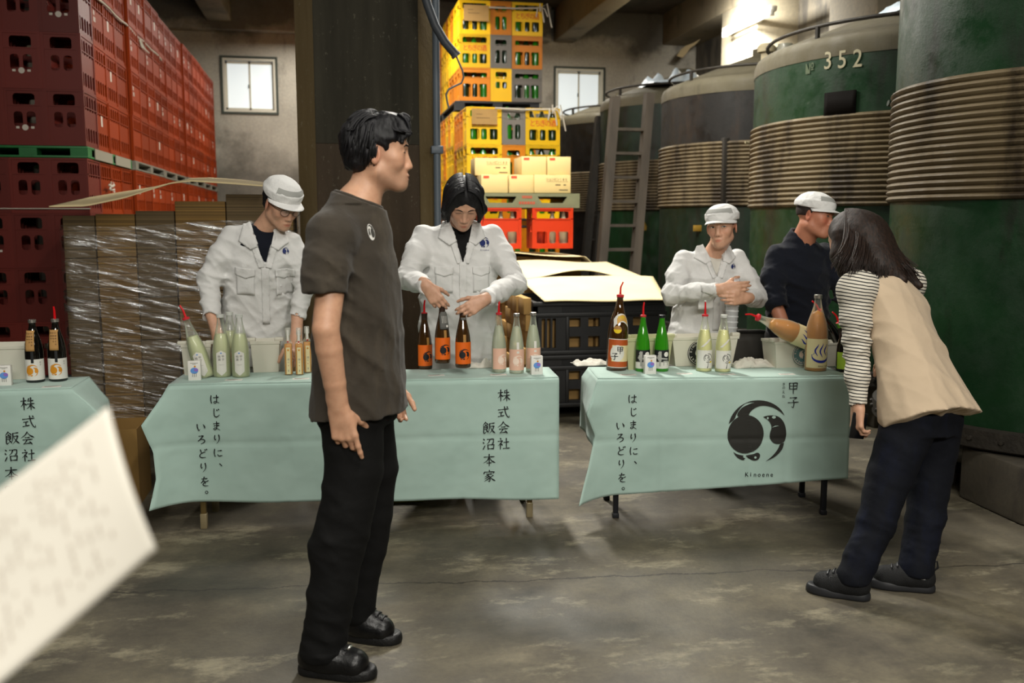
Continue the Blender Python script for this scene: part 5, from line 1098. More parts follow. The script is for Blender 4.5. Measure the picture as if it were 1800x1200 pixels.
# ---- dark bottles with gold emblem on the left table
for px, py, po, rt, l_ in ((63, 671, None, .15, 'black bottle with gold emblem label and kraft tag, silver cap'), (103, 669, .002, .25, 'black bottle with gold emblem label and kraft tag, red pourer')):
    H, R = .295, .041; b_ = bottle(l_, atz(px, py, TZ), H, R, 'sake', G_DARK, None, cap=C_SILVER, pourer=None, rot=rt, group='black bottles with gold emblem'); pf = smooth_prof(bottle_prof(H, R, 'sake'))
    if po: MB().tube([(0, 0, H), (0, 0, H + .04), (-.002, 0, H + .06)], [.006, .005, .004], 8).build('pour_spout', C_RED, b_)
    l2 = label_band(b_, R, .014, .112, L_WHITE); q = MB(); put_emblem(q, cyl(R, .0014), -.008, .06, .027, .006); q.build('emblem', I_GOLD, l2)
    q = MB(); put_text(q, '甲', cyl(R, .0014), .03, .096, .009); put_text(q, '子', cyl(R, .0014), .03, .085, .009); q.build('lettering', I_GREY, l2)
    f = cone_fn(pf, .008); q = MB().grid(lambda a, c: f(-.012 + (a - .5) * (.042 if c < .9 else .05), .152 + c * .095), 8, 8); tg = solidify(q.build('neck_tag', L_KRAFT, b_, smooth=180), .0008); q = MB()
    for i in range(3):
        for k in range(5 - i): put_text(q, '梅酒甲子米'[k], cone_fn(pf, .0095), -.002 - i * .01, .232 - k * .013, .008)
    q.build('tag_lettering', I_BRN, tg); strip(b_, pf, -.004, .012, .095, .155, L_BLACK, 'strip_label', e=.0015)
# ---- bins
M_BIN = mat('bin_plastic', '#d2cfc0', .45); M_BINT = mat('bin_translucent', '#b9b990', .4)
def bin_(label, pxl, pxr, pyb, h, depth, z=TZ, m=M_BIN, notch=None, rot=0, taper=.86):
    a = atz(pxl, pyb, z); c = atz(pxr, pyb, z); W = float(np.linalg.norm(c - a)) / taper; mid = (a + c) / 2
    o = empty('bin', (mid[0], mid[1] + depth / 2, z), (0, 0, rot)); tag(o, label, 'bin'); w = W / 2; d = depth / 2; t = .0025
    def wall(p0, p1, n_):
        f = lambda u, v, e: None
    bm = MB(); k = taper
    def R_(s, y, zz): return [(-w * s, -d * s, zz), (w * s, -d * s, zz), (w * s, d * s, zz), (-w * s, d * s, zz)]
    lv = [R_(k, d, 0), R_(.985, d, h * .9), R_(1.02, d, h * .9), R_(1.03, d, h)]; inn = [R_(.99, d, h), R_(.96, d, h * .9), R_(k * .96, d, .006)]
    L = lv + inn
    for ring in L: bm.v += ring
    n_ = len(L)
    for i in range(n_ - 1):
        for j in range(4): bm.f.append((i * 4 + j, i * 4 + (j + 1) % 4, (i + 1) * 4 + (j + 1) % 4, (i + 1) * 4 + j)); bm.mi.append(0)
    bm.f += [(3, 2, 1, 0), tuple((n_ - 1) * 4 + j for j in range(4))]; bm.mi += [0, 0]
    b2 = bm.build('bin_body', m, o, smooth=30); mod = b2.modifiers.new('b', 'BEVEL'); mod.width = .006; mod.segments = 2; mod.limit_method = 'ANGLE'
    q = MB()
    for s in (-1, 1): q.bbox((s * w * .95 - .022, -d * .9, h - .004), (s * w * .95 + .022, -d * .4, h + .016), .005)
    q.build('handle_ear', m, o)['kind'] = 'stuff'
    return o
bin_('white plastic bin at the left edge behind the small card', -20, 47, 668, .165, .17)
B1 = bin_('white plastic bin with a green bottle tilted in it', 325, 368, 660, .155, .13)
bin_('empty white plastic bin beside the slim amber bottles', 446, 489, 655, .160, .13)
bs, eu = tilted(aty(327, 560, 4.72), aty(341, 600, 4.72), .30); lime_bottle('pale green bottle with red pourer tilted in the white bin', bs, 0, -.008, tilt=eu)
bin_('pale bin behind the green bottles with black labels', 1104, 1178, 650, .165, .16, m=M_BINT)
B3 = bin_('large cream bin with a round black sticker behind the cloudy bottles', 1186, 1292, 643, .155, .15)
B4 = bin_('white bin with a round teal sticker holding the tilted amber bottle', 1364, 1428, 647, .140, .16)
bin_('small white bin at the right end holding black bottles', 1452, 1492, 644, .125, .13)
def sticker(b_, dx, z, R_, m, m2, words, y):
    q = MB(); f = lambda u, v: (u, y, v); put_poly(q, ell(dx, z, R_, R_, 40), f); o = q.build('sticker', m, b_); o.rotation_euler = (math.radians(-2), 0, 0); q = MB(); f = lambda u, v: (u, y - .0012, v)
    for rr in (R_ * .93,):
        a = np.linspace(0, 2 * PI, 40); put_poly(q, stroke2d([(dx + rr * math.cos(t_), z + rr * math.sin(t_)) for t_ in a], [.0012] * 40), f)
    n = len(words)
    for i, ch_ in enumerate(words):
        if ch_ == ' ': continue
        a = PI * .95 - i * PI * 1.9 / n; vs, fs = glyph(ch_); c, s = math.cos(a - PI / 2), math.sin(a - PI / 2); vs = vs * R_ * .24
        vs = np.stack([vs[:, 0] * c - vs[:, 1] * s + dx + R_ * .74 * math.cos(a), vs[:, 0] * s + vs[:, 1] * c + z + R_ * .74 * math.sin(a)], 1); q.add([f(*p) for p in vs], fs)
    put_emblem(q, f, dx, z, R_ * .36); q.build('sticker_print', m2, o)
sticker(B3, -.032, .068, .064, L_BLACK, I_WHITE, 'KINOENE SAKE BREWERY', -.0775)
sticker(B4, .045, .068, .057, mat('sticker_teal', '#5d7f80', .5), I_PALE, 'KINOENE SAKE BREWERY', -.0825)
# ---- small picture cards, price cards
def pic_card(label, px, py, rot=0, mk=0):
    o = MB().bbox((-.029, -.014, 0), (.029, .014, .094), .0015).build('picture_card', mat('card_white', '#e4e2dc', .5), None, atz(px, py, TZ), (0, 0, rot)); tag(o, label, 'card', 'small picture cards on the tables')
    f = lambda u, v: (u, -.0146, v); f2 = lambda u, v: (u, -.0150, v)
    q = MB(); put_poly(q, ell(0, .048, .018, .015), f); q.build('blue_blot', I_SKY, o); q = MB(); put_poly(q, ell(.008, .052, .010, .008), f2); q.build('violet_blot', I_VIO, o)
    q = MB()
    for x in (-.01, -.002, .006): put_poly(q, [(x, .018), (x + .003, .018), (x + .003, .036), (x, .036)], f)
    put_poly(q, [(-.018, .083), (.018, .083), (.018, .0855), (-.018, .0855)], f); put_poly(q, [(-.008, .078), (.008, .078), (.008, .080), (-.008, .080)], f); q.build('card_print', I_GREY, o)
    q = MB(); put_poly(q, ell(.003, .068, .0045), f); q.build('orange_dot', I_GOLD, o)
pic_card('small white picture card in front of the tilted green bottle', 343, 668)
pic_card('small white picture card in front of the pink labelled bottles', 943, 658)
pic_card('small white picture card between the green bottles', 1142, 657)
pic_card('small white picture card at the left edge of the left table', 10, 677)
def price(label, px, py, rot=0.0):
    o = MB().bbox((-.04, -.022, .0016), (.04, .022, .0022), .0002).build('price_card', L_WHITE, None, atz(px, py, TZ), (0, 0, rot)); tag(o, label, 'card', 'white price cards lying on the cloths')
    q = MB(); f = lambda u, v: (u, v, .0026)
    for k, z in enumerate((.010, .002, -.006)): put_poly(q, [(-.03, z), (.03 - .012 * k, z), (.03 - .012 * k, z + .0035), (-.03, z + .0035)], f)
    q.build('card_print', I_GREY, o)
for px, py, r_, l_ in ((91, 680, .1, 'price card before the black gold emblem bottles'), (411, 668, -.1, 'price card before the pale green bottles'), (529, 666, 0, 'price card before the slim amber bottles'), (767, 660, .02, 'price card before the orange labelled bottles'), (876, 659, -.1, 'price card before the pink labelled bottles'), (1104, 659, -.12, 'price card before the tall brown bottle'), (1203, 657, -.12, 'price card before the large cream bin'), (1278, 658, -.1, 'price card before the cloudy yellow bottles'), (1383, 658, -.1, 'price card before the tilted amber bottle'), (1494, 656, 0, 'price card before the lime label bottle')): price('white ' + l_, px, py, r_)
M_TOWEL = mat('towel', '#d8d4c8', .95, bump=.4, bscale=180)
p_ = atz(1040, 640, TZ); crumple('towel', (p_[0], p_[1], TZ), .20, .13, .035, 'folded white towel beside the tall brown bottle', M_TOWEL, 2, 'towel')
p_ = atz(1322, 645, TZ); crumple('towel', (p_[0], p_[1], TZ), .22, .10, .06, 'crumpled white towel beside the cloudy yellow bottles', M_TOWEL, 9, 'towel')
p_ = atz(850, 645, TZ); crumple('towel', (p_[0], p_[1], TZ), .20, .10, .05, 'white towel lying behind the pink labelled bottles', M_TOWEL, 4, 'towel')
# ---- folding chairs behind the right table
m_ch = mat('grey_steel_chair', '#3d3b38', .4, .5); m_cp = mat('chair_pad', '#55524d', .5)
for i, (px, py, y, l_) in enumerate(((1304, 582, 5.36, 'grey folding chair, left of the two behind the right table'), (1346, 591, 5.90, 'grey folding chair, right of the two behind the right table'))):
    P_ = aty(px, py, y); o = empty('folding_chair', (P_[0], y, 0), (0, 0, math.radians(180 - 8))); tag(o, l_, 'chair', 'folding chairs behind the right table'); zt = P_[2]
    MB().grid(lambda u, v: ((u - .5) * .40, .02 * math.sin(PI * u), zt - .24 + v * .24), 10, 4).build('backrest', m_cp, o); solidify(o.children[-1], .012)
    MB().bbox((-.2, -.42, .42), (.2, -.02, .45), .012).build('seat', m_cp, o)
    for s in (-1, 1):
        MB().tube([(s * .205, .04, zt - .02), (s * .205, -.02, .45), (s * .205, -.40, 0)], .012, 8).build('leg', m_ch, o); MB().tube([(s * .19, -.36, .44), (s * .19, .10, 0)], .012, 8).build('leg', m_ch, o)
    MB().tube([(-.205, .04, zt - .01), (-.1, .05, zt + .005), (.1, .05, zt + .005), (.205, .04, zt - .01)], .011, 8).build('top_rail', m_ch, o)
# ---- the printed sheet held up close to the camera, lower left
c4 = [aty(186, 718, .86), aty(272, 972, .84), aty(-30, 1225, .80), aty(-60, 905, .86)]
o = MB().grid(lambda u, v: (c4[3] * (1 - u) + c4[0] * u) * (1 - v) + (c4[2] * (1 - u) + c4[1] * u) * v + np.array([0, -.012 * math.sin(PI * v) * u + .01 * u * u, 0]), 20, 20).build('leaflet', mat('leaflet_paper', '#d9d4c8', .7), smooth=180); o.data.flip_normals(); solidify(o, .0004); tag(o, 'white printed leaflet held up close at the lower left corner', 'paper')
q = MB(); rr = np.random.RandomState(4)
def lf(u, v): return (c4[3] * (1 - u) + c4[0] * u) * (1 - v) + (c4[2] * (1 - u) + c4[1] * u) * v + np.array([0, -.012 * math.sin(PI * v) * u + .01 * u * u - .0012, 0])
for col in range(13):
    u0 = .12 + col * .058; v0 = .10 + .03 * (col % 3); k = 0
    while v0 < .85:
        L_ = rr.uniform(.02, .05); 
        if rr.rand() < .55: q.grid(lambda a, c: lf(u0 + a * .016, v0 + c * L_), 1, 2)
        v0 += L_ + .015
q.build('print', mat('leaflet_print', '#b9b0a4', .8), o)['kind'] = 'stuff'
# ---- flat yellow green crate on the floor under the middle table
P_ = atz(708, 884, 0); o = empty('flat_crate', (P_[0] - .06, P_[1] + .14, 0)); tag(o, 'flat yellow green plastic crate on the floor under the middle table', 'crate'); m_yg = mat('yellow_green_plastic', '#7d7f14', .5)
for a, c in (((-.17, -.14, 0), (.17, -.13, .075)), ((-.17, .13, 0), (.17, .14, .075)), ((-.17, -.13, 0), (-.16, .13, .075)), ((.16, -.13, 0), (.17, .13, .075))): MB().bbox(a, c, .003).build('side_panel', m_yg, o)
MB().box((-.16, -.13, .0), (.16, .13, .01)).build('bottom_panel', m_yg, o)
# ================================================================== PEOPLE: one continuous surface per body, grown from blended volumes
from mathutils.bvhtree import BVHTree
V = lambda *a: np.array(a, np.float32)
def unit(v): v = np.array(v, float); return v / (np.linalg.norm(v) + 1e-12)
class Fr:
    """a local frame: x to the side, y forward, z up"""
    def __init__(s, o, fwd, up=(0, 0, 1), k=1.0):
        s.o = np.array(o, float); s.y = unit(fwd); s.x = unit(np.cross(s.y, up)); s.z = np.cross(s.x, s.y); s.k = k; s.M = np.stack([s.x, s.y, s.z], 1)
    def p(s, x, y, z): return s.o + s.k * (s.x * x + s.y * y + s.z * z)
    def inv(s, P): return ((P - s.o) @ s.M) / s.k
def turn(v, axis, deg): return np.array(Matrix.Rotation(math.radians(deg), 3, Vector(axis)) @ Vector(v))
class Sdf:
    def __init__(s): s.pr = []; s.lo = np.full(3, 1e9); s.hi = -s.lo
    def _add(s, fn, lo, hi, k, op):
        lo = np.minimum(*[np.array(q_, float) for q_ in (lo, hi)]) if False else np.array(lo, float); hi = np.array(hi, float)
        s.pr.append((fn, lo, hi, k, op))
        if op == 'u': s.lo = np.minimum(s.lo, lo); s.hi = np.maximum(s.hi, hi)
        return s
    def cone(s, a, b, ra, rb=None, k=.02, op='u', flat=None):
        """tapered capsule; flat = (axis, factor) thins it along an axis"""
        a = np.array(a, float); b = np.array(b, float); rb = ra if rb is None else rb; ba = b - a; L2 = float(ba @ ba) + 1e-12
        def fn(X, Y, Z):
            px, py, pz = X - a[0], Y - a[1], Z - a[2]; t = np.clip((px * ba[0] + py * ba[1] + pz * ba[2]) / L2, 0, 1)
            qx, qy, qz = px - t * ba[0], py - t * ba[1], pz - t * ba[2]; d2 = qx * qx + qy * qy + qz * qz; r = ra + t * (rb - ra)
            if flat is not None:
                f, c = flat; w = qx * f[0] + qy * f[1] + qz * f[2]; d = np.sqrt(d2 + w * w * (1 / c ** 2 - 1)); return (d - r) * ((1 + c) / 2)
            return np.sqrt(d2) - r
        m = max(ra, rb); return s._add(fn, np.minimum(a, b) - m, np.maximum(a, b) + m, k, op)
    def chain(s, pts, rs, k=.02, op='u', flat=None):
        for i in range(len(pts) - 1): s.cone(pts[i], pts[i + 1], rs[i], rs[i + 1], k, op, flat)
        return s
    def ell(s, fr, c, r, k=.02, op='u'):
        """ellipsoid with axes along frame fr"""
        o = fr.p(*c); r = np.array(r, float) * fr.k; M = fr.M
        def fn(X, Y, Z):
            px, py, pz = X - o[0], Y - o[1], Z - o[2]; q0 = q1 = 0
            for i in range(3):
                w = (px * M[0, i] + py * M[1, i] + pz * M[2, i]) / r[i]; q0 = q0 + w * w; w = w / r[i]; q1 = q1 + w * w
            q0 = np.sqrt(q0); return q0 * (q0 - 1) / (np.sqrt(q1) + 1e-6)
        e = np.abs(M) @ r; return s._add(fn, o - e, o + e, k, op)
    def loft(s, A, B, side, tab, n=2.4, k=.02, op='u'):
        """stack of ellipses from A to B; rows of tab: (t, half width, half depth, side offset, front offset)"""
        A = np.array(A, float); B = np.array(B, float); ax = B - A; L = np.linalg.norm(ax); ax = ax / L; sd = unit(np.array(side) - ax * (np.array(side) @ ax)); fd = np.cross(ax, sd)
        T = np.array(tab, float)
        def fn(X, Y, Z):
            px, py, pz = X - A[0], Y - A[1], Z - A[2]; t = (px * ax[0] + py * ax[1] + pz * ax[2]) / L; tc = np.clip(t, 0, 1)
            a, b, os_, of = (np.interp(tc, T[:, 0], T[:, j]).astype(np.float32) for j in range(1, 5))
            u = (px * sd[0] + py * sd[1] + pz * sd[2] - os_) / a; v = (px * fd[0] + py * fd[1] + pz * fd[2] - of) / b
            e = (np.abs(u) ** n + np.abs(v) ** n) ** (1 / n); d = (e - 1) * np.minimum(a, b) * .9
            return np.maximum(d, np.maximum(-t, t - 1) * L)
        m = T[:, 1:3].max() + np.abs(T[:, 3:]).max(); m3 = np.array([m, m, .01])
        return s._add(fn, np.minimum(A, B) - m, np.maximum(A, B) + m, k, op)
    def half(s, o, nrm, lo, hi, k=.004):
        """cut away the side the normal points to, within a box"""
        o = np.array(o, float); n_ = unit(nrm); return s._add(lambda X, Y, Z: -((X - o[0]) * n_[0] + (Y - o[1]) * n_[1] + (Z - o[2]) * n_[2]), lo, hi, k, 'cut')
    def warp(s, fn, lo, hi): return s._add(fn, lo, hi, 0, 'w')
    def mesh(s, vox, margin=.03):
        lo = s.lo - margin; n = np.ceil((s.hi + margin - lo) / vox).astype(int) + 1; D = np.full(n, .5, np.float32); ax = [(lo[i] + vox * np.arange(n[i])).astype(np.float32) for i in range(3)]
        for fn, a, b, k, op in s.pr:
            m = 1.2 * k + 4 * vox if op != 'w' else 0; i0 = np.maximum(0, np.floor((a - m - lo) / vox).astype(int)); i1 = np.minimum(n, np.ceil((b + m - lo) / vox).astype(int) + 1)
            if (i1 <= i0).any(): continue
            sl = tuple(slice(i0[j], i1[j]) for j in range(3)); X, Y, Z = ax[0][sl[0]][:, None, None], ax[1][sl[1]][None, :, None], ax[2][sl[2]][None, None, :]
            d = np.asarray(fn(X, Y, Z), np.float32); S = D[sl]
            if op == 'w': D[sl] = S + d; continue
            if op == 'u': h = np.clip(.5 + .5 * (S - d) / k, 0, 1); D[sl] = S * (1 - h) + d * h - k * h * (1 - h)
            else:
                d = -d; h = np.clip(.5 - .5 * (S - d) / k, 0, 1); D[sl] = S * (1 - h) + d * h + k * h * (1 - h)
        return nets(D, lo, vox)
def nets(D, lo, vox):
    """naive surface nets"""
    I = D < 0; c = I[:-1, :-1, :-1].astype(np.int8)
    cnt = sum(I[i:I.shape[0] - 1 + i, j:I.shape[1] - 1 + j, k:I.shape[2] - 1 + k].astype(np.int8) for i in (0, 1) for j in (0, 1) for k in (0, 1))
    act = np.argwhere((cnt > 0) & (cnt < 8)); idx = np.full(cnt.shape, -1, np.int32); idx[tuple(act.T)] = np.arange(len(act))
    val = {}
    for i in (0, 1):
        for j in (0, 1):
            for k in (0, 1): val[i, j, k] = D[act[:, 0] + i, act[:, 1] + j, act[:, 2] + k]
    P = np.zeros((len(act), 3)); W = np.zeros(len(act))
    for a in val:
        for x in range(3):
            if a[x] == 0:
                b = list(a); b[x] = 1; b = tuple(b); d0, d1 = val[a], val[b]; m = (d0 < 0) != (d1 < 0); t = np.where(m, d0 / (d0 - d1 + 1e-12), 0)
                q = np.array(a, float)[None] + np.zeros((len(act), 3)); q[:, x] = t; P[m] += q[m]; W[m] += 1
    P = lo + vox * (act + P / W[:, None]); F = []
    for x in range(3):
        y, z = (x + 1) % 3, (x + 2) % 3; sh = [slice(None)] * 3; sh2 = [slice(None)] * 3; sh[x] = slice(0, -1); sh2[x] = slice(1, None)
        e = np.argwhere(I[tuple(sh)] != I[tuple(sh2)]); e = e[(e[:, y] > 0) & (e[:, z] > 0) & (e[:, y] < cnt.shape[y]) & (e[:, z] < cnt.shape[z])]
        if not len(e): continue
        ins = I[tuple(e.T)]; q = []
        for dy, dz in ((1, 1), (0, 1), (0, 0), (1, 0)): g = e.copy(); g[:, y] -= dy; g[:, z] -= dz; q.append(idx[tuple(g.T)])
        q = np.stack(q, 1); q[~ins] = q[~ins][:, ::-1]; F.append(q)
    return P, np.concatenate(F)
def sdf_obj(name, S, vox, m, parent=None, color=None, relax=0):
    P, F = S.mesh(vox)
    if relax:
        nb = np.concatenate([F[:, [0, 1]], F[:, [1, 2]], F[:, [2, 3]], F[:, [3, 0]]]); 
        for _ in range(relax):
            A = np.zeros_like(P); c = np.zeros(len(P)); np.add.at(A, nb[:, 0], P[nb[:, 1]]); np.add.at(A, nb[:, 1], P[nb[:, 0]]); np.add.at(c, nb[:, 0], 1); np.add.at(c, nb[:, 1], 1); P = .5 * P + .5 * A / np.maximum(c, 1)[:, None]
    me = bpy.data.meshes.new(name); me.vertices.add(len(P)); me.vertices.foreach_set('co', P.astype(np.float32).ravel()); me.loops.add(F.size); me.loops.foreach_set('vertex_index', F.astype(np.int32).ravel())
    me.polygons.add(len(F)); me.polygons.foreach_set('loop_start', np.arange(0, F.size, 4, dtype=np.int32)); me.update(calc_edges=True)
    me.polygons.foreach_set('use_smooth', [True] * len(F)); me.materials.append(m)
    if color is not None:
        a = me.color_attributes.new('tone', 'FLOAT_COLOR', 'POINT'); C = np.ones((len(P), 4), np.float32); C[:, :3] = color(P); a.data.foreach_set('color', C.ravel())
    o = obj(name, me, parent); o_bvh[o.name] = (P, F); return o
o_bvh = {}
def bvh(o): P, F = o_bvh[o.name]; return BVHTree.FromPolygons([tuple(p) for p in P], [tuple(int(i) for i in f) for f in F])
def decal(name, tree, fr, polys, m, parent, e=.002, L=.012, thick=0.0, start=.4):
    """flat pieces in the x-z plane of frame fr, laid onto a surface along -y"""
    q = MB(); d = Vector(-fr.y)
    for pts in polys:
        vs, fs = split_long(*_tri(pts), L); out = []; last = None
        for x, z in vs:
            o = fr.p(x, start, z); h = tree.ray_cast(Vector(o), d)
            out.append(np.array(h[0]) + fr.y * e if h[0] is not None else None)
        ix = [i for i, p in enumerate(out) if p is not None]
        if not ix: continue
        # lay the piece over gaps: a smooth quadratic through the hits replaces strays
        B = np.array([[1, x, z, x * x * 8, z * z * 8, x * z * 8] for x, z in vs]); dd = np.array([(out[i] - fr.o) @ fr.y for i in ix]); md = np.median(dd)
        keep = np.abs(dd - md) < .06; ii = np.array(ix)[keep]; dv = dd[keep]
        if len(ii) < 8: fit = np.full(len(vs), md)
        else:
            for _ in range(3):
                co = np.linalg.lstsq(np.vstack([B[ii], 1e-3 * np.eye(6)]), np.concatenate([dv, [md * 1e-3, 0, 0, 0, 0, 0]]), rcond=None)[0]; r_ = np.abs(B[ii] @ co - dv); g = r_ < max(.006, np.percentile(r_, 85))
                if g.sum() < 8 or g.all(): break
                ii, dv = ii[g], dv[g]
            fit = np.clip(B @ co, dv.min() - .01, dv.max() + .01)
        D_ = {i: (out[i] - fr.o) @ fr.y for i in ix}
        out = [fr.p(x, (D_[i] if i in D_ and abs(D_[i] - fit[i]) < .010 else fit[i]) / fr.k, z) for i, (x, z) in enumerate(vs)]
        q.add(out, [f if True else f for f in fs])
    if not q.v: return None
    me_f = q.f; o = q.build(name, m, parent, smooth=180)
    n = o.data.polygons[0].normal if len(o.data.polygons) else Vector(fr.y)
    if Vector(fr.y).dot(n) < 0: o.data.flip_normals()
    if thick: solidify(o, thick, 1)
    return o
def _tri(pts):
    tr = tessellate_polygon([[Vector((p[0], p[1], 0)) for p in pts]]); fs = []
    for t in tr:
        a, b, c = (pts[i] for i in t); fs.append(tuple(t) if (b[0] - a[0]) * (c[1] - a[1]) - (b[1] - a[1]) * (c[0] - a[0]) > 0 else tuple(t[::-1]))
    return np.array(pts, float), fs
def folds(seed, amp, wl, dirs=None, n=6):
    r = np.random.RandomState(seed); K = []
    for i in range(n):
        d = unit(r.normal(size=3)) if dirs is None else unit(np.array(dirs[i % len(dirs)]) + r.normal(size=3) * .25); K.append((d * 2 * PI / (wl * r.uniform(.7, 1.5)), r.uniform(0, 6.28), unit(r.normal(size=3)) * 2 * PI / (wl * 3), r.uniform(0, 6.28)))
    def fn(X, Y, Z):
        o = 0
        for k, p, k2, p2 in K:
            w = np.abs(np.sin(.5 * (X * k[0] + Y * k[1] + Z * k[2] + p + 1.8 * np.sin(X * k2[0] + Y * k2[1] + Z * k2[2] + p2)))); o = o + (w * (2 - w) - .6) * 1.5
        return o * (amp / n ** .5)
    return fn
def near(fn, c, r):
    c = np.array(c, float)
    return lambda X, Y, Z: fn(X, Y, Z) * np.exp(-((X - c[0]) ** 2 + (Y - c[1]) ** 2 + (Z - c[2]) ** 2) / r ** 2)
# ------------------------------------------------------------------ body pieces
def head(S, fr, nb, nr=.053, ears=True, jaw=1.0, neck0=(0, -.022, -.06)):
    p = fr.p; k = fr.k
    S.cone(p(*neck0), nb, nr, nr * 1.12, .03)
    S.ell(fr, (0, -.015, .035), (.076, .096, .084), .02); S.ell(fr, (0, .035, .042), (.062, .053, .056), .03); S.ell(fr, (0, .024, -.03), (.060 * jaw, .062, .082), .03)
    for s in (-1, 1):
        S.cone(p(s * .047 * jaw, .004, -.062), p(s * .018, .062, -.098), .019 * k, .018 * k, .03); S.cone(p(s * .043, .056, -.020), p(s * .040, .058, -.03), .021 * k, None, .03)
    S.ell(fr, (0, .0765, -.100), (.021, .019, .018), .02); S.ell(fr, (0, .076, -.070), (.030, .0205, .026), .02)
    for s in (-1, 1): S.cone(p(s * .014, .088, .022), p(s * .044, .073, .020), .009 * k, .008 * k, .014)
    for s in (-1, 1): S.ell(fr, (s * .032, .0985, .001), (.016, .011, .011), .012, 's'); S.ell(fr, (s * .032, .0775, .0), (.0155, .0105, .0095), .006)
    S.cone(p(0, .0835, .012), p(0, .1005, -.040), .0078 * k, .0118 * k, .014)
    for s in (-1, 1): S.ell(fr, (s * .0125, .093, -.045), (.0078, .010, .007), .008)
    S.ell(fr, (0, .0935, -.0700), (.0215, .0085, .0052), .004); S.ell(fr, (0, .0925, -.0805), (.0185, .0085, .0058), .004); S.ell(fr, (0, .1035, -.0755), (.022, .009, .0013), .003, 's')
    if ears:
        for s in (-1, 1):
            e = Fr(p(s * .078, -.006, -.012), turn(fr.y, fr.z, -s * 22), fr.z, k); S.ell(e, (0, 0, 0), (.0065, .0185, .031), .006); S.ell(e, (s * .008, .003, -.002), (.006, .010, .018), .004, 's')
    return S
def hand(S, wrist, d, n, th, curl=(.5, .5, .5, .5), size=1.0, spread=.0, thumb=(.5, .6), point=None, k=.006):
    """d: wrist to knuckles, n: the way the palm faces, th: the thumb's side"""
    d = unit(d); n = unit(np.array(n) - d * (np.array(n) @ d)); t = unit(np.array(th) - d * (np.array(th) @ d) - n * (np.array(th) @ n)); z = size; W = np.array(wrist, float)
    kn = []
    for i, (o, l) in enumerate(((.030, .088), (.010, .092), (-.011, .088), (-.030, .080))):
        K = W + d * l * z + t * o * z - n * .004 * z; kn.append(K); S.cone(W + d * .012 * z + t * o * .62 * z, K, .0145 * z, .0105 * z, .014)
    S.cone(W - d * .03, W + d * .03 * z, .026 * z, .022 * z, .02, flat=(n, .72)); S.cone(W + d * .03 * z + t * .02 * z + n * .006, W + d * .05 * z + t * .028 * z + n * .008, .016 * z, .014 * z, .015)
    for i, (L, r) in enumerate(((.072, .0092), (.079, .0094), (.073, .0090), (.057, .0080))):
        c = curl[i]; P = kn[i]; a = 0.0; dd = unit(d + t * spread * (1.5 - i) * .3)
        for j, (f, w) in enumerate(((.46, .8), (.30, 1.15), (.24, .9))):
            a += c * w; q = dd * math.cos(a) + n * math.sin(a); Q = P + q * L * f * z * 1.05; S.cone(P, Q, r * z * (1 - .10 * j), r * z * (.92 - .10 * j), k); P = Q
    P = W + d * .028 * z + t * .030 * z + n * .008 * z; b, c = thumb; q0 = unit(d * .62 + t * .78 * (1 - b) + n * b); 
    for j, (L, r) in enumerate(((.042, .0125), (.034, .0102), (.027, .0092))):
        q = unit(q0 + (d * .5 + n * .55 - t * .35) * c * j * .7); Q = P + q * L * z; S.cone(P, Q, r * z, r * .9 * z, k + .002); P = Q
    return S
def shoe(parent, heel, toe, label_m, sole_m, k=1.0, h=.0, name='shoe', bulk=1.0):
    """a shoe standing on the floor between heel and toe points"""
    f = unit(np.array([toe[0] - heel[0], toe[1] - heel[1], 0])); L = math.hypot(toe[0] - heel[0], toe[1] - heel[1]); fr = Fr((heel[0], heel[1], h), f)
    up = Sdf(); S_ = Sdf(); p = fr.p; w = .040 * bulk
    up.cone(p(0, .045, .052), p(0, L * .45, .060), .041 * bulk, .043 * bulk, .02, flat=(fr.x, 1.0)); up.cone(p(0, L * .4, .055), p(.004, L - .055, .044), .047 * bulk, .041 * bulk, .025); up.cone(p(-.008, L * .62, .040), p(-.006, L - .06, .038), .038, .034, .02)
    up.cone(p(0, .05, .05), p(0, .055, .098), .038, .043, .02); up.half(p(0, 0, .022), -fr.z, fr.o - .35, fr.o + .35)
    tab = [(0, L * .0, 0)]
    for i in range(9):
        y = .035 + (L - .075) * i / 8; ww = np.interp(i, [0, 2, 4, 6, 8], [.034, .034, .037, .043, .033]) * bulk
        S_.cone(p(-.003 * (i > 4), y, .014), p(-.003 * (i > 4), y + .02, .014), ww, ww, .012)
    lo, hi = fr.o - .35, fr.o + .35; S_.half(p(0, 0, .036), fr.z, lo, hi); S_.half(p(0, 0, 0), -fr.z, lo, hi)
    o = sdf_obj(name, up, .005, label_m, parent, relax=1); s_ = sdf_obj('sole', S_, .005, sole_m, o); return o, fr, L
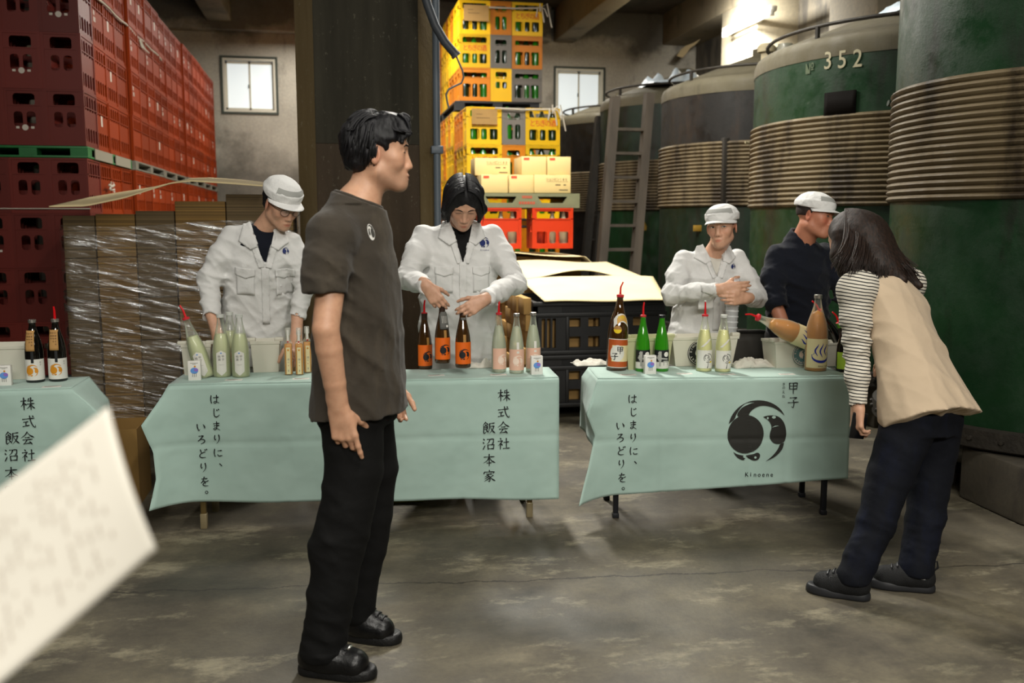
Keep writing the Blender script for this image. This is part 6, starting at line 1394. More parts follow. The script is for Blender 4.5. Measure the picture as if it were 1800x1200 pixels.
# ------------------------------------------------------------------ materials of people
def m_skin(name, base, rough=.48):
    t = NT(name); a = t.n('ShaderNodeVertexColor'); a.layer_name = 'tone'; c = t.mix(1.0, base, a.outputs[0], 'MULTIPLY')
    v = t.coord(); c = t.mix(t.ramp(t.noise(v, 60, 4), [(.4, (0, 0, 0)), (.75, (.18,) * 3)]), c, '#8a4a34'); t.l(c, t.b.inputs['Base Color']); t.set(Roughness=rough)
    t.b.inputs['Subsurface Weight'].default_value = .12; t.b.inputs['Subsurface Radius'].default_value = (.012, .005, .003); t.b.inputs['Subsurface Scale'].default_value = .5
    t.bump(t.noise(v, 420, 3), .12, .002); return t.m
SK1 = m_skin('skin_tan', '#ca9c7e'); SK2 = m_skin('skin_light', '#d2a488'); SK3 = m_skin('skin_ruddy', '#bd7f63')
def tone(fr, lips=(.80, .52, .50), stub=0.0, red=0.0):
    def f(P):
        q = fr.inv(P); C = np.ones((len(P), 3))
        w = np.exp(-(((q[:, 0]) / .018) ** 2 + ((q[:, 2] + .0758) / .0085) ** 2) ** 2) * (q[:, 1] > .078); C = C * (1 - w[:, None]) + w[:, None] * np.array(lips)
        e = np.exp(-((np.abs(q[:, 0]) - .083) / .012) ** 2 - ((q[:, 2] + .01) / .035) ** 2 - (q[:, 1] / .03) ** 2); C *= 1 - e[:, None] * np.array([.02, .22, .22])
        ch_ = np.exp(-((np.abs(q[:, 0]) - .04) / .022) ** 2 - ((q[:, 2] + .03) / .022) ** 2) * (q[:, 1] > .03); C *= 1 - ch_[:, None] * np.array([.0, .10, .10]) * (1 + red * 2)
        if stub:
            b = (q[:, 1] > .0) * np.exp(-((q[:, 2] + .085) / .032) ** 2) * (np.abs(q[:, 0]) < .075); C *= 1 - stub * b[:, None] * np.array([.30, .27, .22])
        return C
    return f
def m_fabric(name, base, var=.1, rough=.85, fine=900, fold=14, fs=.35, sheen=.1, worn=None):
    t = NT(name); v = t.coord(); c0 = lin(base); c = t.ramp(t.noise(v, 5, 5, .6), [(.3, tuple(x * (1 - var) for x in c0[:3])), (.7, tuple(min(1, x * (1 + var)) for x in c0[:3]))])
    if worn: c = t.mix(t.ramp(t.noise(t.coord((1, 1, .35)), 7, 6, .65), [(.52, (0, 0, 0)), (.72, (.5,) * 3)]), c, worn)
    t.l(c, t.b.inputs['Base Color']); t.set(Roughness=rough); t.b.inputs['Sheen Weight'].default_value = sheen; t.b.inputs['Specular IOR Level'].default_value = .25
    h = t.n('ShaderNodeMath', operation='MULTIPLY_ADD'); t.l(t.noise(v, fine, 2), h.inputs[0]); h.inputs[1].default_value = .06; t.l(t.noise(v, fold, 5, .55), h.inputs[2]); t.bump(h.outputs[0], fs, .03); return t.m
M_JACK = m_fabric('white_work_cloth', '#d9d9d7', .03, .8, 500, 14, .22); M_TEE = m_fabric('washed_black_cotton', '#3b352d', .12, .9, 900, 9, .35, worn='#5a5143'); M_TROU = m_fabric('black_wool', '#080808', .1, .85, 800, 10, .25, sheen=0)
M_NAVY = m_fabric('navy_knit', '#10141f', .1, .9, 500, 12, .3); M_DENIM = m_fabric('dark_denim', '#080b14', .25, .85, 900, 10, .3, sheen=0, worn='#0f1730'); M_VEST = m_fabric('beige_linen', '#c2ae94', .05, .85, 900, 8, .25); M_CAPW = m_fabric('cap_white', '#e6e6e4', .02, .8, 900, 30, .35); M_MESH = mat('cap_mesh', '#a9aaa6', .9, bump=.3, bscale=900); M_UNDER = m_fabric('under_navy', '#0d121e', .1, .9); M_UNDERB = m_fabric('under_black', '#101010', .1, .9); M_UNDERW = m_fabric('under_white', '#cfccc2', .03, .9)
def m_hair(name, a, b_, stretch=(60, 60, 6), rough=.55):
    t = NT(name); v = t.coord(stretch); nz = t.noise(v, 1.6, 5, .6); t.l(t.ramp(nz, [(.35, a), (.7, b_)]), t.b.inputs['Base Color']); t.set(Roughness=rough); t.b.inputs['Specular IOR Level'].default_value = .35; t.bump(nz, .5, .004); return t.m
H_BLK = m_hair('hair_black', '#070708', '#17161a'); H_BRN = m_hair('hair_brown', '#0f0906', '#301f15', (70, 70, 9), .6); I_LASH = mat('lash', '#0c0908', .6); I_EYEW = mat('eye_white', '#cfc8bc', .3); I_IRIS = mat('iris', '#120a06', .15); M_SOLE = mat('black_sole', '#101011', .5, bump=.2, bscale=120); M_SHOE = mat('black_leather', '#0c0c0d', .36, var=.2, bump=.15, bscale=90); M_SNK = mat('black_knit_shoe', '#0c0d0f', .7, bump=.3, bscale=300); M_SOLEG = mat('dark_grey_sole', '#232427', .5)
def face_bits(body, fr, look=0.0, openn=.6, brow=1.0, browm=None, head_tree=None):
    """eyelids, irises and eyebrows laid onto the face"""
    tr = head_tree or bvh(body)
    for s in (-1, 1):
        c = s * .032; h = .0052 * openn
        alm = [(c - .0145, -.001), (c - .008, h * .8), (c, h), (c + .008, h * .75), (c + .0145, -.0005), (c + .008, -h * .6), (c, -h * .7), (c - .008, -h * .55)]
        if openn > .25:
            e = decal('eye', tr, fr, [alm], I_EYEW, body, .0004, .005); ir = ell(c + look, .0, .0052, min(.0052, h * .95), 14)
            if e: decal('iris', tr, fr, [ir], I_IRIS, e, .0009, .005)
        decal('eyelash', tr, fr, [stroke2d([(c - .0155, -.0015), (c - .008, h + .0004), (c, h + .001), (c + .008, h + .0004), (c + .0155, -.001)], [.0006, .0013, .0015, .0013, .0007])], I_LASH, body, .0011, .005)
        if brow: decal('eyebrow', tr, fr, [stroke2d([(s * .014, .020), (s * .024, .0235), (s * .036, .0235), (s * .048, .018)], [.0022, .003, .0026, .001])], browm or I_LASH, body, .0012, .006)
    decal('nostril', tr, fr, [ell(-.006, -.0505, .0030, .0016, 10), ell(.006, -.0505, .0030, .0016, 10)], mat('nostril_dark', '#3a1a12', .8), body, .0006, .004)
def cap(parent, fr, brim_m=None, tilt=0.0, k=1.0, puff=1.0):
    """round work cap with a mesh band and a short brim"""
    c = Sdf(); c.ell(fr, (0, -.014, .062), (.093 * k, .112 * k, .072 * puff), .01); c.loft(fr.p(0, -.010, .022), fr.p(0, -.012, .07), fr.x, [(0, .087 * k * fr.k, .106 * k * fr.k, 0, 0), (1, .092 * k * fr.k, .112 * k * fr.k, 0, 0)], 2.0, .02)
    c.ell(fr, (0, -.012, -.035), (.0785, .098, .075), .006, 's'); c.half(fr.p(0, .02, .030), unit(-fr.z - fr.y * .10), fr.o - .3, fr.o + .3, .003)
    c.warp(folds(int(abs(fr.o[0]) * 100) + 5, .0016, .05), fr.o - .3, fr.o + .3); o = sdf_obj('cap', c, .004, M_CAPW, parent, relax=1)
    q = MB()
    def br(u, v):
        a = (u - .5) * PI * .92; r0 = 1.0; ex = .050 * v * max(0, math.cos(a * 1.02)) ** .6
        x = .088 * k * math.sin(a); y = -.010 + .106 * k * math.cos(a) + ex; z = .040 - .014 * v - .012 * math.sin(a) ** 2
        return fr.p(x * (1 + .03 * v), y, z)
    b_ = q.grid(br, 28, 6).build('brim', M_CAPW, o, smooth=180); solidify(b_, .003, 0)
    q = MB()
    def band(u, v):
        a = (u - .5) * PI * .62; z = .072 + v * .030; e = math.sqrt(max(0, 1 - ((z - .062) / (.072 * puff)) ** 2)); return fr.p((.094 * k * e + .0030) * math.sin(a), -.014 + (.113 * k * e + .0034) * math.cos(a), z)
    q.grid(band, 18, 4).build('mesh_band', M_MESH, o, smooth=180); return o
# ------------------------------------------------------------------ person in the washed black T-shirt, in front
def person(body, label): return tag(body, label, 'person')
XA, YA, ZA = np.eye(3)
fr = Fr((.153, 3.06, 1.668), (1, -.06, -.02)); nb = (.085, 3.06, 1.43)
S = Sdf(); head(S, fr, nb, .052)
S.cone((.075, 3.04, 1.50), (.07, 2.97, 1.425), .05, .045, .05); S.cone((.075, 3.08, 1.50), (.07, 3.16, 1.43), .05, .045, .05)     # trapezius
S.loft((.08, 3.06, .90), (.08, 3.06, 1.43), YA, [(0, .14, .09, 0, 0), (.5, .14, .085, 0, 0), (.9, .14, .075, 0, 0), (1, .06, .05, 0, 0)])
sh, el, wr = V(.005, 2.885, 1.40), V(-.020, 2.825, 1.135), V(.012, 2.86, .895)
S.chain([sh, (.0 , 2.86, 1.28), el], [.048, .044, .040], .006); S.chain([el, el + (wr - el) * .25, el + (wr - el) * .7, wr], [.0395, .040, .034, .028], .005)
hand(S, wr - V(0, 0, .01), (.22, .02, -1), (.25, 1, .05), (1, -.25, .2), (.12, .55, .75, .85), 1.03, thumb=(.55, .7))
sh2, el2, wr2 = V(.10, 3.24, 1.39), V(.11, 3.31, 1.13), V(.195, 3.27, .895)
S.chain([sh2, el2, wr2], [.05, .041, .029], .03); hand(S, wr2, (.12, -.1, -1), (.1, -1, 0), (1, .2, .2), (.5, .6, .7, .7), 1.0)
man = sdf_obj('person', S, .0034, SK1, None, tone(fr, (.72, .55, .52), .55), 1); person(man, 'standing person in washed black T-shirt and wide black trousers, hand hanging, looking right')
face_bits(man, fr, .004, .35, 1)
# shirt
S = Sdf(); F1 = unit(V(1, -.33, 0)); side = unit(np.cross(F1, ZA))
S.chain([(.0, 2.90, 1.40), (-.014, 2.86, 1.32), (-.020, 2.845, 1.215)], [.068, .070, .074], .03); S.half((-.020, 2.845, 1.234), (-.08, -.1, -1), (-.2, 2.6, 1.05), (.2, 3.0, 1.30), .003)
S.chain([(.11, 3.235, 1.40), (.12, 3.26, 1.32), (.125, 3.275, 1.215)], [.064, .067, .071], .03); S.half((.125, 3.29, 1.236), (.05, .1, -1), (-.1, 3.1, 1.05), (.35, 3.5, 1.30), .003)
S.loft((.070, 3.065, .835), (.062, 3.06, 1.475), side, [(0, .205, .156, 0, .012), (.3, .196, .146, 0, .018), (.6, .185, .134, 0, .022), (.8, .18, .122, 0, .015), (.9, .17, .102, 0, .005), (.97, .125, .082, 0, 0), (1, .085, .072, 0, 0)], 2.3, .03)
S.cone((.02, 2.945, 1.432), (.0, 2.89, 1.40), .052, .064, .04); S.cone((.09, 3.19, 1.432), (.11, 3.24, 1.40), .052, .060, .04)
S.cone((.055, 3.06, 1.42), (.075, 3.06, 1.55), .085, .064, .05); S.cone((.105, 3.04, 1.42), (.100, 3.055, 1.53), .085, .066, .05); S.cone((.04, 3.0, 1.47), (.01, 2.91, 1.415), .05, .055, .05); S.cone((.06, 3.12, 1.47), (.10, 3.21, 1.415), .05, .052, .05)
S.half((.09, 3.06, 1.518), (.34, 0, .94), (-.1, 2.9, 1.44), (.3, 3.22, 1.75), .004); S.cone((.084, 3.06, 1.50), (.10, 3.06, 1.65), .059, .059, .004, 's')     # neck opening
S.warp(folds(3, .0055, .16, [(1, .3, .35), (.6, 0, .5), (1, 0, .1)]), V(-.3, 2.6, .8), V(.4, 3.5, 1.5)); S.warp(near(folds(8, .006, .07, [(.5, .5, 1), (.3, 0, 1)]), (-.01, 2.85, 1.30), .12), V(-.2, 2.7, 1.15), V(.2, 3.0, 1.45))
S.warp(near(folds(9, .006, .10, [(1, .2, .25)]), (.16, 2.98, 1.0), .22), V(-.1, 2.7, .8), V(.4, 3.3, 1.3))
tee = sdf_obj('t_shirt', S, .0055, M_TEE, man, None, 1)
tf = Fr((.12, 3.0, 1.33), (.52, -.854, 0)); tt = bvh(tee)
q_ = Fr(tuple(aty(671, 408, 2.9)), (.62, -.78, 0)); q_.o = q_.o - q_.y * .12
decal('chest_print', tt, q_, [ell(0, 0, .013, .025, 24)], mat('tee_print', '#d4d2cc', .7), tee, .0018, .01); decal('chest_emblem', tt, q_, [[(x * .011, y * .022) for x, y in p] for p in EMBLEM[:3]], mat('tee_print_dark', '#3a3833', .8), tee, .0032, .01)
# collar rib: ring round the neck opening
c_ = [np.array([.090, 3.06, 1.516]) + YA * .068 * math.cos(a) + unit(V(.94, 0, -.34)) * (.076 * math.sin(a)) for a in np.linspace(0, 2 * PI, 41)]
MB().tube(c_, .0085, 8, caps=False, flat=1.3).build('collar_rib', M_TEE, tee)
# trousers
S = Sdf()
S.loft((.075, 3.07, .80), (.075, 3.07, .96), side, [(0, .165, .125, 0, 0), (1, .15, .115, 0, 0)], 2.3, .02)
S.chain([(.055, 2.99, .82), (.055, 2.975, .66), (.020, 2.96, .47), (-.025, 2.95, .26), (-.055, 2.945, .09)], [.104, .095, .086, .078, .078], .010)
S.chain([(.10, 3.13, .82), (.125, 3.145, .62), (.120, 3.155, .46), (.085, 3.165, .26), (.068, 3.175, .10)], [.098, .083, .072, .064, .058], .010)
S.cone((.005, 2.95, .50), (-.03, 2.95, .42), .062, .068, .04); S.half((-.06, 2.945, .056), -ZA, V(-.3, 2.7, 0), V(.3, 3.4, .2), .004)
S.warp(folds(21, .0035, .18, [(.8, .3, .6), (1, 0, 1)]), V(-.3, 2.6, .1), V(.4, 3.5, .8)); S.warp(near(folds(22, .005, .08, [(.3, .2, 1)]), (-.05, 2.92, .14), .13), V(-.3, 2.7, .04), V(.2, 3.3, .35)); S.warp(near(folds(23, .005, .10, [(.5, .2, 1)]), (-.02, 2.9, .46), .13), V(-.3, 2.7, .3), V(.2, 3.3, .65))
sdf_obj('trousers', S, .006, M_TROU, man, None, 1)
s1, f1_, L1 = shoe(man, (-.130, 2.975), (.095, 2.885), M_SHOE, M_SOLE, bulk=1.18); MB().bbox((.0, 0, 0), (.03, .012, .006), .002).build('lace_clip', mat('lace_clip_steel', '#c6c6c2', .25, 1), s1, f1_.p(-.01, .165, .098), (math.radians(-24), 0, math.atan2(f1_.y[1], f1_.y[0]) - PI / 2))
s2, f2_, L2 = shoe(man, (.020, 3.20), (.195, 3.125), M_SHOE, M_SOLE, bulk=1.10)
def laces(o_, f_, L_, m, n=4):
    u_ = Fr(f_.p(0, 0, 0), f_.z, f_.y); o = decal('laces', bvh(o_), u_, [[(-.023, L_ * .40 + k * .021), (.023, L_ * .40 + k * .021 + .003), (.023, L_ * .40 + k * .021 + .009), (-.023, L_ * .40 + k * .021 + .006)] for k in range(n)], m, o_, .001, .01, .0035)
    if o: o['kind'] = 'stuff'
laces(s1, f1_, L1, M_SOLE); laces(s2, f2_, L2, M_SOLE)
# hair
S = Sdf(); S.ell(fr, (0, -.018, .042), (.0875, .1045, .085), .01); S.ell(fr, (0, .045, .080), (.062, .055, .048), .03); S.ell(fr, (0, -.055, -.010), (.074, .058, .075), .03)
S.cone(fr.p(-.03, .085, .10), fr.p(.045, .097, .052), .022, .012, .02); S.cone(fr.p(.02, .085, .105), fr.p(.058, .078, .03), .02, .008, .02); S.cone(fr.p(.05, .03, .09), fr.p(.068, .045, .045), .025, .012, .02)
for s in (-1, 1): S.cone(fr.p(s * .073, .022, .04), fr.p(s * .071, .026, -.022), .010, .006, .012)
S.ell(fr, (.0, .125, -.022), (.085, .080, .090), .006, 's')
for s in (-1, 1): S.ell(fr, (s * .085, .0, -.022), (.024, .034, .044), .008, 's')
S.half(fr.p(0, -.05, -.072), unit(-fr.z - fr.y * .35), fr.o - .4, fr.o + .4, .01)
S.warp(folds(31, .0022, .035, [(1, 1, .35), (1, -1, .4), (.4, 1, 1)], 7), fr.o - .3, fr.o + .3); S.warp(folds(33, .0012, .016, [(1, .6, .3), (.8, -1, .3), (.5, 1, .9)], 6), fr.o - .3, fr.o + .3)
hr = sdf_obj('hair', S, .0035, H_BLK, man)
def locks(parent, m, rows, name='hair_lock', n=7):
    """tapered, flattened locks; each row = (path points, radius)"""
    q = MB()
    for pts, r in rows:
        k = len(pts); q.tube(pts, [r * math.sin(PI * (.12 + .88 * i / (k - 1)) ** .8) + .0008 for i in range(k)], n)
    o = q.build(name, m, parent, smooth=180); o['kind'] = 'stuff'; return o
rr = np.random.RandomState(12); rows = []
for i in range(190):
    a = rr.uniform(-1, 1); b0 = rr.uniform(-.5, 1); x0, y0 = a * .06, b0 * .06 - .01; pts = []
    for t_ in np.linspace(0, 1, 6):
        y = y0 + .055 * t_ * (1 if b0 > .2 else -1); x = x0 + .025 * t_ * (1 if a > 0 else -.6); e = 1 - (x / .091) ** 2 - ((y + .015) / .112) ** 2; pts.append(fr.p(x, y, .042 + .086 * math.sqrt(max(.05, e)) + .006 * math.sin(PI * t_) - .002))
    rows.append((pts, rr.uniform(.002, .0042)))
for i in range(34):
    x0 = rr.uniform(-.05, .05); z1 = rr.uniform(.030, .065); pts = [fr.p(x0 + (.05 - x0) * .5 * t_, .062 + .038 * math.sin(PI * .62 * t_), .118 - (.118 - z1) * t_ ** 1.6) for t_ in np.linspace(0, 1, 7)]; rows.append((pts, rr.uniform(.002, .0038)))
for i in range(110):
    z0 = rr.uniform(.0, .09); sx = rr.choice([-1, 1]); pts = []
    for t_ in np.linspace(0, 1, 5):
        z = z0 - .06 * t_; y = -.02 - .07 * rr.uniform(.2, 1) ** .5 - .004 * t_ + .0 * t_; y = .005 - .10 * (i / 110) - .01 * t_; e = max(.05, 1 - ((y + .02) / .112) ** 2 - ((z - .03) / .11) ** 2); pts.append(fr.p(sx * .090 * math.sqrt(e), y, z))
    rows.append((pts, rr.uniform(.0018, .0034)))
locks(man, H_BLK, rows)
# ------------------------------------------------------------------ workers behind the tables
def jacket(S, hemc, neckc, side, w, d, hem_w, hem_d, lean=(0, 0), folds_seed=1, bl=.03):
    S.loft(hemc, neckc, side, [(0, hem_w * .92, hem_d * .9, 0, 0), (.06, hem_w, hem_d, 0, 0), (.12, hem_w * 1.05, hem_d * 1.06, 0, 0), (.45, w * .98, d * 1.02, 0, 0), (.7, w, d, 0, 0), (.86, w * .92, d * .86, 0, 0), (.95, w * .62, d * .68, 0, 0), (1, w * .34, d * .55, 0, 0)], 2.35, bl)
def sleeve(S, pts, rs, cuff=None, seed=1):
    S.chain(pts, rs, .035)
    if cuff is not None:
        a, b = np.array(pts[-2], float), np.array(pts[-1], float); u = unit(b - a); S.cone(b - u * .045, b, rs[-1] * .95, rs[-1] * .95, .008); S.cone(b + u * rs[-1] * .8, b + u * .14, rs[-1] * .82, rs[-1] * .82, .003, 's')
    e = np.array(pts[len(pts) // 2]); S.warp(near(folds(seed, .008, .065, [unit(np.array(pts[-1]) - np.array(pts[0]))]), e, .15), e - .25, e + .25)
    if cuff is not None: S.warp(near(folds(seed + 50, .004, .055, [unit(np.array(pts[-1]) - np.array(pts[-2]))]), pts[-1], .13), np.array(pts[-1]) - .25, np.array(pts[-1]) + .25)
def along(arm, f, cut):
    sh, el, wr = (np.array(p, float) for p in arm); w = wr + unit(wr - el) * cut; return [sh + unit(V(0, 0, -1)) * 0.0, (sh + el) / 2, el, (el + w) / 2, w]
def along3(arm, f):
    sh, el, cu, wr = (np.array(p, float) for p in arm); return [sh, (sh + el) / 2, el, cu]
def vcut(S, fr, w, h, dep=.2, k=.004):
    """V opening at the chest: frame at the bottom of the V"""
    for i in range(12):
        t = (i + .5) / 12; hw = w * t ** .9; S.loft(fr.p(0, -.04, h * i / 12), fr.p(0, -.04, h * (i + 1.05) / 12), fr.x, [(0, hw, dep, 0, 0), (1, hw, dep, 0, 0)], 8, k, 's')
def jacket_bits(jk, fr, zV, wV, hV, pock=True, collar=True, off=0.0):
    """collar flaps, placket and pocket flaps laid on the chest; frame origin at the bottom of the V opening"""
    tr = bvh(jk)
    if collar:
        for s in (-1, 1):
            pts = [(s * .004, .005), (s * (wV + .012), hV * .95), (s * (wV + .055), hV * .93), (s * (wV * .9 + .060), hV * .50), (s * (wV * .62 + .018), hV * .40)] if False else [(s * wV * .55, hV * .52), (s * (wV + .004), hV * 1.06), (s * (wV + .040), hV * 1.02), (s * (wV + .066), hV * .62), (s * (wV + .010), hV * .42)]
            decal('collar', tr, fr, [pts], M_JACK, jk, .006, .012, .006)
            decal('lapel', tr, fr, [[(s * .002, -.004), (s * wV * .60, hV * .56), (s * (wV * .60 + .026), hV * .44), (s * .030, -.01)]], M_JACK, jk, .003, .012, .004)
    decal('placket', tr, fr, [[(-.018, 0), (.018, 0), (.018, -.30), (-.018, -.30)]], M_JACK, jk, .0025, .02, .003)
    if pock:
        for s in (-1, 1):
            x0, x1 = s * .050, s * .145; z0 = -.005 + off
            decal('pocket_flap', tr, fr, [[(x0, z0), (x1, z0 + .004), (x1, z0 - .034), ((x0 + x1) / 2, z0 - .052), (x0, z0 - .036)]], M_JACK, jk, .0045, .015, .004)
            decal('pocket', tr, fr, [[(x0 + s * .004, z0 - .01), (x1 - s * .004, z0 - .006), (x1 - s * .004, z0 - .135), (x0 + s * .004, z0 - .135)]], M_JACK, jk, .0022, .02, .0025)
    return tr
def emblem_on(tr, fr, x, z, r, m, parent, text=False):
    o = decal('emblem', tr, fr, [[(x - a * r, z + b * r) for a, b in p] for p in EMBLEM], m, parent, .0045, .02)
    if text:
        q = MB(); qq = []
        for i, ch_ in enumerate('Kinoene'):
            vs, fs = glyph(ch_); vs = vs * np.array([-.011, .011]) + np.array([x + .021 - i * .007, z - r - .014]); out = []
            for a, b in vs:
                h = tr.ray_cast(Vector(fr.p(a, .4, b)), Vector(-fr.y)); out.append(np.array(h[0]) + fr.y * .0045 if h[0] is not None else fr.p(a, .1, b))
            q.add(out, fs)
        q.build('lettering', m, parent)
    return o
I_NAVY = mat('embroidery_navy', '#1b2a66', .7)
# --- worker in the middle: long black hair, head bowed over the bottles
fr = Fr((.672, 4.815, 1.545), unit(V(-.02, -.80, -.62)), (0, -.62, .8)); S = Sdf(); nb = V(.665, 4.93, 1.42); head(S, fr, nb, .052)
S.loft((.665, 4.99, .95), (.665, 4.97, 1.41), XA, [(0, .15, .09, 0, 0), (.9, .16, .075, 0, 0), (1, .06, .05, 0, 0)])
A = {}
for s, sh, el, wr, hd in ((-1, V(.48, 4.96, 1.385), V(.385, 4.83, 1.165), aty(750, 503, 4.60), 0), (1, V(.845, 4.96, 1.385), V(.94, 4.80, 1.135), aty(850, 527, 4.545), 0)):
    S.chain([sh - V(0, 0, .02), el, wr], [.034, .036, .027], .03); A[s] = (sh, el, wr)
hand(S, A[-1][2], aty(781, 545, 4.575) - A[-1][2], (.25, .95, -.1), (.8, .1, .5), (.35, .42, .50, .62), .95, thumb=(.55, .5))
hand(S, A[1][2], aty(815, 549, 4.52) - A[1][2], (-.2, .95, -.2), (-.5, .1, .8), (.38, .45, .55, .68), .95, thumb=(.5, .6))
w2 = sdf_obj('person', S, .0042, SK2, None, tone(fr), 1); person(w2, 'worker with chin length black hair in white jacket, head bowed, lifting two orange labelled bottles')
face_bits(w2, fr, 0, .2)
S = Sdf(); jacket(S, (.668, 5.0, .665), (.665, 4.945, 1.455), XA, .222, .128, .205, .135)
sleeve(S, along(A[-1], 1.0, -.01), [.060, .066, .064, .056, .048], 1, 41)
sleeve(S, along(A[1], 1.0, -.03), [.060, .066, .064, .056, .048], 1, 43)
vf = Fr((.672, 4.9, 1.245), -YA); vcut(S, vf, .062, .24); S.warp(folds(44, .007, .13, [(.3, .2, 1), (1, .3, .3), (.7, 0, .7)]), V(.2, 4.4, .6), V(1.1, 5.3, 1.5)); jk = sdf_obj('jacket', S, .006, M_JACK, w2, None, 1)
tr = jacket_bits(jk, vf, 0, .058, .20, off=-.02); emblem_on(tr, vf, -.118 if vf.x[0] < 0 else .118, .10, .026, I_NAVY, jk, True)
S = Sdf(); S.loft((.665, 4.985, .9), (.665, 4.95, 1.455), XA, [(0, .17, .10, 0, 0), (.8, .17, .105, 0, 0), (.95, .10, .078, 0, 0), (1, .062, .06, 0, 0)]); sdf_obj('undershirt', S, .007, M_UNDERB, w2)
S = Sdf(); S.ell(fr, (0, -.018, .045), (.090, .112, .088), .01)
for s in (-1, 1):
    S.cone(fr.p(s * .045, .05, .10), fr.p(s * .088, .060, .01), .030, .026, .03); S.cone(fr.p(s * .088, .06, .01), fr.p(s * .080, .070, -.062), .026, .010, .02); S.cone(fr.p(s * .07, -.02, .06), fr.p(s * .092, .01, -.045), .035, .022, .03)
S.ell(fr, (0, -.06, -.02), (.078, .055, .07), .03); S.ell(fr, (0, .13, -.035), (.054, .075, .105), .006, 's')
S.warp(folds(51, .0015, .03, [(1, .1, .1), (1, -.2, .2)], 6), fr.o - .3, fr.o + .3); hr = sdf_obj('hair', S, .0042, H_BLK, w2)
rr = np.random.RandomState(5); rows = []
for i in range(240):
    s = -1 if i % 2 else 1; y0 = rr.uniform(-.08, .075); L_ = rr.uniform(.7, 1.0); pts = []
    for t_ in np.linspace(0, 1, 8):
        a = t_ * PI * .62 * L_; x = s * (.004 + .096 * math.sin(min(a, PI / 2))) + s * .003; z = .047 + .093 * math.cos(min(a, PI / 2)) - max(0, a - PI / 2) * .16 - .055 * t_ ** 2 * L_; e = math.sqrt(max(.1, 1 - (y0 / .125) ** 2)); pts.append(fr.p(x * (.55 + .45 * e), y0 + .03 * t_ * (1 if y0 > 0 else .2), .03 + (z - .03) * (.6 + .4 * e)))
    rows.append((pts, rr.uniform(.002, .0045)))
locks(w2, H_BLK, rows)
S = Sdf()
for s in (-1, 1): S.chain([(.67 + s * .08, 5.02, .72), (.68 + s * .10, 5.0, .42), (.70 + s * .11, 5.0, .06)], [.125, .10, .085], .03)
S.half((0, 0, .05), -ZA, V(.3, 4.7, 0), V(1.1, 5.3, .1)); sdf_obj('trousers', S, .008, M_JACK, w2, None, 1); shoe(w2, (.57, 5.08), (.53, 4.83), M_SHOE, M_SOLE); shoe(w2, (.81, 5.08), (.85, 4.83), M_SHOE, M_SOLE)
# --- worker on the left: cap, glasses, leaning over
fr = Fr((-.238, 4.93, 1.545), unit(V(.50, -.74, -.46)), unit(V(.20, -.25, .93))); S = Sdf(); nb = V(-.335, 5.02, 1.41); head(S, fr, nb, .052)
S.loft((-.40, 5.12, .95), (-.345, 5.05, 1.40), XA, [(0, .14, .09, 0, 0), (.9, .15, .075, 0, 0), (1, .06, .05, 0, 0)])
a1 = [V(-.50, 5.06, 1.375), V(-.618, 5.03, 1.16), V(-.60, 4.94, .99), V(-.56, 4.86, .86)]; a2 = [V(-.195, 5.02, 1.345), V(-.135, 4.98, 1.13), V(-.175, 4.92, .975), V(-.185, 4.85, .85)]
S.chain([a1[0] - V(0, 0, .03)] + a1[1:], [.030, .032, .031, .027], .01); S.chain([a2[0] - V(0, 0, .03)] + a2[1:], [.030, .032, .031, .027], .01)
hand(S, a1[3], (.2, -.65, -.45), (.3, .3, -.9), (.8, -.3, .1), (.4, .4, .4, .4)); hand(S, a2[3], (-.05, -.65, -.45), (-.3, .3, -.9), (-.8, -.3, .1), (.4, .4, .4, .4))
w1 = sdf_obj('person', S, .0042, SK2, None, tone(fr), 1); person(w1, 'worker with glasses and white cap leaning over the bins, white jacket open at the neck'); face_bits(w1, fr, .003, .3)
cap(w1, fr)
S = Sdf(); S.ell(fr, (0, -.03, .02), (.083, .093, .072), .01); S.ell(fr, (0, -.075, -.03), (.06, .03, .05), .02); S.ell(fr, (0, .12, -.02), (.085, .1, .1), .006, 's'); S.half(fr.p(0, 0, .035), fr.z, fr.o - .3, fr.o + .3); S.warp(folds(61, .004, .03), fr.o - .3, fr.o + .3); sdf_obj('hair', S, .0045, H_BLK, w1)
g = empty('glasses'); g.parent = w1; m_gl = mat('glasses_frame', '#2a2422', .3, .4)
for s in (-1, 1):
    MB().tube([fr.p(s * .034 + .022 * math.cos(a), .103 - .1 * (abs(s * .034 + .022 * math.cos(a)) / .09) ** 2 * .25, -.008 + .018 * math.sin(a)) for a in np.linspace(0, 2 * PI, 21)], .0013, 6, caps=False).build('lens_rim', m_gl, g)
    MB().tube([fr.p(s * .055, .097, .0), fr.p(s * .074, .06, .003), fr.p(s * .080, .0, .003)], .0013, 6).build('temple', m_gl, g)
    MB().poly(ell(s * .034, -.008, .021, .017, 18), lambda u, v: fr.p(u, .1025 - .1 * (abs(u) / .09) ** 2 * .25, v)).build('lens', glass('lens', '#dfe6ea', .12), g)
MB().tube([fr.p(-.012, .104, -.004), fr.p(0, .107, -.001), fr.p(.012, .104, -.004)], .0013, 6).build('bridge', m_gl, g)
S = Sdf(); jacket(S, (-.405, 5.13, .80), (-.345, 5.03, 1.445), unit(V(1, -.12, 0)), .198, .125, .190, .130)
sleeve(S, along3(a1, 1.0), [.060, .066, .061, .052], 1, 71); sleeve(S, along3(a2, 1.0), [.058, .062, .058, .050], 1, 73)
vf = Fr((-.335, 4.98, 1.235), unit(V(.12, -.95, -.2))); vcut(S, vf, .060, .21); S.warp(folds(74, .006, .12, [(.5, .2, 1), (.8, .3, .5), (.4, .2, -.8)]), V(-.8, 4.6, .7), V(.1, 5.4, 1.5)); jk = sdf_obj('jacket', S, .006, M_JACK, w1, None, 1)
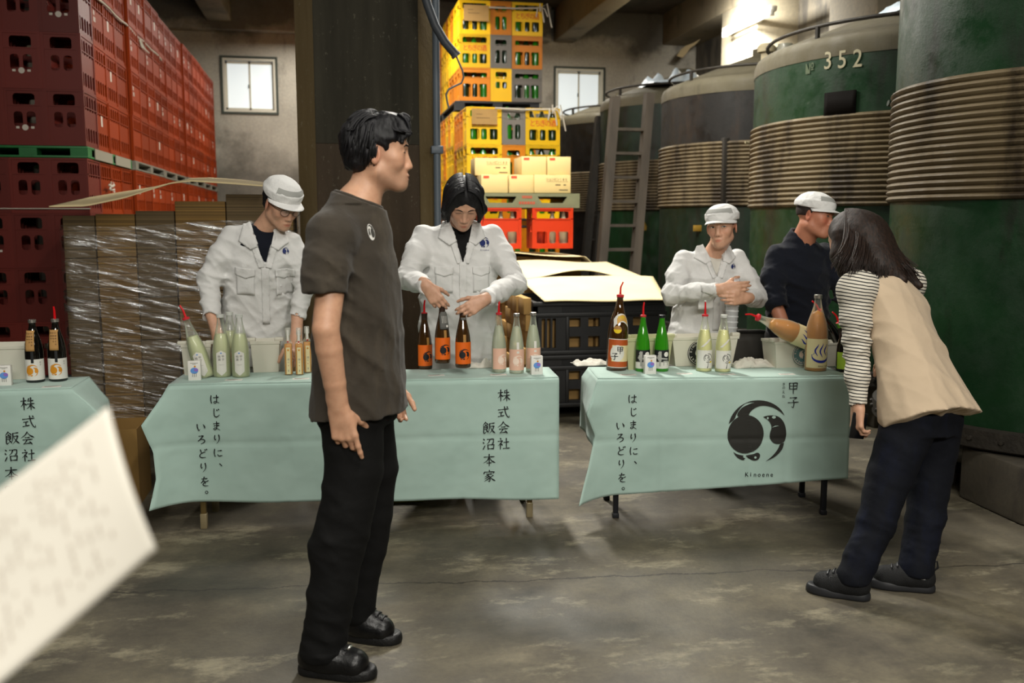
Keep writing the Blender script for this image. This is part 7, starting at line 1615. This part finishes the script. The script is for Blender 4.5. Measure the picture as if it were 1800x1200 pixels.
tr = jacket_bits(jk, vf, 0, .056, .19, off=-.01); emblem_on(tr, vf, .105 * (1 if vf.x[0] > 0 else -1), .075, .016, I_NAVY, jk)
S = Sdf(); S.loft((-.39, 5.10, .95), (-.34, 5.03, 1.435), XA, [(0, .15, .095, 0, 0), (.8, .15, .10, 0, 0), (.95, .09, .075, 0, 0), (1, .06, .058, 0, 0)]); sdf_obj('undershirt', S, .007, M_UNDER, w1)
S = Sdf(); S.loft((-.42, 5.15, .70), (-.41, 5.14, .86), XA, [(0, .17, .13, 0, 0), (1, .165, .125, 0, 0)])
for s in (-1, 1): S.chain([(-.42 + s * .08, 5.15, .74), (-.42 + s * .10, 5.15, .42), (-.42 + s * .11, 5.16, .06)], [.115, .09, .08], .03)
S.half((0, 0, .05), -ZA, V(-.8, 4.8, 0), V(.1, 5.5, .1)); sdf_obj('trousers', S, .008, M_JACK, w1, None, 1); shoe(w1, (-.53, 5.25), (-.56, 5.0), M_SHOE, M_SOLE); shoe(w1, (-.31, 5.25), (-.28, 5.0), M_SHOE, M_SOLE)
# --- worker on the right: cap, looking to the left, hands round a sleeve of cups
fr = Fr((2.13, 4.92, 1.425), unit(V(-.62, -.80, -.04)), unit(V(-.05, .05, 1)), .97); S = Sdf(); nb = V(2.105, 4.98, 1.265); head(S, fr, nb, .050, jaw=.86)
S.loft((2.06, 5.02, .85), (2.095, 5.0, 1.26), XA, [(0, .14, .09, 0, 0), (.9, .15, .075, 0, 0), (1, .06, .05, 0, 0)])
a1 = [V(1.94, 4.99, 1.245), V(1.84, 4.91, 1.055), V(1.942, 4.805, 1.075), V(2.045, 4.70, 1.095)]; a2 = [V(2.25, 4.99, 1.245), V(2.34, 4.90, 1.03), V(2.262, 4.80, 1.037), V(2.185, 4.70, 1.045)]
S.chain([a1[0] - V(0, 0, .03)] + a1[1:], [.032, .038, .034, .027], .03); S.chain([a2[0] - V(0, 0, .03)] + a2[1:], [.032, .038, .034, .027], .03)
hand(S, a1[3] + V(.004, 0, 0), (.93, -.25, .05), (.25, .95, 0), (.0, .1, 1), (.30, .34, .38, .45), .95, thumb=(.5, .6)); hand(S, a2[3] + V(-.002, 0, 0), (-.93, -.25, .02), (-.25, .95, 0), (0, .1, 1), (.34, .40, .45, .5), .95, thumb=(.5, .6))
w3 = sdf_obj('person', S, .0042, SK2, None, tone(fr, (.80, .50, .48)), 1); person(w3, 'young worker in white cap and white jacket looking left, hands round a clear cup sleeve'); face_bits(w3, fr, -.004, .75)
cap(w3, fr, puff=.95)
S = Sdf(); S.ell(fr, (0, -.02, .02), (.081, .097, .066), .01); S.ell(fr, (0, .12, -.03), (.085, .09, .1), .006, 's'); S.half(fr.p(0, 0, .035), fr.z, fr.o - .3, fr.o + .3); S.half(fr.p(0, 0, -.03), -fr.z, fr.o - .3, fr.o + .3)
for s in (-1, 1): S.ell(fr, (s * .085, .0, -.022), (.03, .03, .044), .008, 's')
S.warp(folds(81, .003, .03), fr.o - .3, fr.o + .3); sdf_obj('hair', S, .0042, H_BLK, w3)
S = Sdf(); jacket(S, (2.06, 5.03, .70), (2.10, 4.99, 1.305), XA, .192, .122, .19, .13)
sleeve(S, along((a1[0], a1[1], a1[3]), 1, -.03), [.058, .062, .060, .052, .044], 1, 83); sleeve(S, along((a2[0], a2[1], a2[3]), 1, -.03), [.058, .062, .060, .052, .044], 1, 85)
vf = Fr((2.10, 4.95, 1.15), unit(V(-.05, -1, 0))); vcut(S, vf, .062, .18); S.warp(folds(86, .007, .12, [(.3, .2, 1), (.8, .3, .4)]), V(1.6, 4.5, .6), V(2.5, 5.3, 1.4)); jk = sdf_obj('jacket', S, .006, M_JACK, w3, None, 1)
tr = jacket_bits(jk, vf, 0, .06, .165, off=-.03); emblem_on(tr, vf, .10 * (1 if vf.x[0] > 0 else -1), .055, .014, I_NAVY, jk)
S = Sdf(); S.loft((2.06, 5.02, .85), (2.10, 4.995, 1.262), XA, [(0, .14, .09, 0, 0), (.8, .15, .095, 0, 0), (.95, .10, .078, 0, 0), (1, .07, .06, 0, 0)]); sdf_obj('undershirt', S, .007, M_UNDERW, w3)
S = Sdf(); S.loft((2.06, 5.04, .62), (2.06, 5.03, .76), XA, [(0, .17, .13, 0, 0), (1, .165, .125, 0, 0)])
for s in (-1, 1): S.chain([(2.06 + s * .08, 5.04, .66), (2.06 + s * .10, 5.05, .38), (2.06 + s * .11, 5.06, .06)], [.115, .09, .08], .03)
S.half((0, 0, .05), -ZA, V(1.6, 4.7, 0), V(2.6, 5.4, .1)); sdf_obj('trousers', S, .008, M_JACK, w3, None, 1); shoe(w3, (1.95, 5.15), (1.92, 4.90), M_SHOE, M_SOLE); shoe(w3, (2.17, 5.15), (2.20, 4.90), M_SHOE, M_SOLE)
o = MB().lathe([(.0, -.30), (.030, -.30), (.034, -.1), (.034, .06), (.03, .07), (0, .07)], 24, cap=False).build('cup_sleeve', glass('cup_plastic', '#d9dde0', .38, .2), None, (2.125, 4.735, 1.08), (math.radians(-2), math.radians(3), 0), smooth=50); tag(o, 'clear sleeve of plastic cups held upright by the young worker', 'cups')
q = MB()
for k in range(12): q.lathe([(.0352, -.29 + k * .03), (.0365, -.286 + k * .03), (.0352, -.282 + k * .03)], 24, cap=False)
q.build('cup_rim', glass('cup_rim', '#e6eaec', .5, .15), o)['kind'] = 'stuff'
# --- person in navy behind the tall amber bottle
fr = Fr((2.665, 4.88, 1.485), unit(V(.62, -.78, -.10)), unit(V(.18, .0, 1)), 1.0); S = Sdf(); nb = V(2.63, 4.95, 1.33); head(S, fr, nb, .060, jaw=1.08)
S.loft((2.66, 5.02, .80), (2.63, 4.98, 1.32), XA, [(0, .15, .10, 0, 0), (.9, .16, .08, 0, 0), (1, .07, .055, 0, 0)])
a1 = [V(2.47, 4.96, 1.26), V(2.435, 4.90, 1.03), V(2.485, 4.78, .80)]; a2 = [V(2.80, 4.98, 1.27), V(2.90, 4.95, 1.04), V(2.88, 4.75, .86)]
S.chain([a1[0] - V(0, 0, .04)] + a1[1:], [.034, .042, .033], .02); S.chain([a2[0] - V(0, 0, .04)] + a2[1:], [.034, .042, .03], .02); hand(S, a1[2], (.1, -.3, -.7), (.7, .4, .3), (.6, -.6, .2)); hand(S, a2[2], (-.2, -.5, -.5), (-.7, .4, 0), (-.4, -.6, .4))
w4 = sdf_obj('person', S, .0045, SK3, None, tone(fr, (.75, .5, .48), .1, .9), 1); person(w4, 'person in navy pullover and white cap talking to the woman, face in profile'); face_bits(w4, fr, .003, .5)
cap(w4, fr); S = Sdf(); S.ell(fr, (0, -.016, .03), (.0785, .098, .084), .01); S.ell(fr, (0, .12, -.03), (.085, .1, .1), .006, 's'); S.half(fr.p(0, 0, .045), fr.z, fr.o - .3, fr.o + .3); S.half(fr.p(0, 0, -.01), -fr.z, fr.o - .3, fr.o + .3); sdf_obj('hair', S, .005, mat('hair_cropped', '#2b211c', .8), w4)
S = Sdf(); jacket(S, (2.67, 5.03, .72), (2.625, 4.97, 1.345), unit(V(1, .15, 0)), .205, .125, .18, .135); sleeve(S, [(2.485, 4.96, 1.265), (2.45, 4.93, 1.14), (2.44, 4.88, 1.02), (2.452, 4.85, .975)], [.068, .068, .064, .060], 1, 91); sleeve(S, [(2.79, 4.98, 1.27), (2.87, 4.97, 1.15), (2.90, 4.94, 1.04), (2.89, 4.86, .95)], [.066, .066, .06, .055], 1, 93)
S.cone((2.62, 4.97, 1.30), (2.635, 4.95, 1.40), .095, .072, .05); S.half((2.64, 4.945, 1.375), (.30, -.42, .86), (2.5, 4.8, 1.28), (2.8, 5.1, 1.6), .004); S.cone((2.63, 4.95, 1.33), (2.65, 4.92, 1.5), .063, .063, .004, 's'); S.warp(folds(94, .006, .12), V(2.2, 4.5, .6), V(3.1, 5.3, 1.4)); sdf_obj('pullover', S, .0065, M_NAVY, w4, None, 1)
S = Sdf()
for s in (-1, 1): S.chain([(2.67 + s * .08, 5.04, .78), (2.68 + s * .10, 5.04, .42), (2.68 + s * .11, 5.05, .06)], [.115, .09, .08], .03)
S.half((0, 0, .05), -ZA, V(2.2, 4.7, 0), V(3.2, 5.4, .1)); sdf_obj('trousers', S, .008, M_TROU, w4, None, 1); shoe(w4, (2.56, 5.15), (2.54, 4.90), M_SHOE, M_SOLE); shoe(w4, (2.79, 5.15), (2.82, 4.90), M_SHOE, M_SOLE)
# ------------------------------------------------------------------ woman leaning to the table, seen from behind
fr = Fr((2.215, 3.74, 1.375), unit(V(-.35, .86, -.30)), unit(V(-.12, .22, .96)), .96); S = Sdf(); nb = V(2.26, 3.58, 1.235); head(S, fr, nb, .046, neck0=(0, -.03, -.05))
hip, nk = V(2.30, 3.27, .80), V(2.265, 3.56, 1.235); sdw = unit(V(.88, .42, -.05))
S.loft(hip, nk, sdw, [(0, .12, .08, 0, 0), (.5, .105, .07, 0, 0), (.85, .11, .06, 0, 0), (1, .045, .04, 0, 0)])
a1 = [V(2.085, 3.47, 1.175), V(2.085, 3.44, .955), V(2.06, 3.37, .715)]; a2 = [V(2.42, 3.62, 1.185), V(2.53, 3.80, 1.0), V(2.60, 4.00, .82)]
S.chain([a1[0] - V(0, 0, .03)] + a1[1:], [.032, .034, .023], .03); S.chain([a2[0] - V(0, 0, .03)] + a2[1:], [.032, .034, .023], .03); hand(S, a1[2], (.0, -.05, -1), (.9, .1, .1), (-.2, 1, .1), (.5, .6, .7, .7), .92); hand(S, a2[2], (.1, .8, -.5), (0, -.3, -1), (-.9, .2, 0), (.3, .3, .3, .3), .9)
wm = sdf_obj('person', S, .0045, SK2, None, tone(fr), 1); person(wm, 'person with long dark hair, beige vest and striped sleeves bending to the right table')
t = NT('striped_jersey'); tc = t.n('ShaderNodeTexCoord'); sx = t.n('ShaderNodeSeparateXYZ'); t.l(tc.outputs['Object'], sx.inputs[0])
ad = t.n('ShaderNodeMath', operation='MULTIPLY_ADD'); t.l(sx.outputs[0], ad.inputs[0]); ad.inputs[1].default_value = .16; t.l(sx.outputs[2], ad.inputs[2]); nz = t.n('ShaderNodeMath', operation='MULTIPLY_ADD'); t.l(t.noise(t.coord(), 7, 3), nz.inputs[0]); nz.inputs[1].default_value = .018; t.l(ad.outputs[0], nz.inputs[2])
fm = t.n('ShaderNodeMath', operation='MODULO'); ad2 = t.n('ShaderNodeMath', operation='MULTIPLY'); t.l(nz.outputs[0], ad2.inputs[0]); ad2.inputs[1].default_value = 1 / .0135; t.l(ad2.outputs[0], fm.inputs[0]); fm.inputs[1].default_value = 1.0
t.l(t.ramp(fm.outputs[0], [(0, '#0e1016'), (.30, '#0e1016'), (.34, '#d3cdbf'), (1, '#d3cdbf')]), t.b.inputs['Base Color']); t.set(Roughness=.85); M_STR = t.m
S = Sdf(); sleeve(S, [a1[0] + V(.02, 0, .01), a1[0], (a1[0] + a1[1]) / 2 + V(-.002, 0, 0), a1[1], (a1[1] + a1[2]) / 2, a1[2] + V(0, 0, .02)], [.060, .064, .060, .054, .046, .036], 1, 101); sleeve(S, [a2[0], a2[1], a2[2]], [.06, .052, .036], 1, 103); S.cone(a1[0] + V(.03, .02, .0), a2[0], .07, .065, .05); S.cone(nk - V(0, .01, .03), nk + V(-.0, .01, .01), .062, .056, .03)
sdf_obj('striped_shirt', S, .005, M_STR, wm, None, 1)
S = Sdf(); hv = V(2.30, 3.235, .665)
S.loft(hv, nk + V(.0, -.005, -.012), sdw, [(0, .222, .172, .0, .0), (.16, .202, .152, 0, 0), (.4, .160, .120, .0, 0), (.62, .152, .112, .0, 0), (.8, .158, .105, .0, 0), (.92, .140, .088, -.005, 0), (1, .08, .065, 0, 0)], 2.3, .03)
S.ell(Fr(a1[0] + V(-.012, 0, -.02), YA), (0, 0, 0), (.066, .09, .115), .01, 's'); S.ell(Fr(a2[0] + V(.03, .06, -.03), YA), (0, 0, 0), (.06, .08, .10), .01, 's')
S.half(hv + V(-.20, 0, -.012), unit(V(.16, .1, -1)), V(1.9, 2.9, .4), V(2.9, 3.7, .85), .003)
S.warp(folds(105, .006, .16, [(1, .3, .3), (.8, .2, .6)]), V(1.9, 2.9, .5), V(2.9, 3.9, 1.3)); S.warp(near(folds(106, .009, .14, [(1, .5, .1)]), hv, .20), V(1.9, 2.9, .5), V(2.9, 3.9, 1.0)); sdf_obj('vest', S, .006, M_VEST, wm, None, 1)
S = Sdf(); S.loft((2.28, 3.27, .62), (2.29, 3.28, .78), sdw, [(0, .160, .125, 0, 0), (.5, .155, .12, 0, 0), (1, .12, .09, 0, 0)], 2.3, .03)
S.chain([(2.20, 3.24, .66), (2.13, 3.24, .46), (2.065, 3.215, .28), (1.965, 3.185, .085)], [.106, .088, .075, .068], .014)
S.chain([(2.355, 3.29, .66), (2.335, 3.28, .46), (2.305, 3.25, .28), (2.25, 3.215, .085)], [.106, .088, .077, .071], .014)
S.half((2, 3, .062), -ZA, V(1.7, 2.9, 0), V(2.8, 3.6, .2)); S.warp(folds(107, .0035, .15, [(.5, .2, 1), (1, .2, .5)]), V(1.7, 2.9, .06), V(2.8, 3.6, .7)); S.warp(near(folds(108, .005, .08, [(.3, .2, 1)]), (2.05, 3.2, .22), .15), V(1.7, 2.9, .06), V(2.8, 3.6, .6)); S.warp(near(folds(109, .005, .08, [(.3, .2, 1)]), (2.33, 3.24, .2), .15), V(1.7, 2.9, .06), V(2.8, 3.6, .6))
sdf_obj('jeans', S, .006, M_DENIM, wm, None, 1)
for hl, te in (((2.015, 3.145), (1.835, 3.285)), ((2.315, 3.175), (2.10, 3.29))):
    s_, f_, L_ = shoe(wm, hl, te, M_SNK, M_SOLEG, bulk=1.05); MB().box((-.0015, 0, 0), (.0015, .045, .005)).build('reflective_stripe', mat('reflective_white', '#d2d4d4', .4), s_, f_.p(-.0465, .045, .062), (0, 0, math.atan2(f_.y[1], f_.y[0]) - PI / 2))
    MB().tube([f_.p(0, .012, .085), f_.p(0, -.004, .10), f_.p(0, .0, .125), f_.p(0, .014, .12)], .004, 6).build('heel_loop', M_SNK, s_)
    laces(s_, f_, L_, M_SOLEG)
# long hair falling over the shoulders
S = Sdf(); S.ell(fr, (0, -.020, .043), (.090, .112, .090), .01); S.ell(fr, (0, -.055, -.02), (.088, .062, .09), .04)
bk = V(2.30, 3.52, 1.23)
S.chain([fr.p(-.02, -.09, -.02), (2.235, 3.55, 1.255), (2.29, 3.46, 1.215)], [.09, .078, .02], .05); S.chain([fr.p(.05, -.07, .0), (2.315, 3.57, 1.24), (2.38, 3.48, 1.19)], [.075, .064, .016], .05); S.chain([fr.p(-.075, -.01, .02), fr.p(-.092, .0, -.07), fr.p(-.085, .01, -.15)], [.035, .04, .03], .04); S.chain([fr.p(.075, -.01, .02), fr.p(.09, -.01, -.06)], [.035, .035], .04)
S.ell(fr, (0, .125, -.03), (.075, .085, .1), .006, 's'); S.warp(folds(111, .0012, .035, [(1, .3, .1), (1, -.3, .15)], 6), V(1.9, 3.2, 1.0), V(2.7, 4.0, 1.6)); sdf_obj('hair', S, .005, H_BRN, wm, None, 1)
rr = np.random.RandomState(8); rows = []
ends = [(1463, 470), (1478, 478), (1492, 480), (1508, 486), (1522, 488), (1538, 490), (1555, 492), (1575, 494), (1592, 492), (1606, 490), (1616, 484)]
for i in range(330):
    a = rr.uniform(-1.25, 1.25); t0 = fr.p(.03 * math.sin(a), -.03, .135); k = (a + 1.25) / 2.5; e0 = np.array(ends, float); px = np.interp(k, np.linspace(0, 1, 11), e0[:, 0]) + rr.normal() * 5; py = np.interp(k, np.linspace(0, 1, 11), e0[:, 1]) + rr.uniform(-22, 8); E = aty(px, py, 3.42 + .05 * k + (.10 if k < .2 else 0))
    M1 = fr.p(.093 * math.sin(a), -.025 - .09 * math.cos(a), .06); M2 = fr.p(.098 * math.sin(a), -.03 - .088 * math.cos(a), -.03); pts = []
    for t_ in np.linspace(0, 1, 9):
        b = [(1 - t_) ** 3, 3 * t_ * (1 - t_) ** 2, 3 * t_ ** 2 * (1 - t_), t_ ** 3]; pts.append(b[0] * t0 + b[1] * (M1 + (M1 - fr.o) * .25) + b[2] * (M2 + (M2 - fr.o) * .15) + b[3] * E)
    rows.append((pts, rr.uniform(.002, .0048)))
locks(wm, H_BRN, rows)
o = MB().bbox((-.005, -.03, -.055), (.005, .03, .055), .004).build('phone', mat('phone_black', '#0d0d10', .25), None, aty(1509, 748, 3.36), (math.radians(5), math.radians(-8), math.radians(75))); tag(o, 'black phone held in the hand beside the dark jeans', 'phone')
